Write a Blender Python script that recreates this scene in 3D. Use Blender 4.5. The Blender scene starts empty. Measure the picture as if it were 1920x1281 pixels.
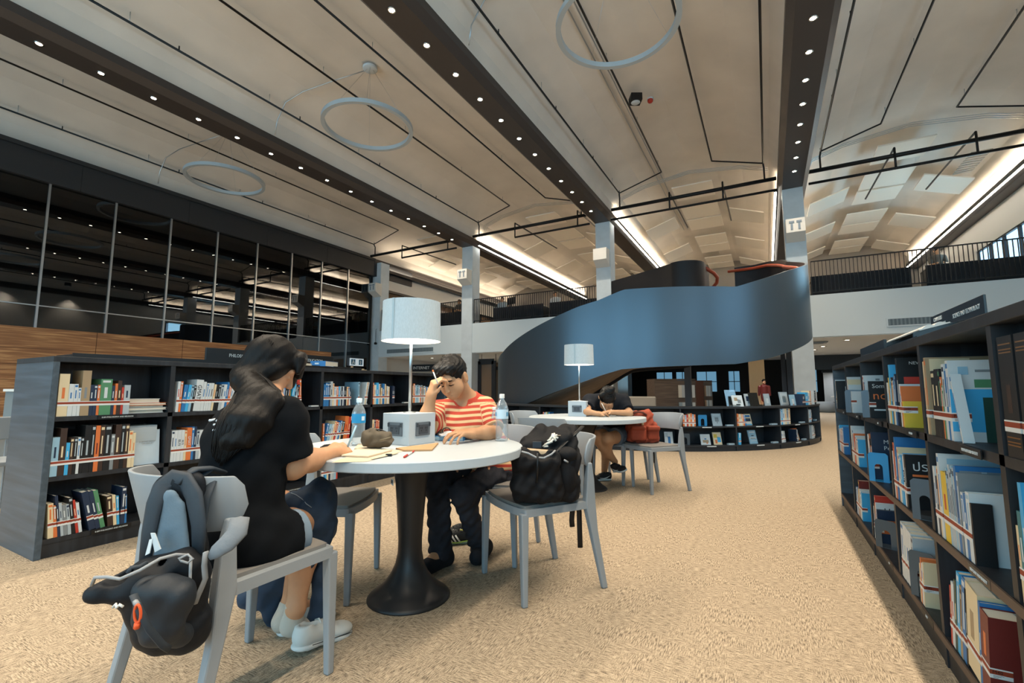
import bpy, math, random
import numpy as np
from mathutils import Vector, Matrix

scn = bpy.context.scene
COL = scn.collection
PI = math.pi
rnd = random.Random(7)

# ------------------------------------------------------------------ camera
FPX, CXP, CYP, CAMH = 860.0, 960.0, 640.5, 1.05
_d = np.array([(1439 - CXP) / FPX, -(729.5 - CYP) / FPX, 1.0]); _d /= np.linalg.norm(_d)
PITCH = math.atan((729.5 - CYP) / FPX)
PSI = math.asin(_d[0])
RV = np.array([math.cos(PSI), math.sin(PSI), 0.0])
FV = np.array([-math.sin(PSI) * math.cos(PITCH), math.cos(PSI) * math.cos(PITCH), math.sin(PITCH)])
UV = np.cross(RV, FV)
FH = np.array([-math.sin(PSI), math.cos(PSI), 0.0])
CP = np.array([0.0, 0.0, CAMH])


def W(px, py, D):
    """the point of the hall seen at (px, py) of the survey photograph, D metres in front of the lens"""
    return CP + (RV * ((px - CXP) / FPX) + UV * ((CYP - py) / FPX) + FV) * D


cd = bpy.data.cameras.new('camera'); cam = bpy.data.objects.new('camera', cd); COL.objects.link(cam)
cd.sensor_width = 36.0; cd.lens = FPX * 36.0 / 1920.0
cd.clip_start = 0.02; cd.clip_end = 200
cam.matrix_world = Matrix(((RV[0], UV[0], -FV[0], 0), (RV[1], UV[1], -FV[1], 0), (RV[2], UV[2], -FV[2], CAMH), (0, 0, 0, 1)))
scn.camera = cam

# ------------------------------------------------------------------ view, world, daylight
vs = scn.view_settings
vs.view_transform = 'Standard'; vs.look = 'None'; vs.exposure = 0.0; vs.gamma = 1.0
vs.use_curve_mapping = False
wd = bpy.data.worlds.new('sky'); scn.world = wd; wd.use_nodes = True
_bg = wd.node_tree.nodes['Background']; _bg.inputs[0].default_value = (0.55, 0.80, 1.0, 1); _bg.inputs[1].default_value = 1.6


def add_light(name, kind, loc, energy, color, rot=(0, 0, 0), size=1.0, size_y=None, spot=None, blend=0.5, spread=None):
    l = bpy.data.lights.new(name, kind); l.energy = energy; l.color = color
    if kind == 'AREA':
        l.shape = 'RECTANGLE' if size_y else 'SQUARE'; l.size = size
        if size_y: l.size_y = size_y
        if spread: l.spread = spread
    elif kind == 'SPOT':
        l.shadow_soft_size = size; l.spot_size = spot; l.spot_blend = blend
    else:
        l.shadow_soft_size = size
    o = bpy.data.objects.new(name, l); COL.objects.link(o); o.location = loc; o.rotation_euler = rot
    return o


COOL = (0.38, 0.77, 1.0); WARM = (1.0, 0.85, 0.66)
# daylight through the tall window wall behind the reader (-Y) and the windows of the wall on +X
for wx in (-14.0, -8.5, -2.5, 3.5):
    add_light('daylight_back', 'AREA', (wx, -8.7, 3.6), 300, COOL, (math.radians(90), 0, 0), 5.0, 5.2)
for wy in (-5.5, 0.5, 6.5):
    add_light('daylight_side', 'AREA', (7.0, wy, 3.9), 50, COOL, (0, math.radians(90), 0), 3.2, 4.6)
add_light('daylight_upper', 'AREA', (7.2, 21.5, 5.6), 160, COOL, (0, math.radians(90), 0), 1.6, 5.5)

# ------------------------------------------------------------------ helpers
def lin(h):
    h = h.lstrip('#'); c = [int(h[i:i + 2], 16) / 255 for i in (0, 2, 4)]
    return tuple(x / 12.92 if x <= 0.04045 else ((x + 0.055) / 1.055) ** 2.4 for x in c)


MATS = {}


def mat(name, color, rough=0.5, metal=0.0, spec=0.5, emit=None, estr=0.0, bump=None, var=None, trans=0.0, ior=1.45, alpha=1.0, sheen=0.0):
    """color: hex or linear triple. bump=(scale, strength, (sx,sy,sz)); var=(scale, amount, (sx,sy,sz)) gentle tone variation"""
    if name in MATS: return MATS[name]
    m = bpy.data.materials.new(name); m.use_nodes = True; MATS[name] = m
    nt = m.node_tree; b = nt.nodes['Principled BSDF']
    c = lin(color) if isinstance(color, str) else color
    b.inputs['Base Color'].default_value = (*c, 1); b.inputs['Roughness'].default_value = rough
    b.inputs['Metallic'].default_value = metal; b.inputs['Specular IOR Level'].default_value = spec
    b.inputs['Transmission Weight'].default_value = trans; b.inputs['IOR'].default_value = ior
    b.inputs['Alpha'].default_value = alpha
    if sheen: b.inputs['Sheen Weight'].default_value = sheen
    if emit is not None:
        b.inputs['Emission Color'].default_value = (*(lin(emit) if isinstance(emit, str) else emit), 1)
        b.inputs['Emission Strength'].default_value = estr
    if bump or var:
        tc = nt.nodes.new('ShaderNodeTexCoord')
    if var:
        mp = nt.nodes.new('ShaderNodeMapping'); mp.inputs['Scale'].default_value = var[2] if len(var) > 2 else (1, 1, 1)
        nz = nt.nodes.new('ShaderNodeTexNoise'); nz.inputs['Scale'].default_value = var[0]; nz.inputs['Detail'].default_value = 5
        mr = nt.nodes.new('ShaderNodeMapRange'); mr.inputs[1].default_value = 0.3; mr.inputs[2].default_value = 0.7
        mr.inputs[3].default_value = 1 - var[1]; mr.inputs[4].default_value = 1 + var[1]
        mx = nt.nodes.new('ShaderNodeMix'); mx.data_type = 'RGBA'; mx.blend_type = 'MULTIPLY'; mx.inputs[0].default_value = 1
        mx.inputs[6].default_value = (*c, 1)
        nt.links.new(tc.outputs['Object'], mp.inputs[0]); nt.links.new(mp.outputs[0], nz.inputs['Vector'])
        nt.links.new(nz.outputs[0], mr.inputs[0]); nt.links.new(mr.outputs[0], mx.inputs[7])
        nt.links.new(mx.outputs[2], b.inputs['Base Color'])
    if bump:
        mp = nt.nodes.new('ShaderNodeMapping'); mp.inputs['Scale'].default_value = bump[2] if len(bump) > 2 else (1, 1, 1)
        nz = nt.nodes.new('ShaderNodeTexNoise'); nz.inputs['Scale'].default_value = bump[0]; nz.inputs['Detail'].default_value = 4
        bp = nt.nodes.new('ShaderNodeBump'); bp.inputs['Strength'].default_value = bump[1]; bp.inputs['Distance'].default_value = 0.01
        nt.links.new(tc.outputs['Object'], mp.inputs[0]); nt.links.new(mp.outputs[0], nz.inputs['Vector'])
        nt.links.new(nz.outputs[0], bp.inputs['Height']); nt.links.new(bp.outputs[0], b.inputs['Normal'])
    return m


def glow(name, color, strength):
    if name in MATS: return MATS[name]
    m = bpy.data.materials.new(name); m.use_nodes = True; MATS[name] = m
    nt = m.node_tree; nt.nodes.clear(); e = nt.nodes.new('ShaderNodeEmission'); o = nt.nodes.new('ShaderNodeOutputMaterial')
    e.inputs[0].default_value = (*(lin(color) if isinstance(color, str) else color), 1); e.inputs[1].default_value = strength
    nt.links.new(e.outputs[0], o.inputs[0]); return m


def tag(o, label=None, cat=None, group=None, kind=None):
    if label: o['label'] = label
    if cat: o['category'] = cat
    if group: o['group'] = group
    if kind: o['kind'] = kind
    return o


def empty(name, loc=(0, 0, 0), rz=0.0, label=None, cat=None, group=None, kind=None):
    o = bpy.data.objects.new(name, None); COL.objects.link(o); o.empty_display_size = 0.1
    o.location = loc; o.rotation_euler = (0, 0, rz)
    return tag(o, label, cat, group, kind)


def rotz(a):
    return Matrix.Rotation(a, 3, 'Z')


class MB:
    """collects shapes and links them as ONE mesh object"""
    def __init__(s): s.v = []; s.f = []; s.m = []; s.sm = []

    def add(s, verts, faces, mi=0, smooth=False):
        n = len(s.v); s.v += [tuple(map(float, p)) for p in verts]
        for f in faces:
            s.f.append(tuple(i + n for i in f)); s.m.append(mi); s.sm.append(smooth)
        return s

    def boxb(s, x0, x1, y0, y1, z0, z1, mi=0):
        v = [(x0, y0, z0), (x1, y0, z0), (x1, y1, z0), (x0, y1, z0), (x0, y0, z1), (x1, y0, z1), (x1, y1, z1), (x0, y1, z1)]
        return s.add(v, [(3, 2, 1, 0), (4, 5, 6, 7), (0, 1, 5, 4), (1, 2, 6, 5), (2, 3, 7, 6), (3, 0, 4, 7)], mi)

    def box(s, c, d, rot=None, mi=0):
        hx, hy, hz = d[0] / 2, d[1] / 2, d[2] / 2
        v = [Vector(p) for p in [(-hx, -hy, -hz), (hx, -hy, -hz), (hx, hy, -hz), (-hx, hy, -hz), (-hx, -hy, hz), (hx, -hy, hz), (hx, hy, hz), (-hx, hy, hz)]]
        if rot is not None: v = [rot @ p for p in v]
        return s.add([p + Vector(c) for p in v], [(3, 2, 1, 0), (4, 5, 6, 7), (0, 1, 5, 4), (1, 2, 6, 5), (2, 3, 7, 6), (3, 0, 4, 7)], mi)

    def hexa(s, v, mi=0):
        """eight corners: bottom four then top four"""
        return s.add(v, [(3, 2, 1, 0), (4, 5, 6, 7), (0, 1, 5, 4), (1, 2, 6, 5), (2, 3, 7, 6), (3, 0, 4, 7)], mi)

    def tube(s, pts, r, n=8, mi=0, closed=False, smooth=True, flat=1.0, up=None):
        pts = [Vector(p) for p in pts]; N = len(pts)
        rs = r if isinstance(r, (list, tuple)) else [r] * N
        V = []; ref = Vector(up) if up else None; prev = None
        for i, p in enumerate(pts):
            if closed: t = pts[(i + 1) % N] - pts[i - 1]
            else: t = pts[min(i + 1, N - 1)] - pts[max(i - 1, 0)]
            t.normalize()
            a = ref if ref else (prev if prev is not None else (Vector((0, 0, 1)) if abs(t.z) < 0.9 else Vector((1, 0, 0))))
            x = a - t * a.dot(t)
            if x.length < 1e-5: x = Vector((1, 0, 0)) - t * t.x
            x.normalize(); y = t.cross(x); prev = x
            for k in range(n):
                an = 2 * PI * k / n
                V.append(p + (x * math.cos(an) * flat + y * math.sin(an)) * rs[i])
        F = []
        for i in range(N if closed else N - 1):
            j = (i + 1) % N
            for k in range(n):
                k2 = (k + 1) % n
                F.append((i * n + k, i * n + k2, j * n + k2, j * n + k))
        if not closed:
            F.append(tuple(range(n - 1, -1, -1))); F.append(tuple((N - 1) * n + k for k in range(n)))
        return s.add(V, F, mi, smooth)

    def lathe(s, prof, c=(0, 0, 0), n=32, mi=0, smooth=True, cap=True):
        V = []; F = []
        for r, z in prof:
            for k in range(n):
                a = 2 * PI * k / n; V.append((c[0] + r * math.cos(a), c[1] + r * math.sin(a), c[2] + z))
        for i in range(len(prof) - 1):
            for k in range(n):
                k2 = (k + 1) % n
                F.append((i * n + k, i * n + k2, (i + 1) * n + k2, (i + 1) * n + k))
        if cap:
            if prof[0][0] > 1e-4: F.append(tuple(range(n - 1, -1, -1)))
            if prof[-1][0] > 1e-4: F.append(tuple((len(prof) - 1) * n + k for k in range(n)))
        return s.add(V, F, mi, smooth)

    def prism(s, poly, z0, z1, mi=0, M=None, smooth=False):
        """poly: list of (x, y) extruded along z; M: optional 4x4"""
        n = len(poly); V = [Vector((x, y, z0)) for x, y in poly] + [Vector((x, y, z1)) for x, y in poly]
        if M is not None: V = [M @ p for p in V]
        F = [tuple(range(n - 1, -1, -1)), tuple(range(n, 2 * n))]
        s.add(V, F, mi, False)
        return s.add(V, [(k, (k + 1) % n, n + (k + 1) % n, n + k) for k in range(n)], mi, smooth)

    def build(s, name, mats, parent=None, world=False, bevel=0.0, seg=2, smooth=None, loc=None, rz=0.0):
        me = bpy.data.meshes.new(name)
        v = s.v
        if world and parent is not None:
            L = parent.location; v = [(a - L[0], b - L[1], c - L[2]) for a, b, c in v]
        me.from_pydata(v, [], s.f)
        mats = mats if isinstance(mats, (list, tuple)) else [mats]
        for m in mats: me.materials.append(m)
        me.polygons.foreach_set('material_index', s.m)
        me.polygons.foreach_set('use_smooth', [smooth] * len(s.f) if smooth is not None else s.sm)
        me.update()
        o = bpy.data.objects.new(name, me); COL.objects.link(o)
        if parent is not None: o.parent = parent
        if loc is not None: o.location = loc
        if rz: o.rotation_euler = (0, 0, rz)
        if bevel:
            b = o.modifiers.new('edge', 'BEVEL'); b.width = bevel; b.segments = seg; b.limit_method = 'ANGLE'; b.angle_limit = math.radians(40)
            b.harden_normals = False
        return o


def copy_tree(o, parent=None):
    c = o.copy(); COL.objects.link(c)
    if parent is not None: c.parent = parent
    for ch in list(o.children): copy_tree(ch, c)
    return c


def text_mesh(name, body, size, material, parent=None, M=None, align='CENTER', thick=0.0006, squeeze=1.0):
    cu = bpy.data.curves.new(name, 'FONT'); cu.body = body; cu.size = size; cu.align_x = align; cu.align_y = 'CENTER'
    cu.extrude = thick; cu.resolution_u = 2
    t = bpy.data.objects.new(name, cu); COL.objects.link(t)
    dg = bpy.context.evaluated_depsgraph_get()
    me = bpy.data.meshes.new_from_object(t.evaluated_get(dg))
    bpy.data.objects.remove(t); bpy.data.curves.remove(cu)
    me.materials.clear(); me.materials.append(material)
    if squeeze != 1.0: me.transform(Matrix.Diagonal((squeeze, 1, 1, 1)))
    if M is not None: me.transform(M)
    o = bpy.data.objects.new(name, me); COL.objects.link(o)
    if parent is not None: o.parent = parent
    return o


def frame(o, x, y, z):
    """4x4 with columns x, y, z and origin o"""
    return Matrix(((x[0], y[0], z[0], o[0]), (x[1], y[1], z[1], o[1]), (x[2], y[2], z[2], o[2]), (0, 0, 0, 1)))


# ------------------------------------------------------------------ smooth bodies: blended distance field turned into one surface
def nrm(v):
    v = np.asarray(v, float); return v / np.linalg.norm(v)


def cone(a, b, r1, r2=None, k=0.02, flat=None, op='+', sq=None):
    return dict(t='c', a=np.array(a, float), b=np.array(b, float), r1=r1, r2=r1 if r2 is None else r2, k=k, flat=flat, op=op, sq=sq)


def ell(c, r, R=None, k=0.02, op='+'):
    return dict(t='e', c=np.array(c, float), r=np.array(r, float), R=None if R is None else np.array(R, float), k=k, op=op)


def rbox(c, h, R=None, rad=0.01, k=0.01, op='+'):
    return dict(t='b', c=np.array(c, float), h=np.array(h, float), R=None if R is None else np.array(R, float), rad=rad, k=k, op=op)


def cut(o, n, k=0.0):
    return dict(t='p', o=np.array(o, float), n=nrm(n), k=k, op='cut')


def chain(pts, rs, k=0.02, **kw):
    return [cone(pts[i], pts[i + 1], rs[i], rs[i + 1], k, **kw) for i in range(len(pts) - 1)]


def _bbox(p, m):
    if p['t'] == 'c':
        R = max(p['r1'], p['r2']) * (max(1.0, p['sq'][0]) if p['sq'] else 1) + m
        return np.minimum(p['a'], p['b']) - R, np.maximum(p['a'], p['b']) + R
    if p['t'] == 'e':
        R = p['r'].max() + m; return p['c'] - R, p['c'] + R
    R = np.linalg.norm(p['h']) + p['rad'] + m; return p['c'] - R, p['c'] + R


def _dist(p, X, Y, Z):
    if p['t'] == 'p':
        return (X - p['o'][0]) * p['n'][0] + (Y - p['o'][1]) * p['n'][1] + (Z - p['o'][2]) * p['n'][2]
    if p['t'] == 'c':
        a, ba = p['a'], p['b'] - p['a']; L2 = max(ba @ ba, 1e-12)
        t = ((X - a[0]) * ba[0] + (Y - a[1]) * ba[1] + (Z - a[2]) * ba[2]) / L2
        tc = np.clip(t, 0, 1)
        dx = X - a[0] - tc * ba[0]; dy = Y - a[1] - tc * ba[1]; dz = Z - a[2] - tc * ba[2]
        if p['sq']:   # squash across a given axis: (factor, axis)
            fct, ax = p['sq']; ax = nrm(ax); s_ = dx * ax[0] + dy * ax[1] + dz * ax[2]
            q = s_ * (1 / fct - 1); dx = dx + ax[0] * q; dy = dy + ax[1] * q; dz = dz + ax[2] * q
        d = np.sqrt(dx * dx + dy * dy + dz * dz) - (p['r1'] + (p['r2'] - p['r1']) * tc)
        if p['flat']:
            L = math.sqrt(L2)
            if 'b' in p['flat']: d = np.maximum(d, (t - 1) * L)
            if 'a' in p['flat']: d = np.maximum(d, -t * L)
        return d
    x, y, z = X - p['c'][0], Y - p['c'][1], Z - p['c'][2]
    if p['R'] is not None:
        M = p['R']   # columns are the local axes
        x, y, z = (x * M[0, 0] + y * M[1, 0] + z * M[2, 0], x * M[0, 1] + y * M[1, 1] + z * M[2, 1], x * M[0, 2] + y * M[1, 2] + z * M[2, 2])
    if p['t'] == 'e':
        r = p['r']; k0 = np.sqrt((x / r[0]) ** 2 + (y / r[1]) ** 2 + (z / r[2]) ** 2)
        k1 = np.sqrt((x / r[0] ** 2) ** 2 + (y / r[1] ** 2) ** 2 + (z / r[2] ** 2) ** 2) + 1e-9
        return k0 * (k0 - 1) / k1
    h = p['h'] - p['rad']
    qx, qy, qz = np.abs(x) - h[0], np.abs(y) - h[1], np.abs(z) - h[2]
    return np.sqrt(np.maximum(qx, 0) ** 2 + np.maximum(qy, 0) ** 2 + np.maximum(qz, 0) ** 2) + np.minimum(np.maximum(qx, np.maximum(qy, qz)), 0) - p['rad']


def blob(name, prims, res, mats, parent=None, wrinkle=None, attr=None, midx=None, label=None):
    lo = np.full(3, 1e9); hi = -lo
    for p in prims:
        if p['op'] == '+':
            a, b = _bbox(p, 0.02); lo = np.minimum(lo, a); hi = np.maximum(hi, b)
    lo -= res * 2; hi += res * 2
    n = np.ceil((hi - lo) / res).astype(int) + 1
    gx, gy, gz = [(lo[i] + res * np.arange(n[i])).astype(np.float32) for i in range(3)]
    D = np.full(n, 1.0, np.float32)
    for p in prims:
        if p['t'] == 'p':
            d = _dist(p, gx[:, None, None], gy[None, :, None], gz[None, None, :]); D = np.maximum(D, d.astype(np.float32)); continue
        a, b = _bbox(p, 0.05 + p['k'])
        i0 = np.clip(((a - lo) / res).astype(int), 0, n - 1); i1 = np.clip(((b - lo) / res).astype(int) + 2, 1, n)
        sl = tuple(slice(i0[i], i1[i]) for i in range(3))
        d = _dist(p, gx[sl[0]][:, None, None], gy[sl[1]][None, :, None], gz[sl[2]][None, None, :]).astype(np.float32)
        e = D[sl]; k = max(p['k'], 1e-5)
        if p['op'] == '+':
            h = np.maximum(k - np.abs(e - d), 0) / k; D[sl] = np.minimum(e, d) - h * h * k * 0.25
        else:
            d = -d; h = np.maximum(k - np.abs(e - d), 0) / k; D[sl] = np.maximum(e, d) + h * h * k * 0.25
    if wrinkle:
        near = np.abs(D) < 0.03
        ii = np.nonzero(near)
        D[near] += wrinkle(gx[ii[0]], gy[ii[1]], gz[ii[2]]).astype(np.float32)
    s = D < 0
    c = s[:-1, :-1, :-1].astype(np.int8)
    offs = [(0, 0, 0), (1, 0, 0), (0, 1, 0), (1, 1, 0), (0, 0, 1), (1, 0, 1), (0, 1, 1), (1, 1, 1)]
    m = [n[i] - 1 for i in range(3)]
    cnt = np.zeros(m, np.int8)
    for o in offs: cnt += s[o[0]:o[0] + m[0], o[1]:o[1] + m[1], o[2]:o[2] + m[2]]
    act = (cnt > 0) & (cnt < 8)
    I = np.nonzero(act); N = len(I[0])
    idx = np.full(m, -1, np.int64); idx[act] = np.arange(N)
    cv = np.stack([D[I[0] + o[0], I[1] + o[1], I[2] + o[2]] for o in offs])
    P = np.zeros((N, 3)); Wt = np.zeros(N)
    for e0, e1 in [(0, 1), (2, 3), (4, 5), (6, 7), (0, 2), (1, 3), (4, 6), (5, 7), (0, 4), (1, 5), (2, 6), (3, 7)]:
        v0, v1 = cv[e0], cv[e1]; q = (v0 < 0) != (v1 < 0)
        t = np.where(q, v0 / np.where(q, v0 - v1, 1), 0)
        o0, o1 = np.array(offs[e0]), np.array(offs[e1])
        P += np.where(q[:, None], o0 + (o1 - o0) * t[:, None], 0); Wt += q
    P = (P / Wt[:, None] + np.stack(I, 1)) * res + lo
    F = []
    for ax in range(3):
        sl0 = [slice(None)] * 3; sl1 = [slice(None)] * 3; sl0[ax] = slice(0, -1); sl1[ax] = slice(1, None)
        a, b = s[tuple(sl0)], s[tuple(sl1)]
        q = a != b
        u, w = (ax + 1) % 3, (ax + 2) % 3
        E = np.stack(np.nonzero(q), 1)
        E = E[(E[:, u] > 0) & (E[:, w] > 0) & (E[:, u] < m[u]) & (E[:, w] < m[w])]
        ins = a[E[:, 0], E[:, 1], E[:, 2]]
        du = np.zeros(3, int); du[u] = 1; dw = np.zeros(3, int); dw[w] = 1
        g = lambda X: idx[X[:, 0], X[:, 1], X[:, 2]]
        q4 = np.stack([g(E - du - dw), g(E - dw), g(E), g(E - du)], 1)
        q4[~ins] = q4[~ins][:, ::-1]
        F.append(q4)
    F = np.concatenate(F)
    F = F[(F >= 0).all(1)]
    me = bpy.data.meshes.new(name)
    L = np.array(parent.location) if parent is not None else np.zeros(3)
    V = (P - L).astype(np.float32)
    me.vertices.add(N); me.vertices.foreach_set('co', V.ravel())
    me.loops.add(len(F) * 4); me.loops.foreach_set('vertex_index', F.ravel().astype(np.int32))
    me.polygons.add(len(F)); me.polygons.foreach_set('loop_start', np.arange(0, len(F) * 4, 4, dtype=np.int32))
    me.polygons.foreach_set('loop_total', np.full(len(F), 4, np.int32))
    me.polygons.foreach_set('use_smooth', np.ones(len(F), bool))
    for q in (mats if isinstance(mats, (list, tuple)) else [mats]): me.materials.append(q)
    if midx is not None:
        me.polygons.foreach_set('material_index', midx(P[F].mean(1)).astype(np.int32))
    me.update(calc_edges=True); me.validate()
    if attr is not None:
        at = me.attributes.new(attr[0], 'FLOAT', 'POINT'); at.data.foreach_set('value', attr[1](P).astype(np.float32))
    o = bpy.data.objects.new(name, me); COL.objects.link(o)
    if parent is not None: o.parent = parent
    if label: o['label'] = label
    return o


ORD = ['first', 'second', 'third', 'fourth', 'fifth', 'sixth', 'seventh', 'eighth', 'ninth', 'tenth', 'eleventh', 'twelfth', 'thirteenth', 'fourteenth',
       'fifteenth', 'sixteenth', 'seventeenth', 'eighteenth', 'nineteenth', 'twentieth'] + ['%dth' % i for i in range(21, 80)]

# ------------------------------------------------------------------ materials of the hall
def carpet_mat():
    m = bpy.data.materials.new('carpet'); m.use_nodes = True; nt = m.node_tree; b = nt.nodes['Principled BSDF']
    N = nt.nodes.new; L = nt.links.new
    tc = N('ShaderNodeTexCoord')
    def noise(sc, scale, det=3, rough=0.6):
        mp = N('ShaderNodeMapping'); mp.inputs['Scale'].default_value = sc
        n = N('ShaderNodeTexNoise'); n.inputs['Scale'].default_value = scale; n.inputs['Detail'].default_value = det; n.inputs['Roughness'].default_value = rough
        L(tc.outputs['Object'], mp.inputs[0]); L(mp.outputs[0], n.inputs['Vector']); return n.outputs[0]
    a = noise((1, 8, 1), 30, 2, .5); c = noise((8, 1, 1), 30, 2, .5)
    fine = noise((1, 1, 1), 210, 1); patch = noise((1, 1, 1), 5.5, 2)
    mr = N('ShaderNodeMapRange'); mr.inputs[1].default_value = 0.44; mr.inputs[2].default_value = 0.56; L(patch, mr.inputs[0])
    mx = N('ShaderNodeMix'); L(mr.outputs[0], mx.inputs[0]); L(a, mx.inputs[2]); L(c, mx.inputs[3])
    ad = N('ShaderNodeMath'); ad.operation = 'MULTIPLY_ADD'; ad.inputs[1].default_value = 0.40; L(fine, ad.inputs[0]); L(mx.outputs[0], ad.inputs[2])
    cr = N('ShaderNodeValToRGB'); e = cr.color_ramp.elements
    e[0].position = 0.54; e[0].color = (*lin('#6a5e51'), 1); e[1].position = 0.84; e[1].color = (*lin('#b6a58e'), 1)
    k = cr.color_ramp.elements.new(0.68); k.color = (*lin('#988975'), 1)
    L(ad.outputs[0], cr.inputs[0]); L(cr.outputs[0], b.inputs['Base Color'])
    b.inputs['Roughness'].default_value = 0.95; b.inputs['Specular IOR Level'].default_value = 0.1
    bp = N('ShaderNodeBump'); bp.inputs['Strength'].default_value = 0.5; bp.inputs['Distance'].default_value = 0.006
    L(ad.outputs[0], bp.inputs['Height']); L(bp.outputs[0], b.inputs['Normal'])
    return m


def wood_mat(name, c1, c2, c3, axis, scale=1.0, rough=0.55, seam=None):
    """axis: index of the coordinate the grain runs along"""
    m = bpy.data.materials.new(name); m.use_nodes = True; nt = m.node_tree; b = nt.nodes['Principled BSDF']
    N = nt.nodes.new; L = nt.links.new
    tc = N('ShaderNodeTexCoord'); mp = N('ShaderNodeMapping'); s = [14.0 * scale] * 3; s[axis] = 0.7 * scale; mp.inputs['Scale'].default_value = s
    n = N('ShaderNodeTexNoise'); n.inputs['Scale'].default_value = 1.6; n.inputs['Detail'].default_value = 6; n.inputs['Distortion'].default_value = 0.3
    L(tc.outputs['Object'], mp.inputs[0]); L(mp.outputs[0], n.inputs['Vector'])
    cr = N('ShaderNodeValToRGB'); e = cr.color_ramp.elements
    e[0].position = 0.3; e[0].color = (*lin(c1), 1); e[1].position = 0.72; e[1].color = (*lin(c3), 1)
    k = cr.color_ramp.elements.new(0.52); k.color = (*lin(c2), 1)
    L(n.outputs[0], cr.inputs[0]); L(cr.outputs[0], b.inputs['Base Color']); b.inputs['Roughness'].default_value = rough
    return m


M_carpet = carpet_mat()
M_white = mat('white_paint', '#d3d1cc', 0.75, bump=(30, 0.05))
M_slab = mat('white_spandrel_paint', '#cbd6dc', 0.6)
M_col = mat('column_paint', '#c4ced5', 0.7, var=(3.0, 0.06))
M_ceil = mat('painted_concrete', '#dad4cc', 0.85, var=(0.8, 0.07), bump=(20, 0.08))
M_beam = mat('dark_bronze_beam', '#454140', 0.42, metal=0.3)
M_black = mat('black_steel', '#17181a', 0.4, metal=0.3)
M_fascia = mat('charcoal_panel', '#26282b', 0.5)
M_alu = mat('aluminium', '#b9bec2', 0.3, metal=0.9)
M_darkframe = mat('dark_frame', '#1b1c1f', 0.4)
M_dark = mat('dark_recess', '#141416', 0.8)
M_wall_wood = wood_mat('teak_panel', '#85593a', '#a06f47', '#cf9f6c', 1, 1.0, 0.5)
M_soffit = wood_mat('brown_soffit', '#7c6e62', '#87786b', '#938476', 0, 0.4, 0.7)
M_under = mat('soffit_paint', '#dfe3e6', 0.8)
M_sky = glow('daylight_glass', (0.42, 0.72, 1.0), 2.2)


def glass_mat(name, tint, gl=0.0):
    m = bpy.data.materials.new(name); m.use_nodes = True; nt = m.node_tree; nt.nodes.clear()
    N = nt.nodes.new; L = nt.links.new
    o = N('ShaderNodeOutputMaterial'); mix = N('ShaderNodeMixShader'); t = N('ShaderNodeBsdfTransparent'); g = N('ShaderNodeBsdfGlossy'); f = N('ShaderNodeFresnel')
    f.inputs[0].default_value = 1.5; t.inputs[0].default_value = (*tint, 1); g.inputs['Roughness'].default_value = 0.0
    ad = N('ShaderNodeMath'); ad.operation = 'ADD'; ad.inputs[1].default_value = gl; ad.use_clamp = True
    L(f.outputs[0], ad.inputs[0]); L(ad.outputs[0], mix.inputs[0]); L(t.outputs[0], mix.inputs[1]); L(g.outputs[0], mix.inputs[2]); L(mix.outputs[0], o.inputs[0])
    return m


M_glass_dark = glass_mat('tinted_glass', (0.45, 0.48, 0.52), 0.04)
M_glass = glass_mat('clear_glass', (0.92, 0.95, 0.96), 0.0)


def struct(mb, name, m, label, cat, bevel=0.0, parent=None):
    o = mb.build(name, m, parent, bevel=bevel)
    if parent is None: tag(o, label, cat, None, 'structure')
    return o


BX = [-18.12, -11.75, -5.35, 1.03, 7.42]; YB = 17.0; YR = 32.0; YN = -9.0; ZB = 7.56
XL, XR = -17.5, 7.5
# floors
struct(MB().boxb(XL - 7, XR, YN, YR, -0.1, 0.0), 'floor', M_carpet, 'woven beige carpet floor of the reading hall', 'floor')
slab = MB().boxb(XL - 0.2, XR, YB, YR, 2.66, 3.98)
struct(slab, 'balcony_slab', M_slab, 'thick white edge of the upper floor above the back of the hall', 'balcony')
struct(MB().boxb(XL - 0.2, XR, YB + 0.05, YR, 2.64, 2.655), 'ceiling_lower', M_under, 'low ceiling under the upper floor', 'ceiling')
struct(MB().boxb(XL - 0.2, XR, YB + 0.3, YR, 3.985, 4.0), 'floor_upper', M_carpet, 'carpet of the upper floor', 'floor')
# vaulted ceiling between the beams: one profile run along Y
prof = []
for i in range(4):
    c = (BX[i] + BX[i + 1]) / 2; hw = (BX[i + 1] - BX[i]) / 2
    right = [(hw - 0.33, 7.70), (hw - 0.37, 8.30), (hw - 0.62, 8.62), (1.75, 9.0), (0.9, 9.2), (0.0, 9.27)]
    prof += [(c - o, z) for o, z in right[:-1]] + [(c, 9.27)] + [(c + o, z) for o, z in right[-2::-1]]
cv = MB(); n = len(prof)
V = [(x, YN, z) for x, z in prof] + [(x, YR, z) for x, z in prof] + [(x, YN, z + 0.2 if 0 < k < n - 1 else 9.5) for k, (x, z) in enumerate(prof)] + [(x, YR, z + 0.2 if 0 < k < n - 1 else 9.5) for k, (x, z) in enumerate(prof)]
F = [(k, n + k, n + k + 1, k + 1) for k in range(n - 1)]
cv.add(V, F, 0, False)
struct(cv, 'ceiling', M_ceil, 'pale concrete vaults of the ceiling between dark beams', 'ceiling')
struct(MB().boxb(XL - 1, XR, YN, YR, 9.6, 9.7), 'ceiling_roof', M_ceil, 'roof slab above the vaults', 'ceiling')
BN = ['behind the glass wall', 'second from the glass wall', 'third from the glass wall', 'in front of the white box column on the stair side', 'along the wall opposite the glass']
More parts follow.
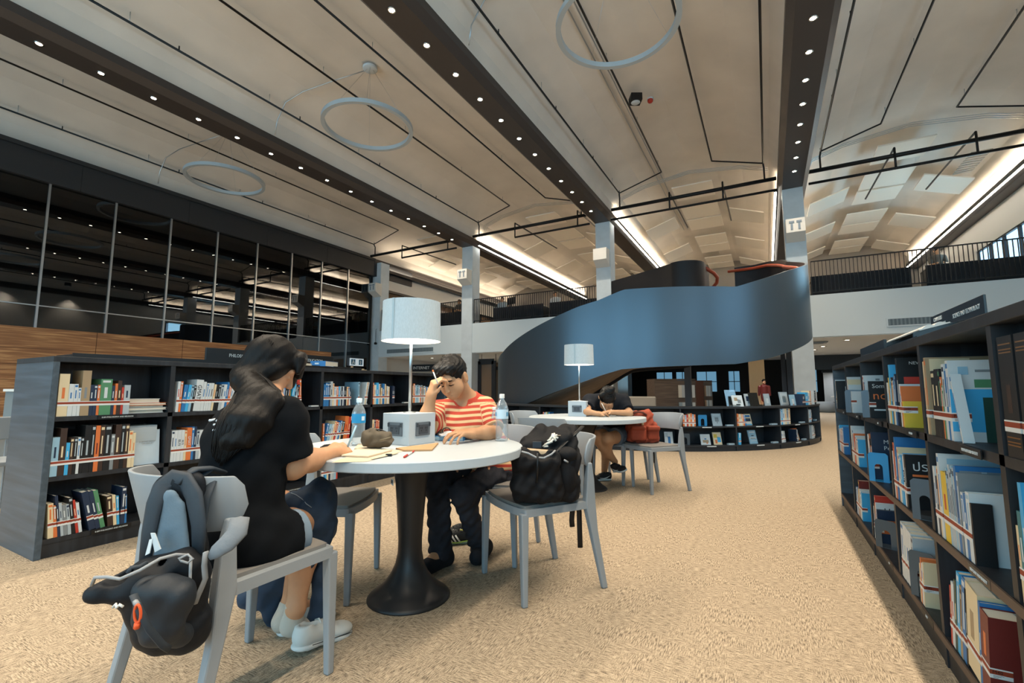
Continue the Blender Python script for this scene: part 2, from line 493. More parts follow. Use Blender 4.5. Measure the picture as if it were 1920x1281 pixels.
for i, x in enumerate(BX):
    b = MB()
    poly = [(-0.29, ZB), (0.29, ZB), (0.42, ZB + 0.12), (0.42, ZB + 0.30), (-0.42, ZB + 0.30), (-0.42, ZB + 0.12)]
    M = Matrix(((1, 0, 0, x), (0, 0, -1, 0), (0, 1, 0, 0), (0, 0, 0, 1)))
    b.prism(poly, -YR, -YN, 0, M)
    struct(b, 'ceiling_beam', M_beam, 'dark bronze ceiling beam, ' + BN[i], 'beam')
# columns under the beams
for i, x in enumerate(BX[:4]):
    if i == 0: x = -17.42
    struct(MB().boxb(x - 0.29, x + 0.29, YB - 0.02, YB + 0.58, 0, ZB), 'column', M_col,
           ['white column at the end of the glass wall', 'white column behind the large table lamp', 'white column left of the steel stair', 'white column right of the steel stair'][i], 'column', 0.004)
# left side: wood wainscot, glass wall, fascia
struct(MB().boxb(XL - 0.12, XL, YN, 14.4, 0, 2.73), 'wall_left', M_wall_wood, 'orange brown wood panelling below the dark glass wall', 'wall')
sm = MB()
for y in np.arange(-8.0, 14.3, 2.32): sm.boxb(XL, XL + 0.004, y - 0.006, y + 0.006, 0, 2.73)
for z in (0.45, 0.87, 1.30, 1.72, 2.15): sm.boxb(XL, XL + 0.004, YN, 14.4, z - 0.004, z + 0.004)
struct(sm, 'trim_1', mat('seam_brown', '#4a3020', 0.8), 'dark seams between the wood panels', 'trim')
win = struct(MB().boxb(XL - 0.06, XL - 0.045, YN, 14.4, 2.73, 6.84).boxb(XL - 0.06, XL - 0.045, 14.4, 16.72, 0, 6.84), 'window_1', M_glass_dark, 'long dark glass wall above the wood panelling, reflecting the hall', 'glass wall')
for k in range(-8, 9):
    y = 4.58 + 1.525 * k
    if y < 16.7: MB().boxb(XL - 0.05, XL - 0.005, y - 0.025, y + 0.025, 2.73 if y < 14.4 else 0, 6.84).build('mullion', M_alu, win)
MB().boxb(XL - 0.044, XL - 0.015, YN, 16.72, 3.33, 3.36).build('transom', M_alu, win)
fa = MB()
for k in range(-5, 7):
    fa.boxb(XL - 0.15, XL + 0.08, -0.6 + 2.9 * k + 0.006, -0.6 + 2.9 * (k + 1) - 0.006, 6.84, 7.62)
fa.boxb(XL - 0.15, XL + 0.07, YN, 16.8, 6.88, 7.62); fa.boxb(XL - 0.15, XL + 0.16, YN, 16.8, 7.62, 7.74)
struct(fa, 'trim_2', M_fascia, 'charcoal fascia panels above the glass wall', 'trim')
# dark room behind the glass
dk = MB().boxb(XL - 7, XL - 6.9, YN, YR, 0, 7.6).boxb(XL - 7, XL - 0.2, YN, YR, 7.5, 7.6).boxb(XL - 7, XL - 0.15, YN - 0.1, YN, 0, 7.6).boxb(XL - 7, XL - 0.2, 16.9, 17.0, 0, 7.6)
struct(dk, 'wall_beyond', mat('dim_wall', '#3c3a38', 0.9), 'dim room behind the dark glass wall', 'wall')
# back wall behind the reader with tall windows, side wall on +X
bw = MB(); opens = [(-16.5, -11.5), (-11.0, -6.0), (-5.0, 0.0), (1.0, 6.0)]
xs = [XL - 0.2] + [v for o in opens for v in o] + [XR + 0.2]
for k in range(0, len(xs), 2): bw.boxb(xs[k], xs[k + 1], YN - 0.15, YN, 0, 7.6)
for a, b in opens: bw.boxb(a, b, YN - 0.15, YN, 0, 1.0).boxb(a, b, YN - 0.15, YN, 6.2, 7.6)
bw.boxb(XL - 0.2, XR + 0.2, YN - 0.15, YN, 7.6, 9.6)
struct(bw, 'wall_back', M_white, 'white wall with tall windows behind the reader', 'wall')
for k, (a, b) in enumerate(opens):
    w = struct(MB().boxb(a, b, YN - 0.1, YN - 0.09, 1.0, 6.2), 'window_%d' % (k + 2), M_glass, 'tall window in the wall behind the reader', 'window')
    fr = MB()
    for t in range(5): fr.boxb(a + (b - a) * t / 4 - 0.04, a + (b - a) * t / 4 + 0.04, YN - 0.12, YN - 0.04, 1.0, 6.2)
    for z in (1.0, 2.4, 4.4, 6.2): fr.boxb(a, b, YN - 0.12, YN - 0.04, z - 0.04, z + 0.04)
    fr.build('window_frame', M_darkframe, w)
rw = MB(); ys = [(-7.1, -2.5), (-1.8, 2.8), (4.2, 8.8)]
yy = [YN] + [v for o in ys for v in o] + [YB]
for k in range(0, len(yy), 2): rw.boxb(XR, XR + 0.15, yy[k], yy[k + 1], 0, 9.6)
for a, b in ys: rw.boxb(XR, XR + 0.15, a, b, 0, 2.3).boxb(XR, XR + 0.15, a, b, 5.5, 9.6)
rw.boxb(XR, XR + 0.15, YB, 18.7, 0, 9.6).boxb(XR, XR + 0.15, 24.4, YR, 0, 9.6).boxb(XR, XR + 0.15, 18.7, 24.4, 0, 4.95).boxb(XR, XR + 0.15, 18.7, 24.4, 6.45, 9.6)
struct(rw, 'wall_right', M_white, 'white side wall with the upper floor window', 'wall')
w = struct(MB().boxb(XR + 0.1, XR + 0.11, 18.7, 24.4, 4.95, 6.45), 'window_6', M_sky, 'bright bluish window of the upper floor above the railing', 'window')
fr = MB()
for y in np.linspace(18.7, 24.4, 6): fr.boxb(XR + 0.02, XR + 0.1, y - 0.05, y + 0.05, 4.95, 6.45)
for z in (4.95, 6.45): fr.boxb(XR + 0.02, XR + 0.1, 18.7, 24.4, z - 0.05, z + 0.05)
fr.build('window_frame', M_darkframe, w)
# far ends
struct(MB().boxb(XL - 0.2, XR + 0.2, YR, YR + 0.1, 0, 9.6), 'wall_rear', mat('rear_wall', '#8d8780', 0.9), 'far wall of the upper floor', 'wall')
# lower rear: dark wall with blue windows
lr = MB().boxb(XL - 0.2, XR, 29.0, 29.1, 0, 2.64)
struct(lr, 'wall_far', mat('dark_far_wall', '#1d1b1a', 0.85), 'dark far wall under the upper floor', 'wall')
WX = [(-5.9, -5.0), (-4.75, -4.05), (-3.6, -2.55), (-1.9, -1.35), (1.25, 1.75), (1.95, 2.3)]
for k, (a, b) in enumerate(WX):
    w = struct(MB().boxb(a, b, 28.97, 28.985, 0.9, 2.05), 'window_%d' % (7 + k), glow('far_window', (0.25, 0.55, 0.8), 0.5), 'small blue window in the dark far wall, number %d from the stair side' % (k + 1), 'window')
    MB().boxb(a, b, 28.93, 28.96, 1.45, 1.49).boxb((a + b) / 2 - 0.02, (a + b) / 2 + 0.02, 28.93, 28.96, 0.9, 2.05).build('window_frame', M_darkframe, w)
# glazed partition on the left under the upper floor and windows of the upper left wall
pw = struct(MB().boxb(XL, -6.2, 24.0, 24.05, 0, 2.64), 'window_13', mat('amber_glass', '#6d5a49', 0.08, spec=0.8), 'brown reflecting glass partition under the upper floor', 'window')
for x in np.arange(XL, -6.1, 1.25): MB().boxb(x - 0.09, x + 0.09, 23.9, 24.0, 0, 2.64).build('mullion', M_darkframe, pw)
uw = struct(MB().boxb(XL - 0.15, XL - 0.1, 17.6, YR, 4.0, 6.25), 'window_14', mat('brown_glass', '#6b5440', 0.06, spec=0.8), 'band of brown reflecting windows on the upper floor left wall', 'window')
for y in np.arange(17.7, YR, 1.55): MB().boxb(XL - 0.1, XL - 0.02, y - 0.09, y + 0.09, 4.0, 6.25).build('mullion', M_darkframe, uw)
MB().boxb(XL - 0.1, XL, 17.6, YR, 6.2, 6.32).build('head_rail', M_darkframe, uw)
struct(MB().boxb(XL - 0.2, XL - 0.02, 17.58, YR, 6.32, 7.15), 'wall_upper', M_white, 'white band above the upper floor windows', 'wall')
struct(MB().boxb(XL - 0.2, XL - 0.0, 17.0, YR, 0, 2.64), 'wall_low', M_white, 'lower wall under the upper floor on the glass wall side', 'wall')
struct(MB().boxb(XL - 0.05, XL + 0.30, 17.6, YR, 7.15, 7.30), 'trim_4', M_darkframe, 'dark ledge with hidden cove light above the upper floor windows', 'trim')

# ------------------------------------------------------------------ downlights in the beams
M_led = glow('downlight_lens', (1.0, 0.86, 0.62), 60)
M_led_dim = glow('downlight_lens_low', (1.0, 0.86, 0.66), 14)
M_chrome = mat('chrome', '#d5d5d2', 0.15, metal=1.0)
SPOT_W = 330.0


def downlight(x, y, z, r, label, group, lens=None, spot=0.0, colr=None):
    t = empty('downlight', (x, y, z), 0, label, 'ceiling light', group)
    MB().lathe([(r * 0.74, 0.004), (r * 0.80, -0.012), (r * 1.1, -0.012), (r * 1.1, 0.004)], n=20).build('trim_ring', M_chrome, t)
    MB().lathe([(0.001, -0.008), (r * 0.72, -0.006), (r * 0.73, 0.004)], n=20, cap=False).build('lens', lens or M_led, t)
    if spot:
        l = add_light('downlight_beam', 'SPOT', (0, 0, -0.02), spot, colr or WARM, (0, 0, 0), 0.07, spot=math.radians(105), blend=0.75); l.parent = t
    return t


BEAMNAME = {1: 'dark beam nearest the glass wall', 2: 'middle dark beam', 3: 'beam over the near bookcase end'}
for i, y0, n in ((1, 2.71, 16), (2, 5.37, 12), (3, 9.1, 8)):
    for k in range(n):
        y = y0 + 0.934 * k
        if y > 16.7: break
        downlight(BX[i], y, ZB, 0.066, 'round spotlight in the %s, %s counted towards the columns' % (BEAMNAME[i], ORD[k]), 'spotlights in the beams', None, SPOT_W)
# the rows run on over the reader's head, out of the picture
for i, y0 in ((1, 1.776), (2, 4.436), (3, 8.166)):
    y = y0
    while y > -7.5:
        add_light('row_beam', 'SPOT', (BX[i], y, ZB - 0.03), SPOT_W, WARM, (0, 0, 0), 0.07, spot=math.radians(105), blend=0.75); y -= 0.934
for k in range(7):
    add_light('row_beam', 'SPOT', (BX[4] - 0.25, -6.5 + 3.2 * k, ZB - 0.03), SPOT_W * 1.0, WARM, (0, 0, 0), 0.1, spot=math.radians(105), blend=0.75)

# ------------------------------------------------------------------ strip lights on the beams of the upper floor
M_strip = glow('strip_lens', (1.0, 0.93, 0.80), 14)
for i in range(5):
    for sgn in (-1, 1):
        if (i == 0 and sgn < 0) or (i == 4 and sgn > 0): continue
        if i == 0: continue
        if (i in (1, 2)) != (sgn > 0):
            add_light('vault_wash', 'AREA', (BX[i] + sgn * 0.50, 24.45, 7.92), 190, (1.0, 0.82, 0.60), (0, math.radians(180 - sgn * 52), 0), 0.10, 14.4, spread=math.radians(115)); continue
        x = BX[i] + sgn * 0.47
        t = empty('strip_light', (x, 17.2, 7.62), 0, 'linear strip light on the %s over the upper floor' % ['', 'beam by the second column', 'beam by the stair side column', 'beam by the rightmost column', 'beam along the side wall'][i], 'strip light', 'strip lights of the upper floor')
        MB().boxb(-0.045, 0.045, 0, 14.5, 0.0, 0.06).build('housing', M_black, t)
        sg = MB()
        for k in range(12): sg.boxb(-0.035, 0.035, 0.02 + k * 1.2, 0.02 + k * 1.2 + 1.16, -0.02, 0.0)
        sg.build('diffuser', M_strip, t)
        # the same profile washes the vault above it
        l = add_light('vault_wash', 'AREA', (sgn * 0.03, 7.25, 0.30), 190, (1.0, 0.82, 0.60), (0, math.radians(180 - sgn * 52), 0), 0.10, 14.4, spread=math.radians(115)); l.parent = t
add_light('cove_wash', 'AREA', (XL + 0.18, 24.45, 7.36), 170, (1.0, 0.82, 0.60), (0, math.radians(180 - 35), 0), 0.10, 14.0)
# ------------------------------------------------------------------ pendant rings
M_ring = mat('ring_grey', '#aab4ba', 0.45)
for k, (x, y) in enumerate(((-14.6, 7.74), (-8.45, 7.79), (-2.05, 7.62))):
    t = empty('ring_lamp', (x, y, 7.60), 0, 'thin grey pendant ring lamp, %s' % ['nearest the glass wall', 'hanging above the reading table', 'cut off by the top edge beside the last beam'][k], 'pendant lamp', 'pendant ring lamps')
    R = 1.06; prof = [(R - 0.045, -0.05), (R + 0.045, -0.05), (R + 0.045, 0.05), (R - 0.045, 0.05), (R - 0.045, -0.05)]
    MB().lathe(prof, n=72, cap=False, smooth=False).build('ring', M_ring, t)
    cz = 9.18 - 7.60
    MB().lathe([(0.001, cz - 0.04), (0.17, cz - 0.04), (0.18, cz - 0.03), (0.18, cz + 0.02)], n=28, cap=False).build('ceiling_rose', M_col, t)
    for q in range(4):
        a = PI / 4 + q * PI / 2
        MB().tube([(R * math.cos(a), R * math.sin(a), 0.05), (0.08 * math.cos(a), 0.08 * math.sin(a), cz - 0.04)], 0.003, 5).build('cable', M_alu, t)
    c = empty('conduit', (x, y, 9.1), 0, 'thin conduit running from the ring lamp rose to the beam, %s bay' % ORD[k], 'conduit')
    MB().tube([(-0.15, -0.02, 0.06), (-1.0, -0.25, -0.06), (-1.9, -0.5, -0.22), (-2.45, -0.62, -0.42), (-2.74, -0.64, -0.85), (-2.80, -0.64, -1.25)], 0.014, 6).build('pipe', M_alu, c)
# ------------------------------------------------------------------ sprinkler pipes
BAY = ['glass wall bay', 'second bay', 'stair bay', 'bookcase bay']
for i in range(4):
    c = (BX[i] + BX[i + 1]) / 2
    for s in (-1, 1):
        t = empty('sprinkler_pipe', (c + s * 2.4, 16.75, 8.45), 0, 'black sprinkler pipe looped under the vault of the %s, %s run' % (BAY[i], 'outer' if s * (i - 1.5) > 0 else 'inner'), 'pipe', 'black sprinkler pipes')
        ix, iz = -s * 1.55, 0.52
        MB().tube([(ix, -25.5, iz), (ix, 0, iz), (0, -0.12, 0.0), (0, -25.5, 0.0)], 0.026, 8).build('pipe', M_black, t)
        MB().tube([(0, -0.12, 0), (s * 0.02, 0.0, -0.12), (s * 0.02, 0.0, -0.52)], 0.028, 8).build('drop', M_black, t)
        for y in range(-22, 0, 3):
            MB().tube([(0, y, 0), (0, y, 0.23)], 0.008, 5).build('hanger', M_alu, t)
            MB().tube([(ix, y + 0.4, iz), (ix, y + 0.4, iz + 0.18)], 0.008, 5).build('hanger', M_alu, t)
            MB().tube([(0, y + 0.9, 0), (0, y + 0.9, 0.11)], 0.014, 6).build('sprinkler_head', M_black, t)
    x0, x1 = BX[i] + 0.43, BX[i + 1] - 0.43
    t = empty('main_pipe', ((x0 + x1) / 2, 16.72, 7.5), 0, 'pair of black fire mains across the %s above the balcony edge' % BAY[i], 'pipe', 'black fire mains')
    h = (x1 - x0) / 2
    MB().tube([(-h, 0.08, 0.42), (h, 0.08, 0.42)], 0.065, 10).build('upper_pipe', M_black, t)
    MB().tube([(-h + (2.2 if i < 2 else 0), 0, 0), (h, 0, 0)], 0.042, 10).build('lower_pipe', M_black, t)
    for o in (-h + 2.2, h - 0.5) if i < 2 else (-0.6, h - 1.6):
        MB().tube([(o, 0, 0), (o, 0, 0.62), (o, 4.5, 0.75)], 0.03, 8).build('branch', M_black, t)
# conduit pair and gable cables
t = empty('conduit', (-2.16 - 1.15, 4, 9.05), 0, 'pair of thin grey conduits along the stair bay vault', 'conduit')
for o in (0, 0.18): MB().tube([(o, -9, 0.04), (o, 20, 0.04)], 0.016, 6).build('pipe', M_alu, t)
for i in range(1, 4):
    c = (BX[i] + BX[i + 1]) / 2
    t = empty('cable_run', (c, 17.4, 8.6), 0, 'bundle of thin grey cables following the gable of the %s' % BAY[i], 'cables')
    for q in range(3): MB().tube([(-2.7, q * 0.12, -0.35), (-2.55, q * 0.12, 0.0), (-1.7, q * 0.12, 0.28), (0, q * 0.12, 0.50), (1.7, q * 0.12, 0.28), (2.55, q * 0.12, 0.0)], 0.013, 6).build('cable', M_alu, t)
# ceiling speakers and the fire alarm
for (x, y, z), lb in (((-2.75, 11.9, 8.9), 'black box ceiling speaker with white round grille beside the red alarm'), ((6.3, 12.2, 8.15), 'black ceiling speaker cut by the picture edge at the top corner')):
    t = empty('ceiling_speaker', (x, y, z), 0.5, lb, 'speaker')
    MB().box((0, 0, 0), (0.30, 0.30, 0.2)).build('cabinet', M_black, t, bevel=0.01)
    MB().lathe([(0.001, -0.115), (0.10, -0.115), (0.12, -0.10)], n=24, cap=False).build('grille', M_col, t)
t = empty('fire_alarm', (-2.45, 12.35, 9.05), 0, 'small red round fire alarm on the vault', 'alarm')
MB().lathe([(0.001, -0.09), (0.05, -0.085), (0.075, -0.05), (0.075, 0)], n=20, cap=False).build('sounder', mat('alarm_red', '#b03020', 0.4), t)
MB().lathe([(0.09, 0), (0.09, 0.04)], n=20).build('base', M_col, t)
# ------------------------------------------------------------------ acoustic panels hanging over the upper floor
M_panel = mat('acoustic_panel', '#efe8dc', 0.9)
def panel(x0, x1, z0, z1, y0, y1, label):
    t = empty('acoustic_panel', ((x0 + x1) / 2, (y0 + y1) / 2, (z0 + z1) / 2), 0, label, 'acoustic panel', 'acoustic panels over the upper floor')
    dx, dz, dy = (x1 - x0) / 2, (z1 - z0) / 2, (y1 - y0) / 2
    v = [(-dx, -dy, -dz), (dx, -dy, dz), (dx, dy, dz), (-dx, dy, -dz)]
    MB().hexa(v + [(a, b, c + 0.045) for a, b, c in v]).build('board', M_panel, t)
    for sx in (-0.8, 0.8): MB().tube([(sx * dx, 0, sx * dz + 0.04), (sx * dx, 0, sx * dz + 0.16)], 0.006, 5).build('hanger', M_alu, t)
for i in range(4):
    c = (BX[i] + BX[i + 1]) / 2
    for k, (y0, y1) in enumerate(((18.0, 19.4), (20.2, 21.75), (21.95, 23.4), (24.6, 26.1), (26.3, 27.7), (28.9, 30.2), (30.4, 31.7))):
        panel(c - 0.72, c + 0.72, 8.80, 8.80, y0, y1, 'flat beige acoustic panel under the %s ridge, %s from the railing' % (BAY[i], ORD[k]))
    for s in (-1, 1):
        for k, (y0, y1) in enumerate(((21.0, 22.5), (25.2, 26.8), (29.4, 30.9))):
            a, b = sorted((c + s * 1.1, c + s * 2.4)); z = (8.72, 8.28) if s > 0 else (8.28, 8.72)
            panel(a, b, z[0], z[1], y0, y1, 'tilted acoustic panel, %s slope of %s, %s from railing' % ('outer' if s * (i - 1.5) > 0 else 'inner', BAY[i], ORD[k]))
# air grilles on the left slopes
for k, (x, y) in enumerate(((-12.9, 19.6), (-12.9, 23.5), (-6.6, 21.5), (6.2, 19.8))):
    t = empty('air_grille', (x, y, 8.42), 0, 'louvred ceiling air grille of the upper floor, %s counted from the glass wall' % ORD[k], 'vent')
    g = MB()
    for q in range(9): g.box((0, -0.8 + q * 0.2, 0), (0.5, 0.12, 0.02), rotz(0))
    g.build('louvres', mat('vent_grey', '#8c857c', 0.6), t)
# white boxes on the columns
for i in range(4):
    x = BX[i] if i else -17.3
    t = empty('column_box', (x, 16.98, 5.75), 0, 'white box with sloped underside on the %s column' % ['glass wall', 'second', 'stair side', 'rightmost'][i], 'wall box', 'white boxes on the columns')
    b = MB(); b.hexa([(-0.26, -0.02, 0), (0.26, -0.02, 0), (0.26, 0.0, 0), (-0.26, 0.0, 0), (-0.26, -0.42, 0.22), (0.26, -0.42, 0.22), (0.26, 0, 0.22), (-0.26, 0, 0.22)])
    b.boxb(-0.26, 0.26, -0.42, 0, 0.22, 0.66); b.build('casing', M_white, t)
    if i != 2:
        g = MB()
        for sx in (-0.1, 0.1): g.boxb(sx - 0.03, sx + 0.03, -0.435, -0.42, 0.3, 0.5).boxb(sx - 0.07, sx + 0.07, -0.44, -0.42, 0.52, 0.58)
        g.build('emergency_lamp', mat('lamp_grey', '#7f8c99', 0.4), t)
t = empty('security_camera', (-17.25, 16.88, 6.0), 0, 'small white dome security camera on the glass wall column', 'camera')
MB().tube([(0, 0.1, 0), (0, -0.1, 0)], 0.06, 12).build('housing', M_white, t); MB().tube([(0, -0.1, 0), (0, -0.13, 0)], 0.04, 12).build('lens', M_black, t)
# grilles and downlights under the upper floor
for k, (x0, x1, z0) in enumerate(((-16.6, -13.6, 2.78), (3.15, 5.4, 2.86))):
    t = empty('wall_vent', ((x0 + x1) / 2, YB - 0.01, z0), 0, ['long pale air vent behind the lamp pole', 'pale air vent behind the signboard on the bookcase'][k], 'vent')
    hw = (x1 - x0) / 2
    MB().boxb(-hw, hw, -0.02, 0.0, 0, 0.26).build('frame', M_slab, t)
    MB().boxb(-hw + 0.04, hw - 0.04, -0.022, -0.02, 0.035, 0.225).build('mesh_screen', mat('vent_mesh', '#5d6a72', 0.7), t)
    g = MB()
    for q in range(int(hw * 2 / 0.09)): g.boxb(-hw + 0.05 + q * 0.09, -hw + 0.09 + q * 0.09, -0.028, -0.02, 0.04, 0.22)
    g.build('louvres', mat('vent_slat_grey', '#77858c', 0.6), t)  # slats in a lighter grey than the mesh
nd = 0
for x, y in [(2.35, 18.3), (1.9, 20.6), (1.75, 22.2), (1.7, 24.0), (2.9, 26.5), (-3.2, 20.5), (-2.8, 21.5), (-2.4, 22.6), (-0.4, 20.8), (-0.35, 21.8), (-0.3, 23.0), (-15.0, 18.6), (-14.6, 20.2), (-13.3, 19.4), (-12.0, 20.8), (-10.0, 19.0), (-8.0, 20.5), (4.6, 20.0), (4.2, 23.0)]:
    nd += 1
    downlight(x, y, 2.638, 0.10, 'small downlight under the upper floor, %s counted from the bookcase side' % ORD[nd - 1], 'downlights under the upper floor', M_led_dim, 190, (0.94, 0.97, 1.0))
t = empty('ceiling_diffuser', (1.55, 18.7, 2.63), 0, 'square grey air diffuser in the low ceiling', 'vent')
MB().boxb(-0.3, 0.3, -0.3, 0.3, -0.02, 0).boxb(-0.2, 0.2, -0.2, 0.2, -0.04, -0.02).build('plate', mat('vent_grey2', '#7d8790', 0.5), t)

# ------------------------------------------------------------------ spiral steel stair
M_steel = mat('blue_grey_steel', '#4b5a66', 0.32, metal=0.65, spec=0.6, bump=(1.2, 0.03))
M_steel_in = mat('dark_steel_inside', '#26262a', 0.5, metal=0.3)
M_handrail = mat('red_wood_handrail', '#a8482e', 0.4)
SC = np.array([-2.78, 11.9])


def interp(t, tab):
    return float(np.interp(t, [a for a, b in tab], [b for a, b in tab]))


ZBOT = [(-165, 0.0), (-158, 0.0), (-125, 0.585), (-112, 0.82), (-102, 1.02), (-94.6, 1.165), (-88, 1.305), (-82.5, 1.405), (-75, 1.435), (-51, 1.49), (-40, 1.60), (-28, 1.78), (-4.5, 2.165), (25, 2.62), (60, 3.2)]
ZTOP = [(-165, 1.42), (-141, 1.842), (-135, 1.91), (-118, 2.21), (-103, 2.48), (-95, 2.624), (-88.6, 2.71), (-85, 2.79), (-81.4, 2.87), (-50, 2.885), (-38, 3.124), (-29, 3.31), (-5, 3.747), (25, 4.30), (60, 4.95)]


def wall_path(rows, th, name, mats, parent, split=True):
    """rows: (x, y, zb, zt); th: thickness towards the left of the path"""
    n = len(rows); P = np.array([r[:2] for r in rows]); T = np.gradient(P, axis=0); T /= np.linalg.norm(T, axis=1)[:, None]
    Nn = np.stack([-T[:, 1], T[:, 0]], 1); Q = P + Nn * th
    b = MB(); V = []
    for i in range(n):
        V += [(*P[i], rows[i][2]), (*P[i], rows[i][3]), (*Q[i], rows[i][3]), (*Q[i], rows[i][2])]
    out, inn, top = [], [], []
    for i in range(n - 1):
        a, c = i * 4, i * 4 + 4
        out.append((a, c, c + 1, a + 1)); top.append((a + 1, c + 1, c + 2, a + 2)); inn.append((a + 2, c + 2, c + 3, a + 3)); top.append((a + 3, c + 3, c, a))
    b.add(V, out, 0, True); b.add(V, inn, 1, True); b.add(V, top + [(0, 1, 2, 3), (n * 4 - 1, n * 4 - 2, n * 4 - 3, n * 4 - 4)], 0, False)
    return b.build(name, mats, parent, world=True)


stair = empty('spiral_stair', (SC[0], SC[1], 0), 0, 'blue grey steel spiral stair sweeping up to the balcony', 'staircase')
pt = lambda a, r: (SC[0] + r * math.cos(math.radians(a)), SC[1] + r * math.sin(math.radians(a)))
TH = np.linspace(-162, 24, 125)
rows = [(*pt(a, 3.69), interp(a, ZBOT), interp(a, ZTOP)) for a in TH]
rows += [(0.70, 14.1, 2.85, 4.46), (0.68, 14.8, 3.1, 4.66), (0.56, 15.5, 3.3, 4.86), (0.28, 16.1, 3.45, 5.0), (-0.15, 16.45, 3.5, 5.03), (-0.75, 16.55, 3.5, 5.03)]
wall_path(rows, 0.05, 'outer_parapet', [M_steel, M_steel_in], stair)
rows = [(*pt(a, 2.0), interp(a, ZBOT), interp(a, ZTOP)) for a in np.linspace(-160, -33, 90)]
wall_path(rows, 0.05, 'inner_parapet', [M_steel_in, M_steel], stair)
# landing parapet on the balcony side
_c = [(-5.05, 17.0), (-4.0, 16.38), (-3.2, 15.88), (-2.6, 15.50)]
land = [(x, y, 3.5, 5.17) for x, y in _c] + [(-2.22 + 0.62 * math.cos(math.radians(q)), 15.92 + 0.62 * math.sin(math.radians(q)), 3.5, 5.17) for q in range(-125, 6, 10)] + [(-1.58, 16.3, 3.5, 5.17), (-1.56, 16.7, 3.5, 5.17)]
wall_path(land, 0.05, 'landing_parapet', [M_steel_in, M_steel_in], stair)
MB().tube([W(1318, 500, 15.3), W(1338, 512, 15.4), W(1345, 520, 15.6), W(1344, 530, 15.8), W(1336, 540, 15.8)], 0.06, 8).build('handrail', M_handrail, stair, world=True)
hp = [(0.18, 15.98, 4.86), (0.44, 15.45, 4.70), (0.56, 14.8, 4.50), (0.60, 14.1, 4.30)] + [(*pt(a, 3.55), interp(a, ZTOP) - 0.13) for a in (22, 10, 0)]
MB().tube([(-0.95, 16.40, 4.90), (-0.2, 16.34, 4.90)] + hp, 0.045, 8).build('handrail', M_handrail, stair, world=True)
# soffit: the underside of the flight
so = MB(); V = []; A = np.linspace(-160, 60, 111)
for a in A:
    z = interp(a, ZBOT) + 0.06
    x0, y0 = pt(a, 2.04); x1, y1 = pt(a, 3.65)
    V += [(x0, y0, z), (x1, y1, z), (x1, y1, z + 0.2), (x0, y0, z + 0.2)]
F = []
for i in range(len(A) - 1):
    a, c = i * 4, i * 4 + 4
    F += [(a, a + 1, c + 1, c), (a + 3, c + 3, c + 2, a + 2), (a, c, c + 3, a + 3), (a + 1, a + 2, c + 2, c + 1)]
so.add(V, F + [(0, 3, 2, 1), (len(V) - 4, len(V) - 3, len(V) - 2, len(V) - 1)], 0, True); so.build('soffit', M_soffit, stair, world=True)
MB().prism([(-2.0, 15.4), (-2.7, 15.62), (-5.0, 17.0), (0.3, 17.0), (0.2, 16.2), (0.55, 14.8), (-0.9, 15.1)], 3.7, 3.95).build('landing_slab', M_soffit, stair, world=True)

# ------------------------------------------------------------------ balcony railings, baluster by baluster
RN = ['beside the glass wall column', 'between the lamp and the stair', 'above the bookcase with the signboard']
for q, (x0, x1) in enumerate(((-17.1, -12.06), (-11.44, -5.66), (1.40, 7.40))):
    t = empty('balcony_railing', ((x0 + x1) / 2, YB + 0.12, 3.98), 0, 'black steel balcony railing %s' % RN[q], 'railing')
    h = (x1 - x0) / 2
    MB().boxb(-h, h, -0.025, 0.025, 1.09, 1.12).build('top_rail', M_black, t)
    MB().boxb(-h, h, -0.015, 0.015, 0.10, 0.13).build('bottom_rail', M_black, t)
    first = None
    n = int(2 * h / 0.1)
    for k in range(n + 1):
        x = -h + 2 * h * k / n
        if first is None:
            first = MB().boxb(-0.007, 0.007, -0.02, 0.02, 0.10, 1.10).build('baluster', M_black, t); first.location = (x, 0, 0)
        else:
            c = first.copy(); COL.objects.link(c); c.parent = t; c.location = (x, 0, 0)
    for x in np.arange(-h, h + 0.1, h / 3):
        MB().boxb(x - 0.012, x + 0.012, -0.03, 0.03, 0.0, 0.12).build('foot_bracket', M_black, t)
# study desks and dark privacy screens behind the railing
M_screen = mat('charcoal_screen', '#23262b', 0.85)
M_desk = mat('pale_desk', '#c8c3ba', 0.5)
for q, (x0, x1) in enumerate(((-16.9, -12.3), (-11.0, -8.45), (-8.15, -5.9), (1.45, 4.05), (4.4, 7.3))):
    t = empty('study_desk', ((x0 + x1) / 2, 18.1, 4.0), 0, 'upper floor study desk with charcoal privacy screen, %s along the railing from the glass wall' % ORD[q], 'desk', 'study desks behind the railing')
    h = (x1 - x0) / 2
    MB().boxb(-h, h, -0.03, 0.0, 0.12, 0.80).build('privacy_screen', M_screen, t)
    MB().boxb(-h, h, 0.0, 0.7, 0.70, 0.73).build('desk_top', M_desk, t)
    for sx in (-h + 0.05, h - 0.05): MB().boxb(sx - 0.03, sx + 0.03, 0.05, 0.65, 0, 0.70).build('leg', M_black, t)
t = empty('monitor', W(958, 571, 21.3), -0.3, 'small black monitor on the upper floor desk beside the seated reader', 'monitor')
MB().boxb(-0.27, 0.27, 0, 0.03, 0.0, 0.33).build('screen', M_black, t); MB().boxb(-0.03, 0.03, 0.01, 0.03, -0.12, 0.0).build('stand', M_black, t)

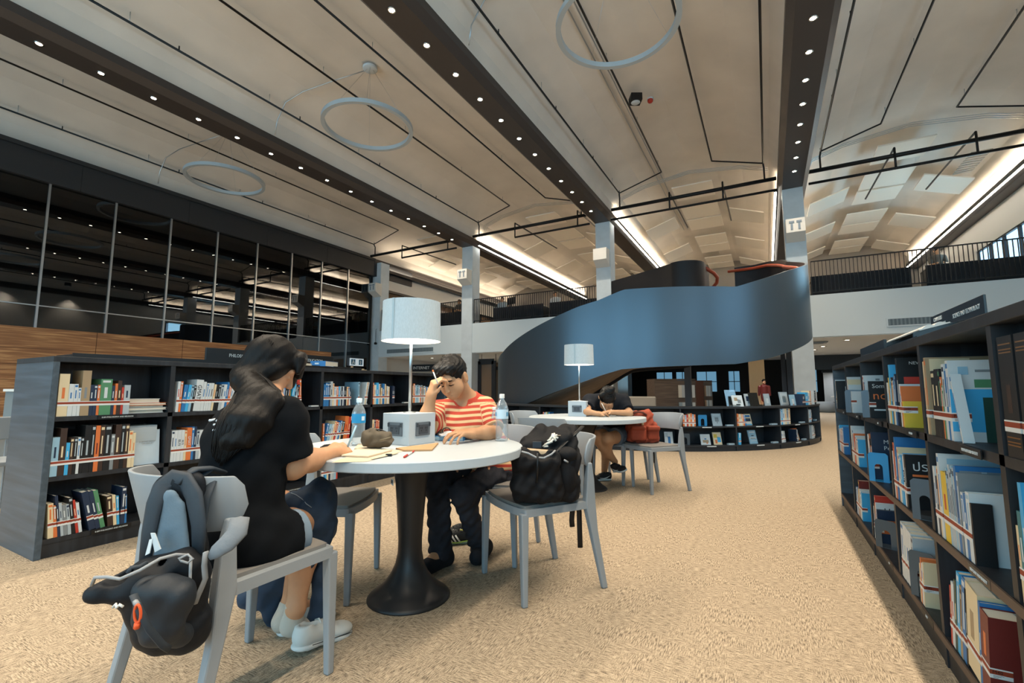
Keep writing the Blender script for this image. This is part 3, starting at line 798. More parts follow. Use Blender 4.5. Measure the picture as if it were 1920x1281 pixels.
# ------------------------------------------------------------------ far ground floor seen under the stair
M_shelfwood = wood_mat('grey_oak', '#54463d', '#66564a', '#796858', 0, 1.0, 0.6)
M_post = mat('dark_post', '#2a3038', 0.5)
for (px, D), lb in (((1291, 12.3), 'dark steel post under the stair'), ((1472, 19.0), 'slim black post left of the concrete column')):
    p = W(px, 740, D)
    struct(MB().boxb(p[0] - 0.08, p[0] + 0.08, p[1] - 0.08, p[1] + 0.08, 0, 2.63), 'post', M_post, lb, 'post')
p = W(1485, 740, 18.2); struct(MB().boxb(p[0] - 0.12, p[0] + 0.12, p[1] - 0.1, p[1] + 0.1, 0, 2.63), 'post', M_post, 'wide black post touching the concrete column', 'post')


def magazine_rack(pl, pr, ztop, D, label, wood):
    a = W(pl, 740, D); b = W(pr, 740, D); ax = b - a; ax[2] = 0; L = np.linalg.norm(ax); ang = math.atan2(ax[1], ax[0])
    t = empty('magazine_rack', (a[0], a[1], 0), ang, label, 'rack')
    MB().boxb(0, L * 0.55, 0, 0.9, 0, ztop).build('side_panel', wood, t)
    MB().boxb(L * 0.55, L, 0, 0.9, 0, ztop - 0.02).build('front_board', M_shelfwood, t)
    n = 5
    for r in range(3):
        for k in range(n):
            x = L * 0.57 + (L * 0.43 - 0.05) * k / n; w = L * 0.38 / n
            c = rnd.choice(['#cfd3d2', '#b9bfc2', '#d8d2c4', '#a9886a', '#8fa3ad'])
            o = MB().boxb(x, x + w, -0.05, -0.005, ztop - 0.60 - 0.58 * r, ztop - 0.18 - 0.58 * r).build('magazine_pocket', mat('pocket' + c, c, 0.3), t)
    MB().boxb(0, L, -0.02, 0.92, ztop, ztop + 0.03).build('top_board', wood, t)


magazine_rack(1228, 1305, 1.36, 15.5, 'grey oak rack with clear magazine pockets under the stair', M_shelfwood)
magazine_rack(1300, 1336, 1.36, 18.5, 'smaller red brown rack with magazine pockets behind the grey oak rack', mat('red_oak', '#6b3f2c', 0.5))
p0, p1 = W(1406, 740, 22.0), W(1436, 740, 22.0)
struct(MB().boxb(p0[0], p1[0], p0[1], p0[1] + 0.15, 0, 2.45), 'door_1', mat('cream_panel', '#d9bd94', 0.6), 'cream lit door panel in the dark room under the stair', 'door')
# bench seats seen under the stair, screen and stools at the right
for (px, py, D, w_, lb) in ((1188, 757, 15.0, 1.4, 'pale upholstered bench under the stair beside the dark post'), (1250, 760, 17.5, 1.2, 'second pale bench behind the grey oak rack')):
    p = W(px, py, D); t = empty('bench', (p[0], p[1], 0), 0.2, lb, 'bench')
    MB().boxb(-w_ / 2, w_ / 2, -0.3, 0.3, 0.12, 0.42).build('seat', mat('bench_fabric', '#a9a49c', 0.9), t, bevel=0.04)
    MB().boxb(-w_ / 2, w_ / 2, 0.2, 0.35, 0.42, 0.8).build('backrest', mat('bench_fabric', '#a9a49c', 0.9), t, bevel=0.04)
    for sx in (-w_ / 2 + 0.1, w_ / 2 - 0.1): MB().boxb(sx - 0.03, sx + 0.03, -0.2, 0.2, 0, 0.12).build('leg', M_black, t)
p = W(1575, 745, 22.3); t = empty('projection_screen', (p[0], p[1], 0), 0.0, 'pale projection screen in the room past the concrete column', 'screen')
MB().boxb(-0.62, 0.62, 0, 0.03, 0.42, 1.85).build('fabric', mat('screen_white', '#b8bcbd', 0.8), t); MB().boxb(-0.66, 0.66, -0.04, 0.04, 1.85, 1.95).build('case', M_black, t)
MB().boxb(-0.03, 0.03, -0.03, 0.03, 0, 0.42).boxb(-0.4, 0.4, -0.25, 0.25, 0, 0.03).build('stand', M_black, t)
struct(MB().boxb(1.7, 7.4, 26.0, 26.1, 1.95, 2.64), 'trim_3', M_darkframe, 'dark band above the projection screen', 'trim')
p = W(1577, 760, 19.5); t = empty('cafe_table', (p[0], p[1], 0), 0, 'small round white table past the concrete column', 'table')
MB().lathe([(0.32, 0.70), (0.33, 0.71), (0.33, 0.735), (0.32, 0.74)], n=28).build('top', M_white, t); MB().lathe([(0.2, 0), (0.2, 0.015), (0.03, 0.04), (0.025, 0.70)], n=16).build('pedestal', M_white, t)
p = W(1547, 762, 20.9); t = empty('pouf', (p[0], p[1], 0), 0, 'round pale pouf seat beside the concrete column', 'seat')
MB().lathe([(0.36, 0), (0.42, 0.06), (0.44, 0.25), (0.40, 0.42), (0.30, 0.47), (0.001, 0.48)], n=28).build('cushion', mat('pouf_fabric', '#9aa0a2', 0.9), t)
# hanging signs under the upper floor
for (px, py, D, w_, h_, txt, lb) in ((800, 690, 22.3, 1.9, 0.34, 'INTERNET', 'black hanging sign lettered INTERNET under the upper floor'), (916, 691, 21.0, 0.9, 0.16, 'CHECK IN', 'narrow black door sign left of the stair')):
    p = W(px, py, D); t = empty('hanging_sign', tuple(p), PSI * 0.3, lb, 'sign')
    MB().boxb(-w_ / 2, w_ / 2, 0, 0.05, -h_ / 2, h_ / 2).build('board', M_black, t)
    for sx in (-w_ / 2 + 0.1, w_ / 2 - 0.1): MB().tube([(sx, 0.02, h_ / 2), (sx, 0.02, 2.64 - p[2])], 0.01, 5).build('rod', M_black, t)
    if 'INTER' in txt: text_mesh('lettering', txt, 0.2, M_white, t, frame((-0.3, -0.004, 0), (1, 0, 0), (0, 0, 1), (0, -1, 0)))
# dark doorway left of the stair
a, b = W(899, 720, 20.8), W(936, 720, 20.8)
d = struct(MB().boxb(a[0], b[0], a[1], a[1] + 0.05, 0, 2.15), 'door_2', mat('amber_glass', '#6d5a49', 0.08, spec=0.8), 'brown glass door in a black frame left of the stair', 'door')
MB().boxb(a[0] - 0.1, a[0] + 0.1, a[1] - 0.08, a[1], 0, 2.3).boxb(b[0] - 0.1, b[0] + 0.1, a[1] - 0.08, a[1], 0, 2.3).boxb(a[0], b[0], a[1] - 0.08, a[1], 2.15, 2.4).build('door_frame', M_darkframe, d)
# exit sign on the glass wall
p = np.array((-17.48, 15.9, 2.35)); t = empty('exit_sign', tuple(p), 0, 'white and blue exit sign with running figure beside the glass wall column', 'sign')
MB().boxb(-0.02, 0.02, -0.42, 0.42, -0.18, 0.18).build('panel', mat('sign_white', '#d8e6ee', 0.4, emit='#d8e6ee', estr=0.4), t)
X0 = 0.022
MB().boxb(0.02, X0, -0.36, -0.10, -0.13, 0.13).build('figure_field', mat('sign_blue', '#2f6e94', 0.4), t); MB().boxb(0.02, X0, 0.12, 0.34, -0.13, 0.13).build('arrow_field', mat('sign_blue', '#2f6e94', 0.4), t)
g = MB(); X0 = 0.024
g.boxb(0.022, X0, -0.26, -0.2, 0.06, 0.11).boxb(0.022, X0, -0.27, -0.17, -0.03, 0.05).boxb(0.022, X0, -0.31, -0.25, -0.11, -0.02).boxb(0.022, X0, -0.2, -0.14, -0.1, -0.02)
g.boxb(0.022, X0, 0.17, 0.29, -0.01, 0.02).boxb(0.022, X0, 0.2, 0.26, -0.1, 0.09)
g.build('running_figure', mat('sign_white2', '#e8f0f4', 0.4), t)
t = empty('wall_camera', (-17.3, 16.93, 3.35), 0, 'small dark dome camera with cable low on the glass wall column', 'camera')
MB().tube([(0, 0.05, 0), (0, -0.06, 0)], 0.06, 12).tube([(0, -0.01, 0.06), (0, -0.01, 0.7), (0.05, -0.01, 0.75)], 0.01, 5).build('body', M_black, t)

# ------------------------------------------------------------------ round tables
M_top = mat('white_laminate', '#b0b8bd', 0.45)
M_ped = mat('black_pedestal', '#1d1d1f', 0.42)
M_chair = mat('chair_grey', '#8b9196', 0.5)
M_pad = mat('chair_pad', '#7e7a75', 0.6, bump=(60, 0.05))
PED = [(0.207, 0), (0.207, 0.006), (0.195, 0.018), (0.160, 0.042), (0.125, 0.075), (0.095, 0.115), (0.072, 0.165), (0.061, 0.22), (0.060, 0.28), (0.066, 0.38), (0.074, 0.48), (0.081, 0.57), (0.090, 0.62), (0.115, 0.67), (0.14, 0.70), (0.16, 0.712)]
TZ = 0.755
T1 = (-1.65, 1.895); T2 = (-1.72, 4.76)


def round_table(x, y, R, label):
    t = empty('round_table', (x, y, 0), 0, label, 'table')
    MB().lathe([(0.001, 0.712), (R - 0.004, 0.712), (R, 0.716), (R, TZ - 0.004), (R - 0.004, TZ), (0.001, TZ)], n=96, cap=False, smooth=False).build('table_top', M_top, t)
    MB().lathe(PED, n=48).build('pedestal', M_ped, t)
    return t


tb = round_table(*T1, 0.58, 'round white table with black trumpet pedestal, shared by the two students in front')
g = MB(); g.boxb(-0.0245, 0.0245, -0.002, 0, -0.014, 0.014); a = math.radians(-110)
st = g.build('inventory_sticker', mat('sticker', '#d6dde0', 0.5), tb); st.location = (0.085 * math.cos(a) - 0.028, 0.085 * math.sin(a), 0.575); st.rotation_euler = (0, 0, a + PI / 2 - 0.25)
g = MB()
for k, x in enumerate((-0.019, -0.015, -0.012, -0.007, -0.003, 0.0, 0.005, 0.009, 0.012, 0.017)): g.boxb(x - 0.001, x + 0.001, -0.0026, -0.002, -0.007, 0.010)
g.build('barcode', M_black, st)
round_table(*T2, 0.62, 'round white table further back where the bowed student sits')

# ------------------------------------------------------------------ lamps with power cubes
M_shade = mat('linen_shade', '#b4bec3', 0.9, bump=(300, 0.15, (1, 1, 0.4)), var=(160, 0.06, (1, 1, 0.3)))
M_shade_in = mat('shade_lining', '#f3efe6', 0.7)
M_pole = mat('lamp_steel', '#b7bbbd', 0.3, metal=0.9)
M_outlet = mat('outlet_grey', '#5b6268', 0.4); M_outlet_d = mat('outlet_dark', '#3b4046', 0.45)


def table_lamp(x, y, rz, label, ch, cs, zb, zt, R):
    t = empty('table_lamp', (x, y, TZ), rz, label, 'lamp'); h = cs / 2
    cube = MB().boxb(-h, h, -h, h, 0, ch).build('power_cube', M_top, t, bevel=0.003)
    for k, a in enumerate((0, PI / 2, PI, -PI / 2)):
        # one outlet plate on each face
        M = Matrix.Rotation(a, 4, 'Z') @ Matrix.Translation((0, -h, ch * 0.50))
        o = MB().boxb(-0.053, 0.053, -0.006, 0.001, -0.036, 0.036).build('outlet', M_outlet, cube, bevel=0.002); o.matrix_local = M
        MB().boxb(-0.034, 0.034, -0.009, -0.006, -0.025, 0.022).build('socket_panel', M_outlet_d, o)
        g = MB()
        for sx in (-0.018, 0.018): g.boxb(sx - 0.007, sx - 0.004, -0.0096, -0.009, 0.0, 0.010).boxb(sx + 0.004, sx + 0.007, -0.0096, -0.009, 0.0, 0.010).boxb(sx - 0.002, sx + 0.002, -0.0096, -0.009, -0.012, -0.006)
        g.build('socket_hole', M_black, o)
        MB().boxb(-0.050, -0.042, -0.012, -0.006, 0.012, 0.032).boxb(0.042, 0.050, -0.012, -0.006, 0.012, 0.032).build('cover_hinge', M_outlet_d, o)
    MB().lathe([(0.034, ch), (0.034, ch + 0.004), (0.012, ch + 0.006)], n=24).build('pole_collar', M_pole, t)
    MB().tube([(0, 0, ch), (0, 0, zt - TZ - 0.05)], 0.0085, 12).build('pole', M_pole, t)
    b, tp = zb - TZ, zt - TZ
    sh = MB().lathe([(R, b), (R * 0.975, tp)], n=64, cap=False).lathe([(R * 0.975, tp), (R * 0.965, tp), (R * 0.99, b), (R, b)], n=64, mi=1, cap=False).build('lamp_shade', [M_shade, M_shade_in], t)
    g = MB(); g.boxb(-0.006, 0.006, -R - 0.002, -R + 0.004, b, tp)
    se = g.build('shade_seam', mat('seam_grey', '#9fb0b8', 0.9), sh); se.rotation_euler = (0, 0, -rz + PSI - 0.42)
    MB().lathe([(0.001, 0.005), (R * 0.95, 0.005), (R * 0.95, 0.0)], (0, 0, b + 0.012), 48, cap=False).build('diffuser', glow('lamp_diffuser', (1.0, 0.93, 0.80), 4.5), t)
    l = add_light('bulb', 'POINT', (0, 0, b - 0.02), 5, (1.0, 0.86, 0.66), size=0.04); l.parent = t
    return t


table_lamp(-1.735, 1.965, math.radians(86), 'larger table lamp with pale linen drum shade on white power cube', 0.165, 0.20, 1.315, 1.535, 0.163)
p = W(1087, 780, 5.02)
table_lamp(p[0], p[1], math.radians(4), 'smaller looking table lamp on the further table before the stair', 0.165, 0.20, 1.315, 1.535, 0.163)


# ------------------------------------------------------------------ chairs
def make_chair(label):
    t = empty('cafe_chair', (0, 0, 0), 0, label, 'chair')
    for s in (-1, 1):   # front legs: straight, tapered, flush with the seat rail
        MB().hexa([(s * 0.235 - 0.014, 0.205, 0), (s * 0.235 + 0.014, 0.205, 0), (s * 0.235 + 0.014, 0.233, 0), (s * 0.235 - 0.014, 0.233, 0),
                   (s * 0.222 - 0.02, 0.195, 0.435), (s * 0.222 + 0.02, 0.195, 0.435), (s * 0.222 + 0.02, 0.238, 0.435), (s * 0.222 - 0.02, 0.238, 0.435)]).build('leg', M_chair, t, bevel=0.006)
    for s in (-1, 1):   # rear legs sweep back to the floor and rise into the back
        pts = [(s * 0.238, -0.265, 0.0), (s * 0.228, -0.205, 0.30), (s * 0.222, -0.185, 0.44), (s * 0.225, -0.186, 0.56), (s * 0.232, -0.184, 0.655)]
        hw = [0.013, 0.017, 0.020, 0.018, 0.010]; hd = [0.016, 0.022, 0.032, 0.024, 0.014]
        V = []; F = []
        for (x, y, z), a, b in zip(pts, hw, hd): V += [(x - a, y - b, z), (x + a, y - b, z), (x + a, y + b, z), (x - a, y + b, z)]
        for i in range(len(pts) - 1):
            for k in range(4): F.append((i * 4 + k, i * 4 + (k + 1) % 4, i * 4 + 4 + (k + 1) % 4, i * 4 + 4 + k))
        F += [(3, 2, 1, 0), tuple(len(V) - 4 + k for k in range(4))]
        MB().add(V, F).build('leg', M_chair, t, bevel=0.006)
    # seat frame: bowed front rail, straight sides
    def plate(w0, w1, y0, y1, bow, n=10):
        P = [(-w1, y0)] + [(-w0 + 2 * w0 * k / n, y1 + bow * (1 - (2 * k / n - 1) ** 2)) for k in range(n + 1)] + [(w1, y0)]
        return P[::-1]
    MB().prism(plate(0.242, 0.238, -0.205, 0.215, 0.03), 0.418, 0.455).build('seat_frame', M_chair, t, bevel=0.008)
    MB().prism(plate(0.218, 0.205, -0.19, 0.205, 0.025), 0.452, 0.468).build('seat_pad', M_pad, t, bevel=0.010, seg=3)
    # wrap-around back: curved shell with rising lower corners
    n = 28; V = []; F = []
    for k in range(n + 1):
        u = -1 + 2 * k / n; a = u * math.radians(76)
        x = 0.255 * math.sin(a) / math.sin(math.radians(76)); y = -0.285 + 0.165 * (1 - math.cos(a)) / (1 - math.cos(math.radians(76)))
        q = abs(u); zt = 0.792 - 0.012 * q ** 2 - (0.03 * max(0, (q - 0.94) / 0.06) ** 2)
        zb = 0.615 + (0.0 if q < 0.72 else 0.055 * ((q - 0.72) / 0.28) ** 1.0) + (0.02 * max(0, (q - 0.94) / 0.06) ** 2)
        nx, ny = math.sin(a), -math.cos(a); th = 0.013
        lean = 0.05
        for z in (zb, zt):
            yy = y - (z - 0.615) * lean / 0.18
            V += [(x, yy, z), (x - nx * th, yy - ny * th, z)]
    for k in range(n):
        a, b = k * 4, k * 4 + 4
        F += [(a, b, b + 2, a + 2), (a + 1, a + 3, b + 3, b + 1), (a + 2, b + 2, b + 3, a + 3), (a, a + 1, b + 1, b)]
    F += [(0, 2, 3, 1), (n * 4, n * 4 + 1, n * 4 + 3, n * 4 + 2)]
    MB().add(V, F, 0, True).build('backrest', M_chair, t, bevel=0.004)
    return t


chair0 = make_chair('pale grey cafe chair carrying the dark backpack of the long-haired student')
CH = 'pale grey chairs round the tables'
chair0['group'] = CH


def ang(fx, fy): return math.atan2(fy, fx) - PI / 2


GC = (-1.705, 1.035, 0.03)     # girl's chair: x, y, turn
chair0.location = (GC[0], GC[1], 0); chair0.rotation_euler = (0, 0, GC[2])
for (x, y, a, lb) in ((-1.625, 2.665, ang(0.16, -0.98), 'pale grey cafe chair under the student in the striped shirt'),
                      (-1.155, 2.385, ang(-0.55, -0.835), 'pale grey cafe chair with the open black backpack on its seat'),
                      (-2.150, 1.775, ang(0.883, 0.468), 'empty pale grey cafe chair between the table and the long bookcase'),
                      (-1.105, 5.105, ang(-0.62, -0.78), 'pale grey cafe chair with the orange backpack'),
                      (-1.53, 5.33, ang(-0.1, -1.0), 'pale grey cafe chair under the bowed student'),
                      (-1.84, 4.07, ang(0.05, 1.0), 'empty pale grey cafe chair with its curved back to the camera at the further table'),
                      (-2.36, 4.86, ang(0.95, -0.12), 'empty pale grey cafe chair on the far left of the further table')):
    c = copy_tree(chair0); c.location = (x, y, 0); c.rotation_euler = (0, 0, a); c['label'] = lb

# ------------------------------------------------------------------ long bookcase (left) and the near bookcase (right)
M_case = wood_mat('blackened_oak', '#15171b', '#1f2227', '#2b2f35', 2, 1.2, 0.5)
M_case_end = wood_mat('blackened_oak_blue_lit', '#3b464f', '#44505a', '#4f5c68', 0, 1.2, 0.42)  # cool daylight on the end panels is put into this lighter, bluer oak
M_edge_lit = mat('warm_lit_edge', '#5b4b40', 0.6)  # warm spotlight on the lower shelf edges, painted in as brown
M_lab = mat('label_holder', '#101214', 0.35); M_ink = mat('white_lettering', '#d5dadb', 0.6)
ZS = (0.115, 0.497, 0.873, 1.225)


def bookcase(name, x0, xb, y0, y1, ys, label, sgn):
    """x0: front plane, xb: back plane, ys: divider positions"""
    t = empty(name, (x0, (y0 + y1) / 2, 0), 0, label, 'bookcase'); cy = (y0 + y1) / 2
    W2 = lambda xa, xc: (min(xa, xc) - x0, max(xa, xc) - x0)
    a, b = W2(x0, xb)
    MB().boxb(a, b, y0 - cy, y1 - cy, ZS[3], ZS[3] + 0.035).build('top_board', M_case, t, bevel=0.002)
    for yy in (y0, y1 - 0.035): MB().boxb(a, b, yy - cy, yy + 0.035 - cy, 0, ZS[3]).build('end_panel', M_case_end, t, bevel=0.002)
    xm0, xm1 = W2(x0 + sgn * -0.005, x0 - sgn * 0.30)
    back = x0 - sgn * 0.315
    bb = W2(back, back - sgn * 0.015); MB().boxb(bb[0], bb[1], y0 + 0.035 - cy, y1 - 0.035 - cy, 0.02, ZS[3]).build('back_board', M_case, t)
    if abs(xb - x0) > 0.5:
        bb = W2(xb + sgn * 0.02, xb + sgn * 0.03); MB().boxb(bb[0], bb[1], y0 + 0.035 - cy, y1 - 0.035 - cy, 0.02, ZS[3]).build('rear_board', M_case, t)
    for yy in ys: MB().boxb(xm0, xm1, yy - 0.016 - cy, yy + 0.016 - cy, 0, ZS[3]).build('divider', M_case, t)
    for z in ZS[:3]: MB().boxb(xm0, xm1, y0 + 0.035 - cy, y1 - 0.035 - cy, z - 0.03, z).build('shelf', M_case, t)
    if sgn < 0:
        for z in ZS[:2]: MB().boxb(-0.002, 0.004, y0 + 0.035 - cy, y1 - 0.035 - cy, z - 0.029, z - 0.001).build('lit_shelf_edge', M_edge_lit, t)  # thin strips added to carry the painted warm light
    pl = W2(x0 - sgn * 0.01, x0 - sgn * 0.03); MB().boxb(pl[0], pl[1], y0 + 0.035 - cy, y1 - 0.035 - cy, 0, ZS[0] - 0.03).build('plinth', M_case, t)
    return t


LX, LY0, LY1 = -3.98, 1.14, 5.26; LDIV = [1.825, 2.505, 3.185, 3.865, 4.545]
bcl = bookcase('bookcase', LX, LX - 0.66, LY0, LY1, LDIV, 'long black oak bookcase behind the two front students', 1)
RX, RY0, RY1 = 0.54, 0.36, 5.22; RDIV = [1.06, 1.75, 2.435, 3.10, 3.785, 4.47]
bcr = bookcase('bookcase', RX, RX + 0.66, RY0, RY1, RDIV, 'near black oak bookcase running along the aisle with the science signboard', -1)


def shelf_label(parent, side, y, z, txt, w=0.19):
    cy = parent.location.y
    if side == 'L': x = 0.001; M = frame((x + 0.003, y - cy, z - 0.016), (0, 1, 0), (0, 0, 1), (1, 0, 0)); b = (0.0, 0.003)
    else: x = -0.001; M = frame((x - 0.003, y - cy, z - 0.016), (0, -1, 0), (0, 0, 1), (-1, 0, 0)); b = (-0.003, 0.0)
    h = MB().boxb(b[0], b[1], y - w / 2 - cy, y + w / 2 - cy, z - 0.03, z - 0.002).build('label_holder', M_lab, parent)
    text_mesh('lettering', txt, 0.0135, M_ink, h, M, squeeze=0.85)


for y, z in ((1.50, ZS[2]), (1.52, ZS[0]), (2.2, ZS[0]), (2.9, ZS[0])): shelf_label(bcl, 'L', y, z, 'B-BM PHILOSOPHY AND RELIGION', 0.22)
for y, z, s in ((1.95, ZS[2], 'NEW LAW AND SOCIETY'), (2.62, ZS[2], 'NEW LAW'), (3.3, ZS[2], 'NEW'), (4.0, ZS[2], 'NEW'), (4.65, ZS[2], 'NEW'), (1.98, ZS[1], 'NEW LAW AND SOCIETY'), (1.95, ZS[0], 'NEW LAW AND SOCIETY'), (2.62, ZS[0], 'LAW'), (3.3, ZS[0], 'LAW')):
    shelf_label(bcr, 'R', y, z, s, 0.17)

# ------------------------------------------------------------------ low curved bookcase round the stair
CC = np.array([-3.04, 11.85]); CR = 3.986
cpt = lambda a, r: (CC[0] + r * math.cos(math.radians(a)), CC[1] + r * math.sin(math.radians(a)))
cb = empty('curved_bookcase', (CC[0], CC[1], 0), 0, 'low black bookcase curving round the foot of the stair', 'bookcase')


def arc_board(name, a0, a1, r0, r1, z0, z1, m, parent, n=64):
    b = MB(); V = []; F = []
    for k in range(n + 1):
        a = math.radians(a0 + (a1 - a0) * k / n); c, s = math.cos(a), math.sin(a)
        V += [(r0 * c, r0 * s, z0), (r1 * c, r1 * s, z0), (r1 * c, r1 * s, z1), (r0 * c, r0 * s, z1)]
    for k in range(n):
        i, j = k * 4, k * 4 + 4
        for q in range(4): F.append((i + q, i + (q + 1) % 4, j + (q + 1) % 4, j + q))
    F += [(3, 2, 1, 0), tuple(n * 4 + q for q in range(4))]
    return b.add(V, F).build(name, m, parent)


CA0, CA1 = -142, -2.5
M_case2 = mat('curved_case', '#1e2228', 0.5)
arc_board('top_board', CA0, CA1, CR - 0.40, CR + 0.005, 0.715, 0.745, M_case2, cb)
arc_board('shelf', CA0, CA1, CR - 0.33, CR - 0.005, 0.395, 0.417, M_case2, cb)
arc_board('bottom_board', CA0, CA1, CR - 0.33, CR - 0.003, 0.078, 0.10, M_case2, cb)
arc_board('plinth', CA0, CA1, CR - 0.04, CR - 0.02, 0, 0.078, M_case2, cb)
arc_board('back_board', CA0, CA1, CR - 0.34, CR - 0.33, 0.0, 0.715, mat('curved_back', '#232a31', 0.6), cb)
CDIV = [-141.5, -128, -114.5, -101, -78.0, -64.3, -50.3, -36.3, -22.3, -8.5, -3.0]
for a in CDIV:
    c, s = math.cos(math.radians(a)), math.sin(math.radians(a)); R3 = rotz(math.radians(a))
    MB().box((c * (CR - 0.165), s * (CR - 0.165), 0.36), (0.32, 0.024, 0.71), R3).build('divider', M_case2, cb)
for a, z in ((-58, 0.417), (-57, 0.10), (-43.5, 0.417), (-43.5, 0.10), (-29, 0.10), (-29, 0.417)):
    c, s = math.cos(math.radians(a)), math.sin(math.radians(a))
    MB().box((c * (CR + 0.001), s * (CR + 0.001), z - 0.014), (0.008, 0.16, 0.016), rotz(math.radians(a))).build('shelf_label', mat('pale_label', '#b9c0c2', 0.6), cb)

# ------------------------------------------------------------------ books
PAL = {'white': '#c9cfd1', 'cream': '#d8c6a2', 'tan': '#a08a6c', 'navy': '#1f2f47', 'blue': '#2a6ea8', 'sky blue': '#3fa3d6', 'pale blue': '#8fb4c8', 'green': '#4f8560',
       'red': '#b5382a', 'orange': '#d0703a', 'brown': '#3b2a22', 'black': '#17181a', 'grey': '#7d8488', 'yellow': '#d8b53a', 'teal': '#2c6f78', 'dark green': '#24433a', 'maroon': '#6b2824', 'silver': '#a7b2b8'}
BM = {k: mat('cover_' + k, v, 0.45) for k, v in PAL.items()}
M_pages = mat('paper_block', '#d3ccba', 0.9, bump=(400, 0.1, (1, 0.02, 0.02)))
M_lw = mat('spine_label_white', '#d6d9d8', 0.6); M_lr = mat('spine_label_red', '#8e3a22', 0.6); M_lk = mat('label_ink', '#241410', 0.6)
ACC = {'white': 'blue', 'cream': 'orange', 'tan': 'brown', 'navy': 'white', 'blue': 'white', 'sky blue': 'white', 'pale blue': 'navy', 'green': 'white', 'red': 'cream', 'orange': 'white', 'brown': 'cream',
       'black': 'silver', 'grey': 'white', 'yellow': 'red', 'teal': 'white', 'dark green': 'cream', 'maroon': 'yellow', 'silver': 'navy'}


def book(loc, rz, c, w, h, d=0.16, lean=0.0, lab=True, acc=None, title=None, label='', group=None, lz=0.066, detail=True, near=None):
    g = MB(); t = min(0.0025, w * 0.16)
    g.boxb(0, t, 0, d, 0, h).boxb(w - t, w, 0, d, 0, h).boxb(t, w - t, 0, t, 0, h)
    a = acc or ACC[c]
    if detail and title is None:   # plain title bar and emblem on the spine
        k = rnd.random(); z0 = 0.115 if lab else 0.05
        if w > 0.008 and h - z0 > 0.06:
            g.boxb(w * 0.34, w * 0.62, -0.0004, 0, z0, z0 + (h - z0) * (0.35 + 0.4 * k), 1)
            if k > 0.5: g.boxb(w * 0.15, w * 0.85, -0.0004, 0, h * 0.9, h * 0.96, 1)
    o = g.build('book', [BM[c], BM[a]])
    o.location = loc; o.rotation_euler = (0, lean, rz)
    if lean > 0: o.location.z += w * math.sin(lean)
    tag(o, label, 'book', group)
    MB().boxb(t, w - t, t, d - 0.004, 0.003, h - 0.003).build('page_block', M_pages, o)
    if lab:
        l = MB(); e = 0.0012
        dl = 0.05 if near else 0.03
        for z0, z1, q in ((0, .012, 0), (.012, .026, 1), (.026, .030, 0)):
            l.boxb(-0.0006, w + 0.0006, -e, 0.0, lz + z0, lz + z1, q); l.boxb(w, w + 0.0008, 0, dl, lz + z0, lz + z1, q)
        lo = l.build('call_number_label', [M_lw, M_lr], o)
        if near:
            text_mesh('call_number', near, 0.0135, M_lk, lo, frame((w + 0.001, 0.004, lz + 0.019), (0, 1, 0), (0, 0, 1), (1, 0, 0)), align='LEFT', thick=0.0002)
            g = MB()
            for k in range(3): g.boxb(w + 0.0008, w + 0.001, 0.006, 0.03 - 0.006 * k, lz + 0.0085 - 0.003 * k, lz + 0.0095 - 0.003 * k)
            g.build('label_print', M_lk, lo)
    if title:
        tx, sz, colr = title
        text_mesh('spine_title', tx, sz, BM[colr], o, frame((w / 2, -0.0008, h * 0.60), (0, 0, -1), (1, 0, 0), (0, -1, 0)))
    return o


def size_word(w, h):
    if w > 0.045: return 'thick'
    if h > 0.255: return 'tall'
    if w < 0.014: return 'slim'
    if h < 0.19: return 'small'
    return 'mid-size'


def row(case, side, y_left, z, spec, where, group, x_in=0.008):
    """spec items: (colour, w, h[, options]); laid from the left of the row as one faces the shelf"""
    p = 0.0; n = 0; tot = len(spec)
    for s in spec:
        c, w, h = s[:3]; o = s[3] if len(s) > 3 else {}
        if c == 'gap': p += w; continue
        lean = math.radians(o.get('lean', 0)); step = w / math.cos(lean) + 0.0012
        if side == 'L': loc = (LX - x_in - o.get('in', 0), y_left + p, z); rz = PI / 2
        else: loc = (RX + x_in + o.get('in', 0), y_left - p, z); rz = -PI / 2
        if lean < 0:   # leaning towards the left neighbour: keep the low corner on the shelf
            pass
        lb = '%s %s book, %s from left, %s' % (c, size_word(w, h), ORD[n], where)
        b = book(loc, rz, c, w, h, o.get('d', 0.15 + 0.03 * rnd.random()), lean, o.get('lab', True), o.get('acc'), o.get('title'), o.get('label') or lb, group, near=('340' if n % 3 else 'M40') if side == 'R' and loc[1] < 3.2 and loc[1] > 1.74 else None)
        if 'cover' in o: cover(b, w, h, o.get('d', 0.17), o['cover'])
        p += step; n += 1
    return p


def cover(b, w, h, d, items):
    """printed fields on the board facing the aisle's near end; y from spine to fore edge, z up, as fractions"""
    k = 0
    for it in items:
        if it[0] == 'rect':
            _, y0, y1, z0, z1, c = it
            k += 1
            MB().boxb(w, w + 0.0004 + 0.0001 * k, y0 * d, y1 * d, z0 * h, z1 * h).build('cover_print', BM[c], b)
        else:
            _, tx, sz, y, z, c = it
            text_mesh('cover_lettering', tx, sz, BM[c], b, frame((w + 0.0012, y * d, z * h), (0, 1, 0), (0, 0, 1), (1, 0, 0)), align='LEFT', thick=0.0004)


def gen(n, cols, w=(0.012, 0.028), h=(0.18, 0.24), lean=0):
    return [(rnd.choice(cols), round(rnd.uniform(*w), 4), round(rnd.uniform(*h), 4), {'lean': lean} if lean else {}) for _ in range(n)]


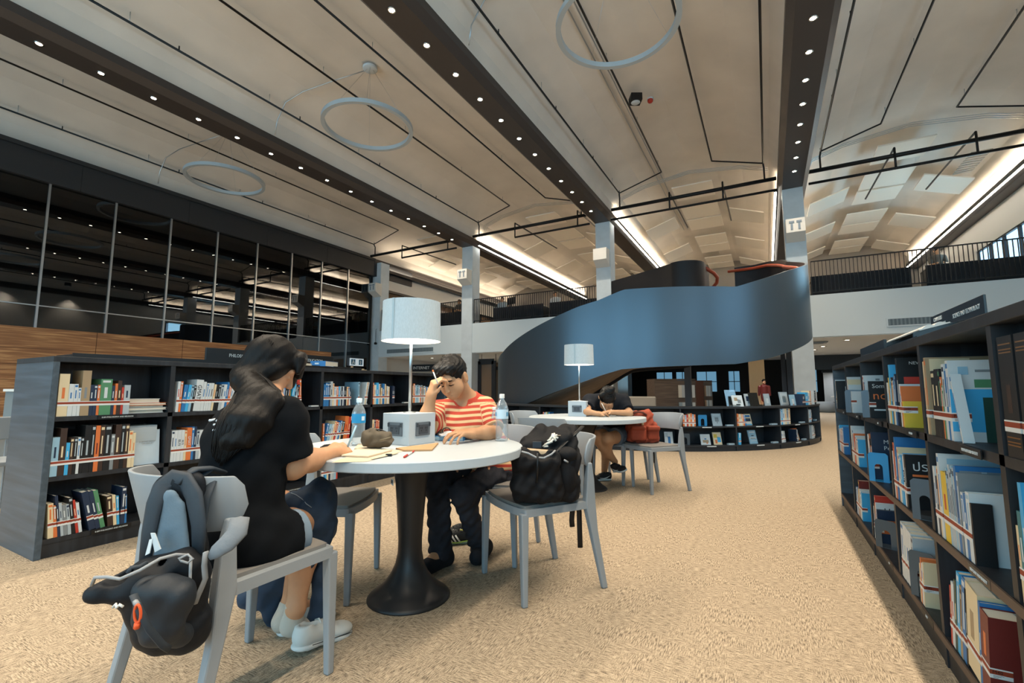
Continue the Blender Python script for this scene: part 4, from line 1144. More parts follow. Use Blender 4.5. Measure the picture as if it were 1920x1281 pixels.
def bookend(loc, rz, colr, label, h=0.15, w=0.11):
    t = empty('bookend', loc, rz, label, 'bookend')
    P = [(-w / 2, 0), (-w / 2, h - 0.012), (-w / 2 + 0.012, h), (w / 2 - 0.012, h), (w / 2, h - 0.012), (w / 2, 0), (w * 0.2, 0)]
    n = 8; P += [(w * 0.2 * math.cos(PI * k / n), h * 0.5 + w * 0.2 * math.sin(PI * k / n)) for k in range(n + 1)] + [(-w * 0.2, 0)]
    M = Matrix(((1, 0, 0, 0), (0, 0, 1, 0), (0, 1, 0, 0), (0, 0, 0, 1)))
    MB().prism(P, -0.001, 0.001, 0, M).build('plate', colr, t)
    MB().boxb(-w / 2, w / 2, 0, 0.09, 0, 0.0015).build('foot', colr, t)


M_be_grey = mat('bookend_grey', '#525e68', 0.35, metal=0.4); M_be_blue = mat('bookend_blue', '#2b8cc4', 0.4)

GL = 'books in the long bookcase'
LW = ['first', 'second', 'third', 'fourth', 'fifth', 'last']
def lwhere(r, b): return '%s row, %s bay of long bookcase' % (r, LW[b])
row(bcl, 'L', 1.182, ZS[2], [('cream', .050, .275, {'acc': 'orange'}), ('white', .024, .210), ('white', .020, .210), ('white', .015, .185), ('tan', .045, .300, {'acc': 'grey'}), ('navy', .018, .205), ('navy', .018, .205), ('orange', .014, .205),
    ('green', .062, .245, {'acc': 'white'}), ('navy', .016, .20), ('orange', .014, .215), ('brown', .022, .235), ('red', .013, .19), ('silver', .036, .205)], lwhere('top', 0), GL)
row(bcl, 'L', 1.178, ZS[1], [('pale blue', .034, .245), ('brown', .032, .30), ('sky blue', .018, .205), ('brown', .018, .235), ('black', .017, .235), ('white', .014, .235), ('black', .016, .235), ('black', .034, .31), ('black', .020, .31), ('orange', .024, .305, {'acc': 'maroon'}),
    ('brown', .024, .305), ('black', .036, .305), ('grey', .020, .24), ('brown', .032, .305), ('black', .022, .305), ('brown', .022, .305), ('cream', .022, .255), ('cream', .016, .24)], lwhere('middle', 0), GL)
row(bcl, 'L', 1.20, ZS[0], [('cream', .026, .215, {'lean': -4}), ('orange', .018, .20, {'lean': -5}), ('navy', .014, .26, {'lean': -7}), ('silver', .014, .21, {'lean': -7}), ('grey', .018, .195, {'lean': -7}), ('silver', .016, .195, {'lean': -7}), ('black', .020, .235, {'lean': -8}), ('red', .014, .215, {'lean': -9}),
    ('white', .016, .195, {'lean': -9}), ('gap', .035, 0), ('navy', .034, .26, {'lean': -13}), ('navy', .022, .26, {'lean': -13}), ('green', .024, .26, {'lean': -13, 'acc': 'silver'}), ('gap', .012, 0), ('brown', .030, .205, {'lean': -6}), ('cream', .018, .205, {'lean': -6}), ('sky blue', .014, .195, {'lean': -5}), ('navy', .026, .25), ('blue', .012, .195, {'lean': -3})], lwhere('bottom', 0), GL)
# flat stack and the boxed display in the first bay
for k, (c, w, h, d) in enumerate((('white', .022, .16, .24), ('white', .018, .17, .25), ('black', .016, .16, .23), ('orange', .018, .17, .24), ('white', .030, .15, .20))):
    z = ZS[2] + sum(x[1] for x in (('', .022), ('', .018), ('', .016), ('', .018))[:k]) + 0.001
    b = book((0, 0, 0), 0, c, w, h, d, 0, False, label='%s book lying flat, %s from the bottom of the stack, top row, first bay' % (c, ORD[k]), group='flat stack in the first bay')
    b.matrix_world = Matrix.Translation((LX - 0.20, 1.555 + 0.004 * k, z)) @ Matrix(((0, 0, 1, 0), (0, 1, 0, 0), (-1, 0, 0, w), (0, 0, 0, 1)))
b = book((LX - 0.06, 1.60, ZS[1]), PI / 2, 'silver', .17, .285, .2, 0, False, label='grey archive box standing behind the marble patterned display book', group=None, detail=False); b['category'] = 'box'; b.name = 'archive_box'
t = empty('display_book', (LX - 0.045, 1.71, ZS[1]), PI / 2, 'pale marble patterned book shown face out, middle row, first bay', 'book')
bk = MB().box((0, 0.02, 0.125), (0.165, 0.018, 0.25), Matrix.Rotation(math.radians(-6), 3, 'X')).build('cover', mat('marble_cover', '#b9c9d3', 0.4, var=(6, 0.12, (1, 1, 0.4))), t)
text_mesh('cover_lettering', 'A SHORT ESSAY\nON SPACE', 0.014, BM['grey'], bk, frame((0.0, 0.005, 0.16), (1, 0, 0), (0, 0.1, 0.99), (0, -0.99, 0.1)))
MB().box((-0.06, 0.0115, 0.09), (0.035, 0.001, 0.01), Matrix.Rotation(math.radians(-6), 3, 'X')).build('call_number_label', M_lr, bk)
WB = ['white', 'white', 'blue', 'pale blue', 'sky blue', 'navy', 'black', 'cream', 'silver', 'orange', 'red', 'teal']
row(bcl, 'L', 1.86, ZS[2], [('white', .018, .235, {'acc': 'red', 'lean': 2}), ('orange', .016, .235, {'lean': 2}), ('blue', .026, .21, {'lean': 5}), ('sky blue', .020, .21, {'lean': 6}), ('pale blue', .018, .205, {'lean': 6}), ('black', .018, .205, {'lean': 6}), ('white', .052, .25, {'lean': 4, 'title': ('GMAT', .042, 'black')}), ('white', .022, .235, {'lean': 4}), ('white', .016, .225, {'lean': 5}),
    ('white', .016, .225, {'lean': 5}), ('white', .020, .225, {'lean': 5, 'acc': 'black'}), ('cream', .016, .215, {'lean': 6}), ('black', .018, .215, {'lean': 6}), ('black', .018, .215, {'lean': 6}), ('silver', .022, .215, {'lean': 6}), ('white', .022, .215, {'lean': 6}), ('blue', .018, .235, {'lean': 6}), ('orange', .018, .21, {'lean': 6}), ('white', .018, .21, {'lean': 6}), ('white', .018, .21, {'lean': 6})], lwhere('top', 1), GL)
row(bcl, 'L', 1.85, ZS[1], [('white', .020, .235, {'acc': 'navy'}), ('white', .018, .235), ('white', .026, .235, {'title': ('IELTS', .022, 'black')}), ('white', .020, .235, {'title': ('IELTS', .016, 'black')}), ('cream', .016, .23), ('orange', .034, .25, {'title': ('GMAT', .026, 'white')}), ('blue', .016, .255), ('navy', .016, .255), ('silver', .022, .225), ('white', .020, .225), ('white', .020, .225), ('white', .018, .22), ('red', .018, .22), ('white', .018, .22)], lwhere('middle', 1), GL)
row(bcl, 'L', 2.53, ZS[2], gen(7, ['white', 'orange', 'cream', 'red'], h=(.2, .24)) + gen(6, ['white', 'blue', 'sky blue', 'black'], h=(.2, .235), lean=5) + [('yellow', .016, .26), ('sky blue', .024, .24, {'lean': 8}), ('pale blue', .016, .22, {'lean': 8}), ('white', .016, .22, {'lean': 5}), ('white', .020, .22, {'lean': 5}), ('red', .026, .27, {'lean': -3}), ('orange', .016, .27, {'lean': -3})], lwhere('top', 2), GL)
row(bcl, 'L', 2.56, ZS[0], gen(6, WB), lwhere('bottom', 2), GL)
row(bcl, 'L', 3.21, ZS[2], [('blue', .022, .225), ('blue', .020, .24), ('blue', .020, .235), ('navy', .016, .24), ('silver', .026, .255), ('cream', .018, .235), ('white', .014, .20), ('white', .016, .20), ('orange', .022, .205), ('sky blue', .020, .205), ('silver', .016, .205), ('navy', .018, .2), ('white', .014, .205), ('navy', .016, .2), ('black', .018, .2), ('cream', .016, .2), ('orange', .014, .2), ('white', .022, .195, {'lean': -5}), ('navy', .016, .19, {'lean': -6})], lwhere('top', 3), GL)
row(bcl, 'L', 3.665, ZS[2], [('pale blue', .02, .255, {'d': .22}), ('gap', .06, 0), ('white', .014, .255, {'lean': 9}), ('cream', .014, .255, {'lean': 9}), ('silver', .014, .255, {'lean': 9})], 'leaning by the divider, top row, fourth bay', GL)
row(bcl, 'L', 3.22, ZS[1], [('orange', .016, .2), ('blue', .024, .2, {'lean': 10}), ('pale blue', .03, .19, {'lean': 12}), ('white', .02, .19, {'lean': 13}), ('cream', .024, .22, {'lean': 14}), ('red', .024, .21, {'lean': 14}), ('white', .024, .2, {'lean': 14}), ('blue', .02, .22, {'lean': 14}), ('cream', .02, .2, {'lean': 14}), ('black', .034, .21, {'lean': 8}), ('orange', .05, .26, {'lean': 6, 'acc': 'red'}), ('red', .03, .25, {'lean': 6})], lwhere('middle', 3), GL)
row(bcl, 'L', 3.22, ZS[0], gen(9, WB), lwhere('bottom', 3), GL)
row(bcl, 'L', 3.885, ZS[2], [('orange', .014, .25), ('cream', .018, .225), ('white', .016, .225), ('sky blue', .036, .25), ('white', .016, .235), ('tan', .020, .235), ('cream', .022, .19), ('blue', .034, .24), ('cream', .018, .235), ('tan', .016, .215), ('white', .020, .21), ('cream', .022, .205), ('gap', .05, 0), ('navy', .022, .215), ('navy', .014, .21)], lwhere('top', 4), GL)
row(bcl, 'L', 3.89, ZS[1], [('cream', .03, .2), ('navy', .02, .2), ('red', .036, .2), ('orange', .02, .19)], lwhere('middle', 4), GL)
row(bcl, 'L', 4.565, ZS[2], [('cream', .014, .22), ('orange', .028, .245), ('white', .016, .22), ('pale blue', .022, .22), ('pale blue', .030, .23), ('white', .03, .22), ('orange', .02, .2), ('silver', .024, .225), ('tan', .022, .215), ('white', .03, .215), ('cream', .02, .2), ('blue', .02, .21), ('white', .02, .2)], lwhere('top', 5), GL)

# ---- near bookcase along the aisle
GR = 'books in the near bookcase'
RW = ['bay nearest the camera', 'second bay', 'third bay', 'fourth bay', 'fifth bay', 'far end bay']
def rwhere(r, b): return '%s row, %s of near bookcase' % (r, RW[b])
row(bcr, 'R', 2.405, ZS[2], [('cream', .014, .285, {'d': .2}), ('tan', .024, .30, {'d': .235, 'acc': 'orange', 'cover': [('rect', .05, .98, .02, .98, 'cream'), ('rect', .55, .98, .55, .98, 'tan')], 'label': 'tall tan book with pale geometric cover behind two black books, top row, second bay'}),
    ('gap', .05, 0), ('black', .040, .245, {'acc': 'cream', 'd': .16, 'cover': [('rect', .1, .9, .62, .95, 'grey')]}), ('black', .040, .25, {'acc': 'cream', 'd': .16}), ('black', .018, .25, {'acc': 'green'}), ('orange', .011, .22), ('green', .014, .19), ('white', .024, .265, {'d': .19, 'acc': 'navy'}), ('blue', .016, .24, {'d': .15, 'acc': 'cream'}),
    ('white', .024, .275, {'d': .215, 'cover': [('rect', 0, .98, .12, .64, 'sky blue'), ('rect', .38, .98, 0.0, .54, 'dark green'), ('rect', .30, .50, .66, .76, 'green'), ('rect', .60, .90, .66, .76, 'green'), ('rect', .12, .24, .82, .92, 'pale blue'), ('rect', .32, .9, .85, .88, 'grey')], 'label': 'white catalogue with blue band and green leaves on its cover, top row, second bay'}),
    ('gap', .075, 0), ('white', .010, .235, {'d': .028, 'lab': False, 'lean': -17, 'label': 'white booklet leaning against the white and blue catalogue, top row, second bay'})], rwhere('top', 1), GR)
row(bcr, 'R', 2.40, ZS[1], [('white', .022, .255), ('navy', .022, .22), ('cream', .012, .26), ('white', .022, .31, {'d': .24, 'cover': [('rect', .1, .95, .1, .95, 'pale blue')]}), ('gap', .012, 0), ('yellow', .055, .25, {'d': .16, 'acc': 'red', 'cover': [('rect', .0, .5, .0, .45, 'red')], 'label': 'thick yellow book with red cover corner, middle row, second bay'}), ('pale blue', .014, .27), ('silver', .012, .26), ('silver', .014, .285, {'d': .2}),
    ('silver', .012, .27), ('pale blue', .014, .285), ('silver', .014, .28), ('blue', .02, .29, {'d': .22, 'acc': 'navy', 'cover': [('rect', .05, .95, .62, .95, 'grey'), ('rect', .05, .95, .3, .6, 'silver'), ('rect', .3, .36, .62, .95, 'silver')]}), ('grey', .016, .27, {'d': .2}), ('gap', .01, 0), ('white', .02, .21), ('blue', .022, .21, {'d': .13, 'cover': [('rect', .3, .7, .3, .36, 'yellow')]}), ('white', .03, .22, {'d': .16, 'acc': 'pale blue'}), ('black', .012, .19, {'d': .05, 'lab': False, 'acc': 'black'})], rwhere('middle', 1), GR)
row(bcr, 'R', 2.36, ZS[0], [('red', .016, .22, {'lean': 9}), ('white', .026, .24, {'lean': 9, 'acc': 'red'}), ('dark green', .022, .26, {'lean': 10}), ('sky blue', .026, .30, {'lean': 11}), ('tan', .02, .26, {'lean': 11}), ('blue', .032, .30, {'lean': 11, 'd': .22}), ('black', .016, .27, {'lean': 9, 'd': .22}), ('cream', .10, .285, {'lean': 8, 'd': .25, 'acc': 'tan', 'label': 'thick cream box file leaning in the bottom row, second bay of near bookcase'}), ('blue', .014, .27, {'lean': 8, 'd': .22}), ('maroon', .06, .25, {'lean': 8, 'd': .2, 'acc': 'orange'})], rwhere('bottom', 1), GR)
row(bcr, 'R', 3.07, ZS[2], [('white', .04, .21, {'acc': 'sky blue'}), ('yellow', .022, .235), ('sky blue', .032, .30, {'acc': 'white'}), ('brown', .016, .235), ('cream', .020, .215), ('white', .016, .22), ('blue', .022, .24), ('navy', .014, .25), ('gap', .03, 0),
    ('black', .03, .325, {'d': .22, 'acc': 'white', 'label': 'tall black box with red flash and blue picture, top row, third bay', 'cover': [('rect', .1, .95, .62, .72, 'red'), ('rect', .0, .98, .40, .58, 'pale blue'), ('rect', .1, .98, .02, .4, 'blue'), ('text', 'NEW', .02, .2, .92, 'white')]}), ('white', .022, .2), ('orange', .014, .19), ('yellow', .022, .12)], rwhere('top', 2), GR)
row(bcr, 'R', 3.07, ZS[1], [('white', .018, .235), ('orange', .03, .28, {'acc': 'red'}), ('blue', .026, .31, {'d': .25}), ('gap', .02, 0), ('cream', .02, .265, {'d': .22, 'cover': [('rect', .08, .95, .05, .9, 'sky blue')]}), ('white', .022, .235), ('sky blue', .02, .23), ('sky blue', .018, .23, {'acc': 'pale blue'}), ('gap', .016, 0), ('white', .024, .235, {'title': ('STATE', .02, 'black')}),
    ('black', .028, .245, {'d': .19, 'label': 'black book with white Thai cover title, middle row, third bay', 'cover': [('text', 'ประม', .055, .12, .78, 'white'), ('rect', .12, .9, .60, .64, 'orange'), ('rect', .5, .9, .25, .4, 'grey')]}), ('gap', .05, 0)], rwhere('middle', 2), GR)
row(bcr, 'R', 3.06, ZS[0], [('white', .045, .275, {'lean': 8, 'd': .2}), ('white', .045, .275, {'lean': 9, 'd': .2, 'acc': 'pale blue'}), ('white', .042, .27, {'lean': 9, 'd': .2}), ('white', .042, .265, {'lean': 9, 'd': .2, 'acc': 'pale blue'}), ('silver', .03, .255, {'lean': 9, 'd': .2}), ('gap', .10, 0), ('cream', .014, .17, {'lean': 7}), ('orange', .014, .2, {'lean': 7}), ('white', .018, .18, {'lean': 7}), ('cream', .014, .19, {'lean': 7})], rwhere('bottom', 2), GR)
row(bcr, 'R', 3.755, ZS[2], [('white', .03, .265, {'d': .21, 'acc': 'red', 'cover': [('rect', .1, .95, .72, .76, 'orange'), ('rect', .3, .4, .84, .92, 'grey'), ('rect', .5, .95, .88, .9, 'grey')]}), ('brown', .018, .22), ('white', .02, .23), ('gap', .10, 0), ('black', .022, .225, {'d': .19, 'cover': [('text', 'Som', .035, .08, .86, 'white'), ('text', 'nd', .07, .08, .60, 'orange'), ('rect', .1, .8, .2, .24, 'white')], 'label': 'black book with orange lettering beside the grey bookend, top row, fourth bay'})], rwhere('top', 3), GR)
row(bcr, 'R', 3.75, ZS[1], [('black', .012, .255), ('white', .02, .265, {'d': .22}), ('white', .018, .255), ('orange', .012, .27, {'d': .23}), ('black', .026, .24), ('orange', .02, .2), ('navy', .024, .285, {'d': .23, 'label': 'dark blue book titled Measuring Performance, middle row, fourth bay', 'cover': [('text', 'Measuring', .034, .25, .80, 'white'), ('text', 'Performance', .034, .25, .67, 'white')]}), ('gap', .03, 0)], rwhere('middle', 3), GR)
row(bcr, 'R', 3.74, ZS[0], [('white', .016, .2, {'lean': 5}), ('black', .03, .22, {'lean': 5}), ('red', .02, .275, {'lean': 4, 'd': .2}), ('white', .022, .235, {'lean': 4, 'd': .19, 'cover': [('text', 'Urb', .045, .2, .82, 'black')]}), ('navy', .02, .2, {'lean': 3, 'd': .17, 'cover': [('rect', .1, .9, .3, .7, 'orange')]})], rwhere('bottom', 3), GR)
row(bcr, 'R', 4.44, ZS[2], [('white', .022, .27, {'d': .21}), ('cream', .016, .25), ('white', .02, .21), ('gap', .10, 0), ('white', .016, .16, {'d': .18})], rwhere('top', 4), GR)
row(bcr, 'R', 4.43, ZS[1], [('white', .03, .27, {'d': .22}), ('cream', .03, .21), ('pale blue', .026, .25), ('white', .02, .25, {'d': .2}), ('orange', .04, .22, {'acc': 'white'}), ('red', .03, .2), ('white', .03, .21), ('cream', .03, .2), ('white', .03, .2), ('sky blue', .03, .19)], rwhere('middle', 4), GR)
row(bcr, 'R', 4.40, ZS[0], [('blue', .02, .2, {'lean': 6}), ('white', .03, .2, {'lean': 7}), ('blue', .03, .2, {'lean': 7}), ('cream', .03, .2, {'lean': 7}), ('maroon', .03, .27, {'lean': 6}), ('white', .03, .21, {'lean': 6}), ('white', .03, .2, {'lean': 6}), ('sky blue', .03, .2, {'lean': 6})], rwhere('bottom', 4), GR)
row(bcr, 'R', 5.16, ZS[2], [('white', .02, .26), ('black', .05, .25, {'d': .22, 'lab': False, 'acc': 'cream', 'cover': [('rect', .3, .4, .2, .8, 'white'), ('rect', .5, .9, .3, .5, 'sky blue')]})], rwhere('top', 5), GR)
row(bcr, 'R', 5.14, ZS[1], [('white', .03, .22), ('sky blue', .03, .23), ('white', .03, .2), ('orange', .03, .2), ('white', .04, .21), ('red', .03, .2), ('white', .04, .2), ('blue', .06, .23, {'d': .2})], rwhere('middle', 5), GR)
row(bcr, 'R', 1.715, ZS[2], [('black', .085, .315, {'d': .2, 'acc': 'brown'}), ('gap', .012, 0), ('black', .085, .315, {'d': .2, 'acc': 'brown'}), ('gap', .012, 0), ('black', .085, .315, {'d': .2, 'acc': 'brown'}), ('black', .085, .315, {'d': .2, 'acc': 'brown'})], rwhere('top', 0), GR)
for k in range(4):   # gilt bands of the encyclopaedia volumes
    for b in [o for o in bpy.data.objects if o.get('category') == 'book' and abs(o.location.y - (1.715 - k * 0.0982)) < 0.03 and abs(o.location.z - ZS[2]) < 0.01 and o.location.x > 0][:1]:
        g = MB()
        for z in (0.03, 0.038, 0.05, 0.27, 0.278, 0.292): g.boxb(0.008, 0.077, -0.001, 0.0, z, z + 0.0035)
        g.build('gilt_band', mat('gilt', '#a8743c', 0.3, metal=0.7), b)
row(bcr, 'R', 1.72, ZS[1], [('cream', .012, .2), ('teal', .02, .24), ('sky blue', .018, .315, {'d': .24, 'label': 'bright blue folder with Thai cover title, middle row, bay nearest the camera', 'cover': [('text', 'ยุทธ\nรัฐบาล\nหมาย', .05, .2, .66, 'navy')]}), ('gap', .03, 0), ('green', .014, .25), ('orange', .03, .255, {'d': .2, 'acc': 'yellow', 'cover': [('rect', .1, .9, .1, .9, 'red'), ('rect', .2, .8, .3, .7, 'yellow')]}), ('white', .03, .24), ('black', .03, .22)], rwhere('middle', 0), GR)
bookend((RX + 0.03, 3.585, ZS[2]), -PI / 2 + 1.2, M_be_grey, 'grey metal bookend, top row, fourth bay of near bookcase', 0.17, 0.12)
bookend((RX + 0.03, 4.29, ZS[2]), -PI / 2 + 1.2, M_be_grey, 'grey metal bookend, top row, fifth bay of near bookcase', 0.17, 0.12)
bookend((RX + 0.02, 2.60, ZS[1]), -PI / 2 + 1.1, M_be_grey, 'grey metal bookend beside the Thai titled black book', 0.17, 0.09)
bookend((RX + 0.03, 3.53, ZS[0]), -PI / 2 + 1.0, M_be_grey, 'grey metal bookend, bottom row, fourth bay of near bookcase', 0.16, 0.11)
bookend((RX + 0.03, 2.79, ZS[0]), -PI / 2 + 0.9, M_be_grey, 'grey metal bookend beside the white leaning set, bottom row', 0.2, 0.10)
bookend((RX + 0.02, 3.53, ZS[1]), -PI / 2 + 1.1, M_be_blue, 'bright blue bookend in front of the dark blue book, middle row, fourth bay', 0.17, 0.10)
for k, (y, z) in enumerate(((3.15, ZS[2]), (3.80, ZS[2]), (4.50, ZS[2]))):
    t = empty('label_stand', (LX - 0.02, y - 0.03, z), PI / 2, 'small white shelf tag by a divider on the top shelf, %s from the near end' % ORD[k], 'tag')
    MB().boxb(-0.045, 0.045, 0.0, 0.04, 0, 0.012).build('plate', M_white, t)


# ---- face-out and spine-out books of the curved bookcase
GC_ = 'books in the curved bookcase'
FAR = []
def crow(a_deg, z, spec, where, lean=0):
    p = 0.0
    for n, s in enumerate(spec):
        c, w, h = s[:3]; o = s[3] if len(s) > 3 else {}
        a = math.radians(a_deg) + p / (CR - 0.06); x, y = CC[0] + (CR - 0.04) * math.cos(a), CC[1] + (CR - 0.04) * math.sin(a)
        lb = '%s %s book, %s from left, %s' % (c, size_word(w, h), ORD[n], where)
        FAR.append(book((x, y, z), a + PI / 2, c, w, h, 0.14, math.radians(o.get('lean', lean)), True, label=lb, group=GC_, lz=0.045))
        p += w / math.cos(math.radians(o.get('lean', lean))) + 0.0015


def face_out(a_deg, r, z, c, w, h, marks, label, tilt=14, yaw=0, cat='book', nm='display_book'):
    a = math.radians(a_deg)
    t = empty(nm, (CC[0] + r * math.cos(a), CC[1] + r * math.sin(a), z), a + PI / 2 + yaw, label, cat)
    Rm = Matrix.Rotation(math.radians(-tilt), 4, 'X')
    cv = MB().boxb(-w / 2, w / 2, 0.0, 0.014, 0, h).build('cover', BM[c], t); cv.matrix_local = Rm
    for x0, x1, z0, z1, mc in marks:
        MB().boxb(-w / 2 + w * x0, -w / 2 + w * x1, -0.0015, 0.0, h * z0, h * z1).build('cover_print', BM[mc], cv)
    MB().box((0, 0.055, h * 0.3), (0.05, 0.004, h * 0.66), Matrix.Rotation(math.radians(20), 3, 'X')).build('easel_back', M_be_grey, t)


C1, C0, C2 = 0.417, 0.10, 0.745
crow(-63.6, C1, [('orange', .03, .2), ('white', .03, .19), ('red', .03, .2), ('cream', .03, .21), ('orange', .03, .22), ('white', .03, .2), ('orange', .025, .2)], 'upper shelf right of the orange backpack')
crow(-49.6, C1, [('orange', .03, .21), ('cream', .03, .2), ('white', .03, .2, {'lean': -6}), ('cream', .03, .2, {'lean': -8}), ('orange', .03, .2, {'lean': -9}), ('blue', .03, .19, {'lean': -10})], 'upper shelf in the middle of the curve')
crow(-35.8, C1, [('white', .05, .27), ('sky blue', .04, .27), ('white', .06, .28), ('cream', .05, .28), ('silver', .06, .28), ('cream', .05, .28)], 'upper shelf near the concrete column')
crow(-20.0, C1, [('white', .04, .23), ('sky blue', .04, .22), ('white', .05, .24), ('navy', .05, .23)], 'upper shelf at the right end of the curve')
crow(-35.8, C0, [('sky blue', .03, .26), ('white', .06, .2, {'lean': -6}), ('silver', .05, .2, {'lean': -8})], 'lower shelf near the concrete column')
crow(-28.6, C0, [('navy', .02, .21, {'lean': -4}), ('silver', .03, .21, {'lean': -4})], 'lower shelf left of the orange cover')
crow(-49.5, C0, [('sky blue', .05, .2, {'lean': 2})], 'lower shelf in the middle of the curve')
crow(-18.0, C0, [('white', .05, .25, {'lean': -6}), ('silver', .05, .25, {'lean': -7}), ('white', .05, .23, {'lean': -8}), ('black', .06, .25, {'lean': -4})], 'lower shelf at the right end of the curve')
crow(-100.3, C1, [('red', .03, .2), ('sky blue', .03, .19), ('cream', .03, .2), ('green', .03, .19), ('blue', .03, .2)], 'upper shelf left of the further table lamp')
R_ = CR - 0.12
face_out(-54.2, R_, C1, 'silver', .17, .215, [(.3, .7, .35, .7, 'grey'), (.46, .54, .2, .4, 'grey'), (.15, .85, .85, .9, 'white')], 'pale book with a grey tree on its cover, upper shelf of the curve')
face_out(-45.3, R_, C1, 'cream', .17, .20, [(.1, .9, .72, .9, 'blue'), (.1, .9, .35, .62, 'navy'), (.05, .95, .02, .12, 'sky blue'), (.3, .9, .15, .3, 'white')], 'cream picture book with blue comic panels, upper shelf of the curve')
face_out(-57.5, R_, C0, 'white', .17, .18, [(.2, .8, .2, .45, 'tan'), (.4, .6, .5, .6, 'blue'), (.55, .7, .1, .2, 'orange')], 'white picture book with small figures, lower shelf of the curve')
face_out(-54.3, R_, C0, 'cream', .15, .21, [(.1, .5, .55, .85, 'yellow'), (.5, .9, .2, .6, 'sky blue'), (.2, .45, .1, .4, 'orange')], 'cream picture book with cartoon figure, lower shelf of the curve')
face_out(-43.8, R_, C0, 'pale blue', .17, .235, [(.15, .85, .8, .9, 'white'), (.1, .9, .35, .5, 'white'), (.2, .8, .37, .42, 'grey'), (.2, .9, .2, .24, 'white')], 'pale blue book with a row of drawings, lower shelf of the curve')
face_out(-26.0, R_, C0, 'orange', .24, .22, [(.05, .95, .05, .45, 'cream'), (.1, .9, .6, .85, 'red')], 'orange and cream book face out, lower shelf near the concrete column')
face_out(-66.8, R_, C0, 'white', .14, .22, [(.4, .7, .1, .6, 'blue'), (.1, .4, .6, .9, 'silver')], 'white book with a blue figure, lower shelf behind the orange backpack')
for a, z, m, lb in ((-58.2, C1, M_be_blue, 'bright blue bookend on the upper curved shelf'), (-62.8, C0, M_be_grey, 'grey bookend on the lower curved shelf')):
    x, y = cpt(a, R_); bookend((x, y, z), math.radians(a) + PI / 2, m, lb, 0.19, 0.155)
for k, (a, z) in enumerate(((-51.2, C1), (-51.0, C0), (-37.5, C1), (-37.3, C0), (-24.0, C1), (-23.0, C0), (-10.5, C1), (-65.0, C0))):
    x, y = cpt(a, CR - 0.05); t = empty('label_stand', (x, y, z), math.radians(a) + PI / 2, 'small pale shelf tag on the %s shelf of the curve, %s of its kind' % ('upper' if z > .3 else 'lower', ORD[k]), 'tag')
    MB().boxb(-0.08, 0.08, 0, 0.05, 0, 0.025).build('plate', mat('tag_blue_grey', '#9fb2bd', 0.5), t)
# display on top of the curve
face_out(-47.5, CR - 0.16, C2, 'white', .20, .20, [(.2, .5, .5, .8, 'tan'), (.5, .8, .3, .6, 'grey'), (.3, .7, .12, .22, 'black')], 'white patterned book on the curve top beside the clear stands', 16, -0.1)
face_out(-42.0, CR - 0.3, C2, 'white', .15, .22, [(.2, .6, .4, .8, 'navy'), (.4, .8, .2, .4, 'grey')], 'white book with dark drawing on the curve top', 10)
face_out(-34.5, CR - 0.3, C2, 'silver', .16, .22, [(.3, .7, .2, .6, 'white')], 'grey book with pale arch behind the row on the curve top', 8)
face_out(-27.3, CR - 0.25, C2, 'silver', .30, .25, [(.1, .9, .1, .9, 'white'), (.3, .7, .2, .7, 'pale blue')], 'large pale book face out on the curve top, left of the blue row', 8)
face_out(-26.6, CR - 0.12, C2, 'pale blue', .20, .20, [(.3, .7, .15, .6, 'white'), (.4, .6, .02, .12, 'orange')], 'pale blue book with white arch in front on the curve top', 8)
crow(-24.0, C2, [('navy', .10, .21), ('black', .04, .2), ('sky blue', .14, .24), ('white', .10, .23), ('cream', .05, .27), ('orange', .04, .27)], 'row on the curve top by the concrete column')
crow(-13.5, C2, [('white', .05, .27), ('black', .16, .25), ('navy', .08, .27), ('white', .10, .22)], 'last row on the curve top')
# past three hundred books in view, the small far spines become one object
dgf = bpy.context.evaluated_depsgraph_get(); dgf.update(); fb = MB(); fm = []
for o in FAR:
    for q in [o] + list(o.children):
        me = q.data; L = o.matrix_basis @ (q.matrix_basis if q is not o else Matrix())
        n0 = len(fb.v); fb.v += [tuple(L @ v.co) for v in me.vertices]
        for p in me.polygons:
            m_ = me.materials[p.material_index]
            if m_ not in fm: fm.append(m_)
            fb.f.append(tuple(i + n0 for i in p.vertices)); fb.m.append(fm.index(m_)); fb.sm.append(False)
for o in FAR:
    for q in list(o.children) + [o]: bpy.data.objects.remove(q)
tag(fb.build('shelved_books', fm), 'small upright books filling gaps on the low curved bookcase', 'books', None, 'stuff')
M_acryl = glass_mat('acrylic', (0.86, 0.90, 0.92), 0.06)
for k, (a, h) in enumerate(((-48.6, .29), (-41.0, .24))):
    x, y = cpt(a, CR - 0.22); t = empty('acrylic_stand', (x, y, C2), math.radians(a) + PI / 2, 'clear acrylic display stand on the curve top, %s' % ['behind the white patterned book', 'holding a slanted sheet'][k], 'display stand')
    MB().box((0, 0.04, h / 2), (0.22, 0.004, h), Matrix.Rotation(math.radians(-12), 3, 'X')).build('back_panel', M_acryl, t)
    MB().boxb(-0.11, 0.11, -0.06, 0.10, 0, 0.004).build('foot', M_acryl, t); MB().boxb(-0.11, 0.11, -0.06, -0.056, 0, 0.03).build('lip', M_acryl, t)

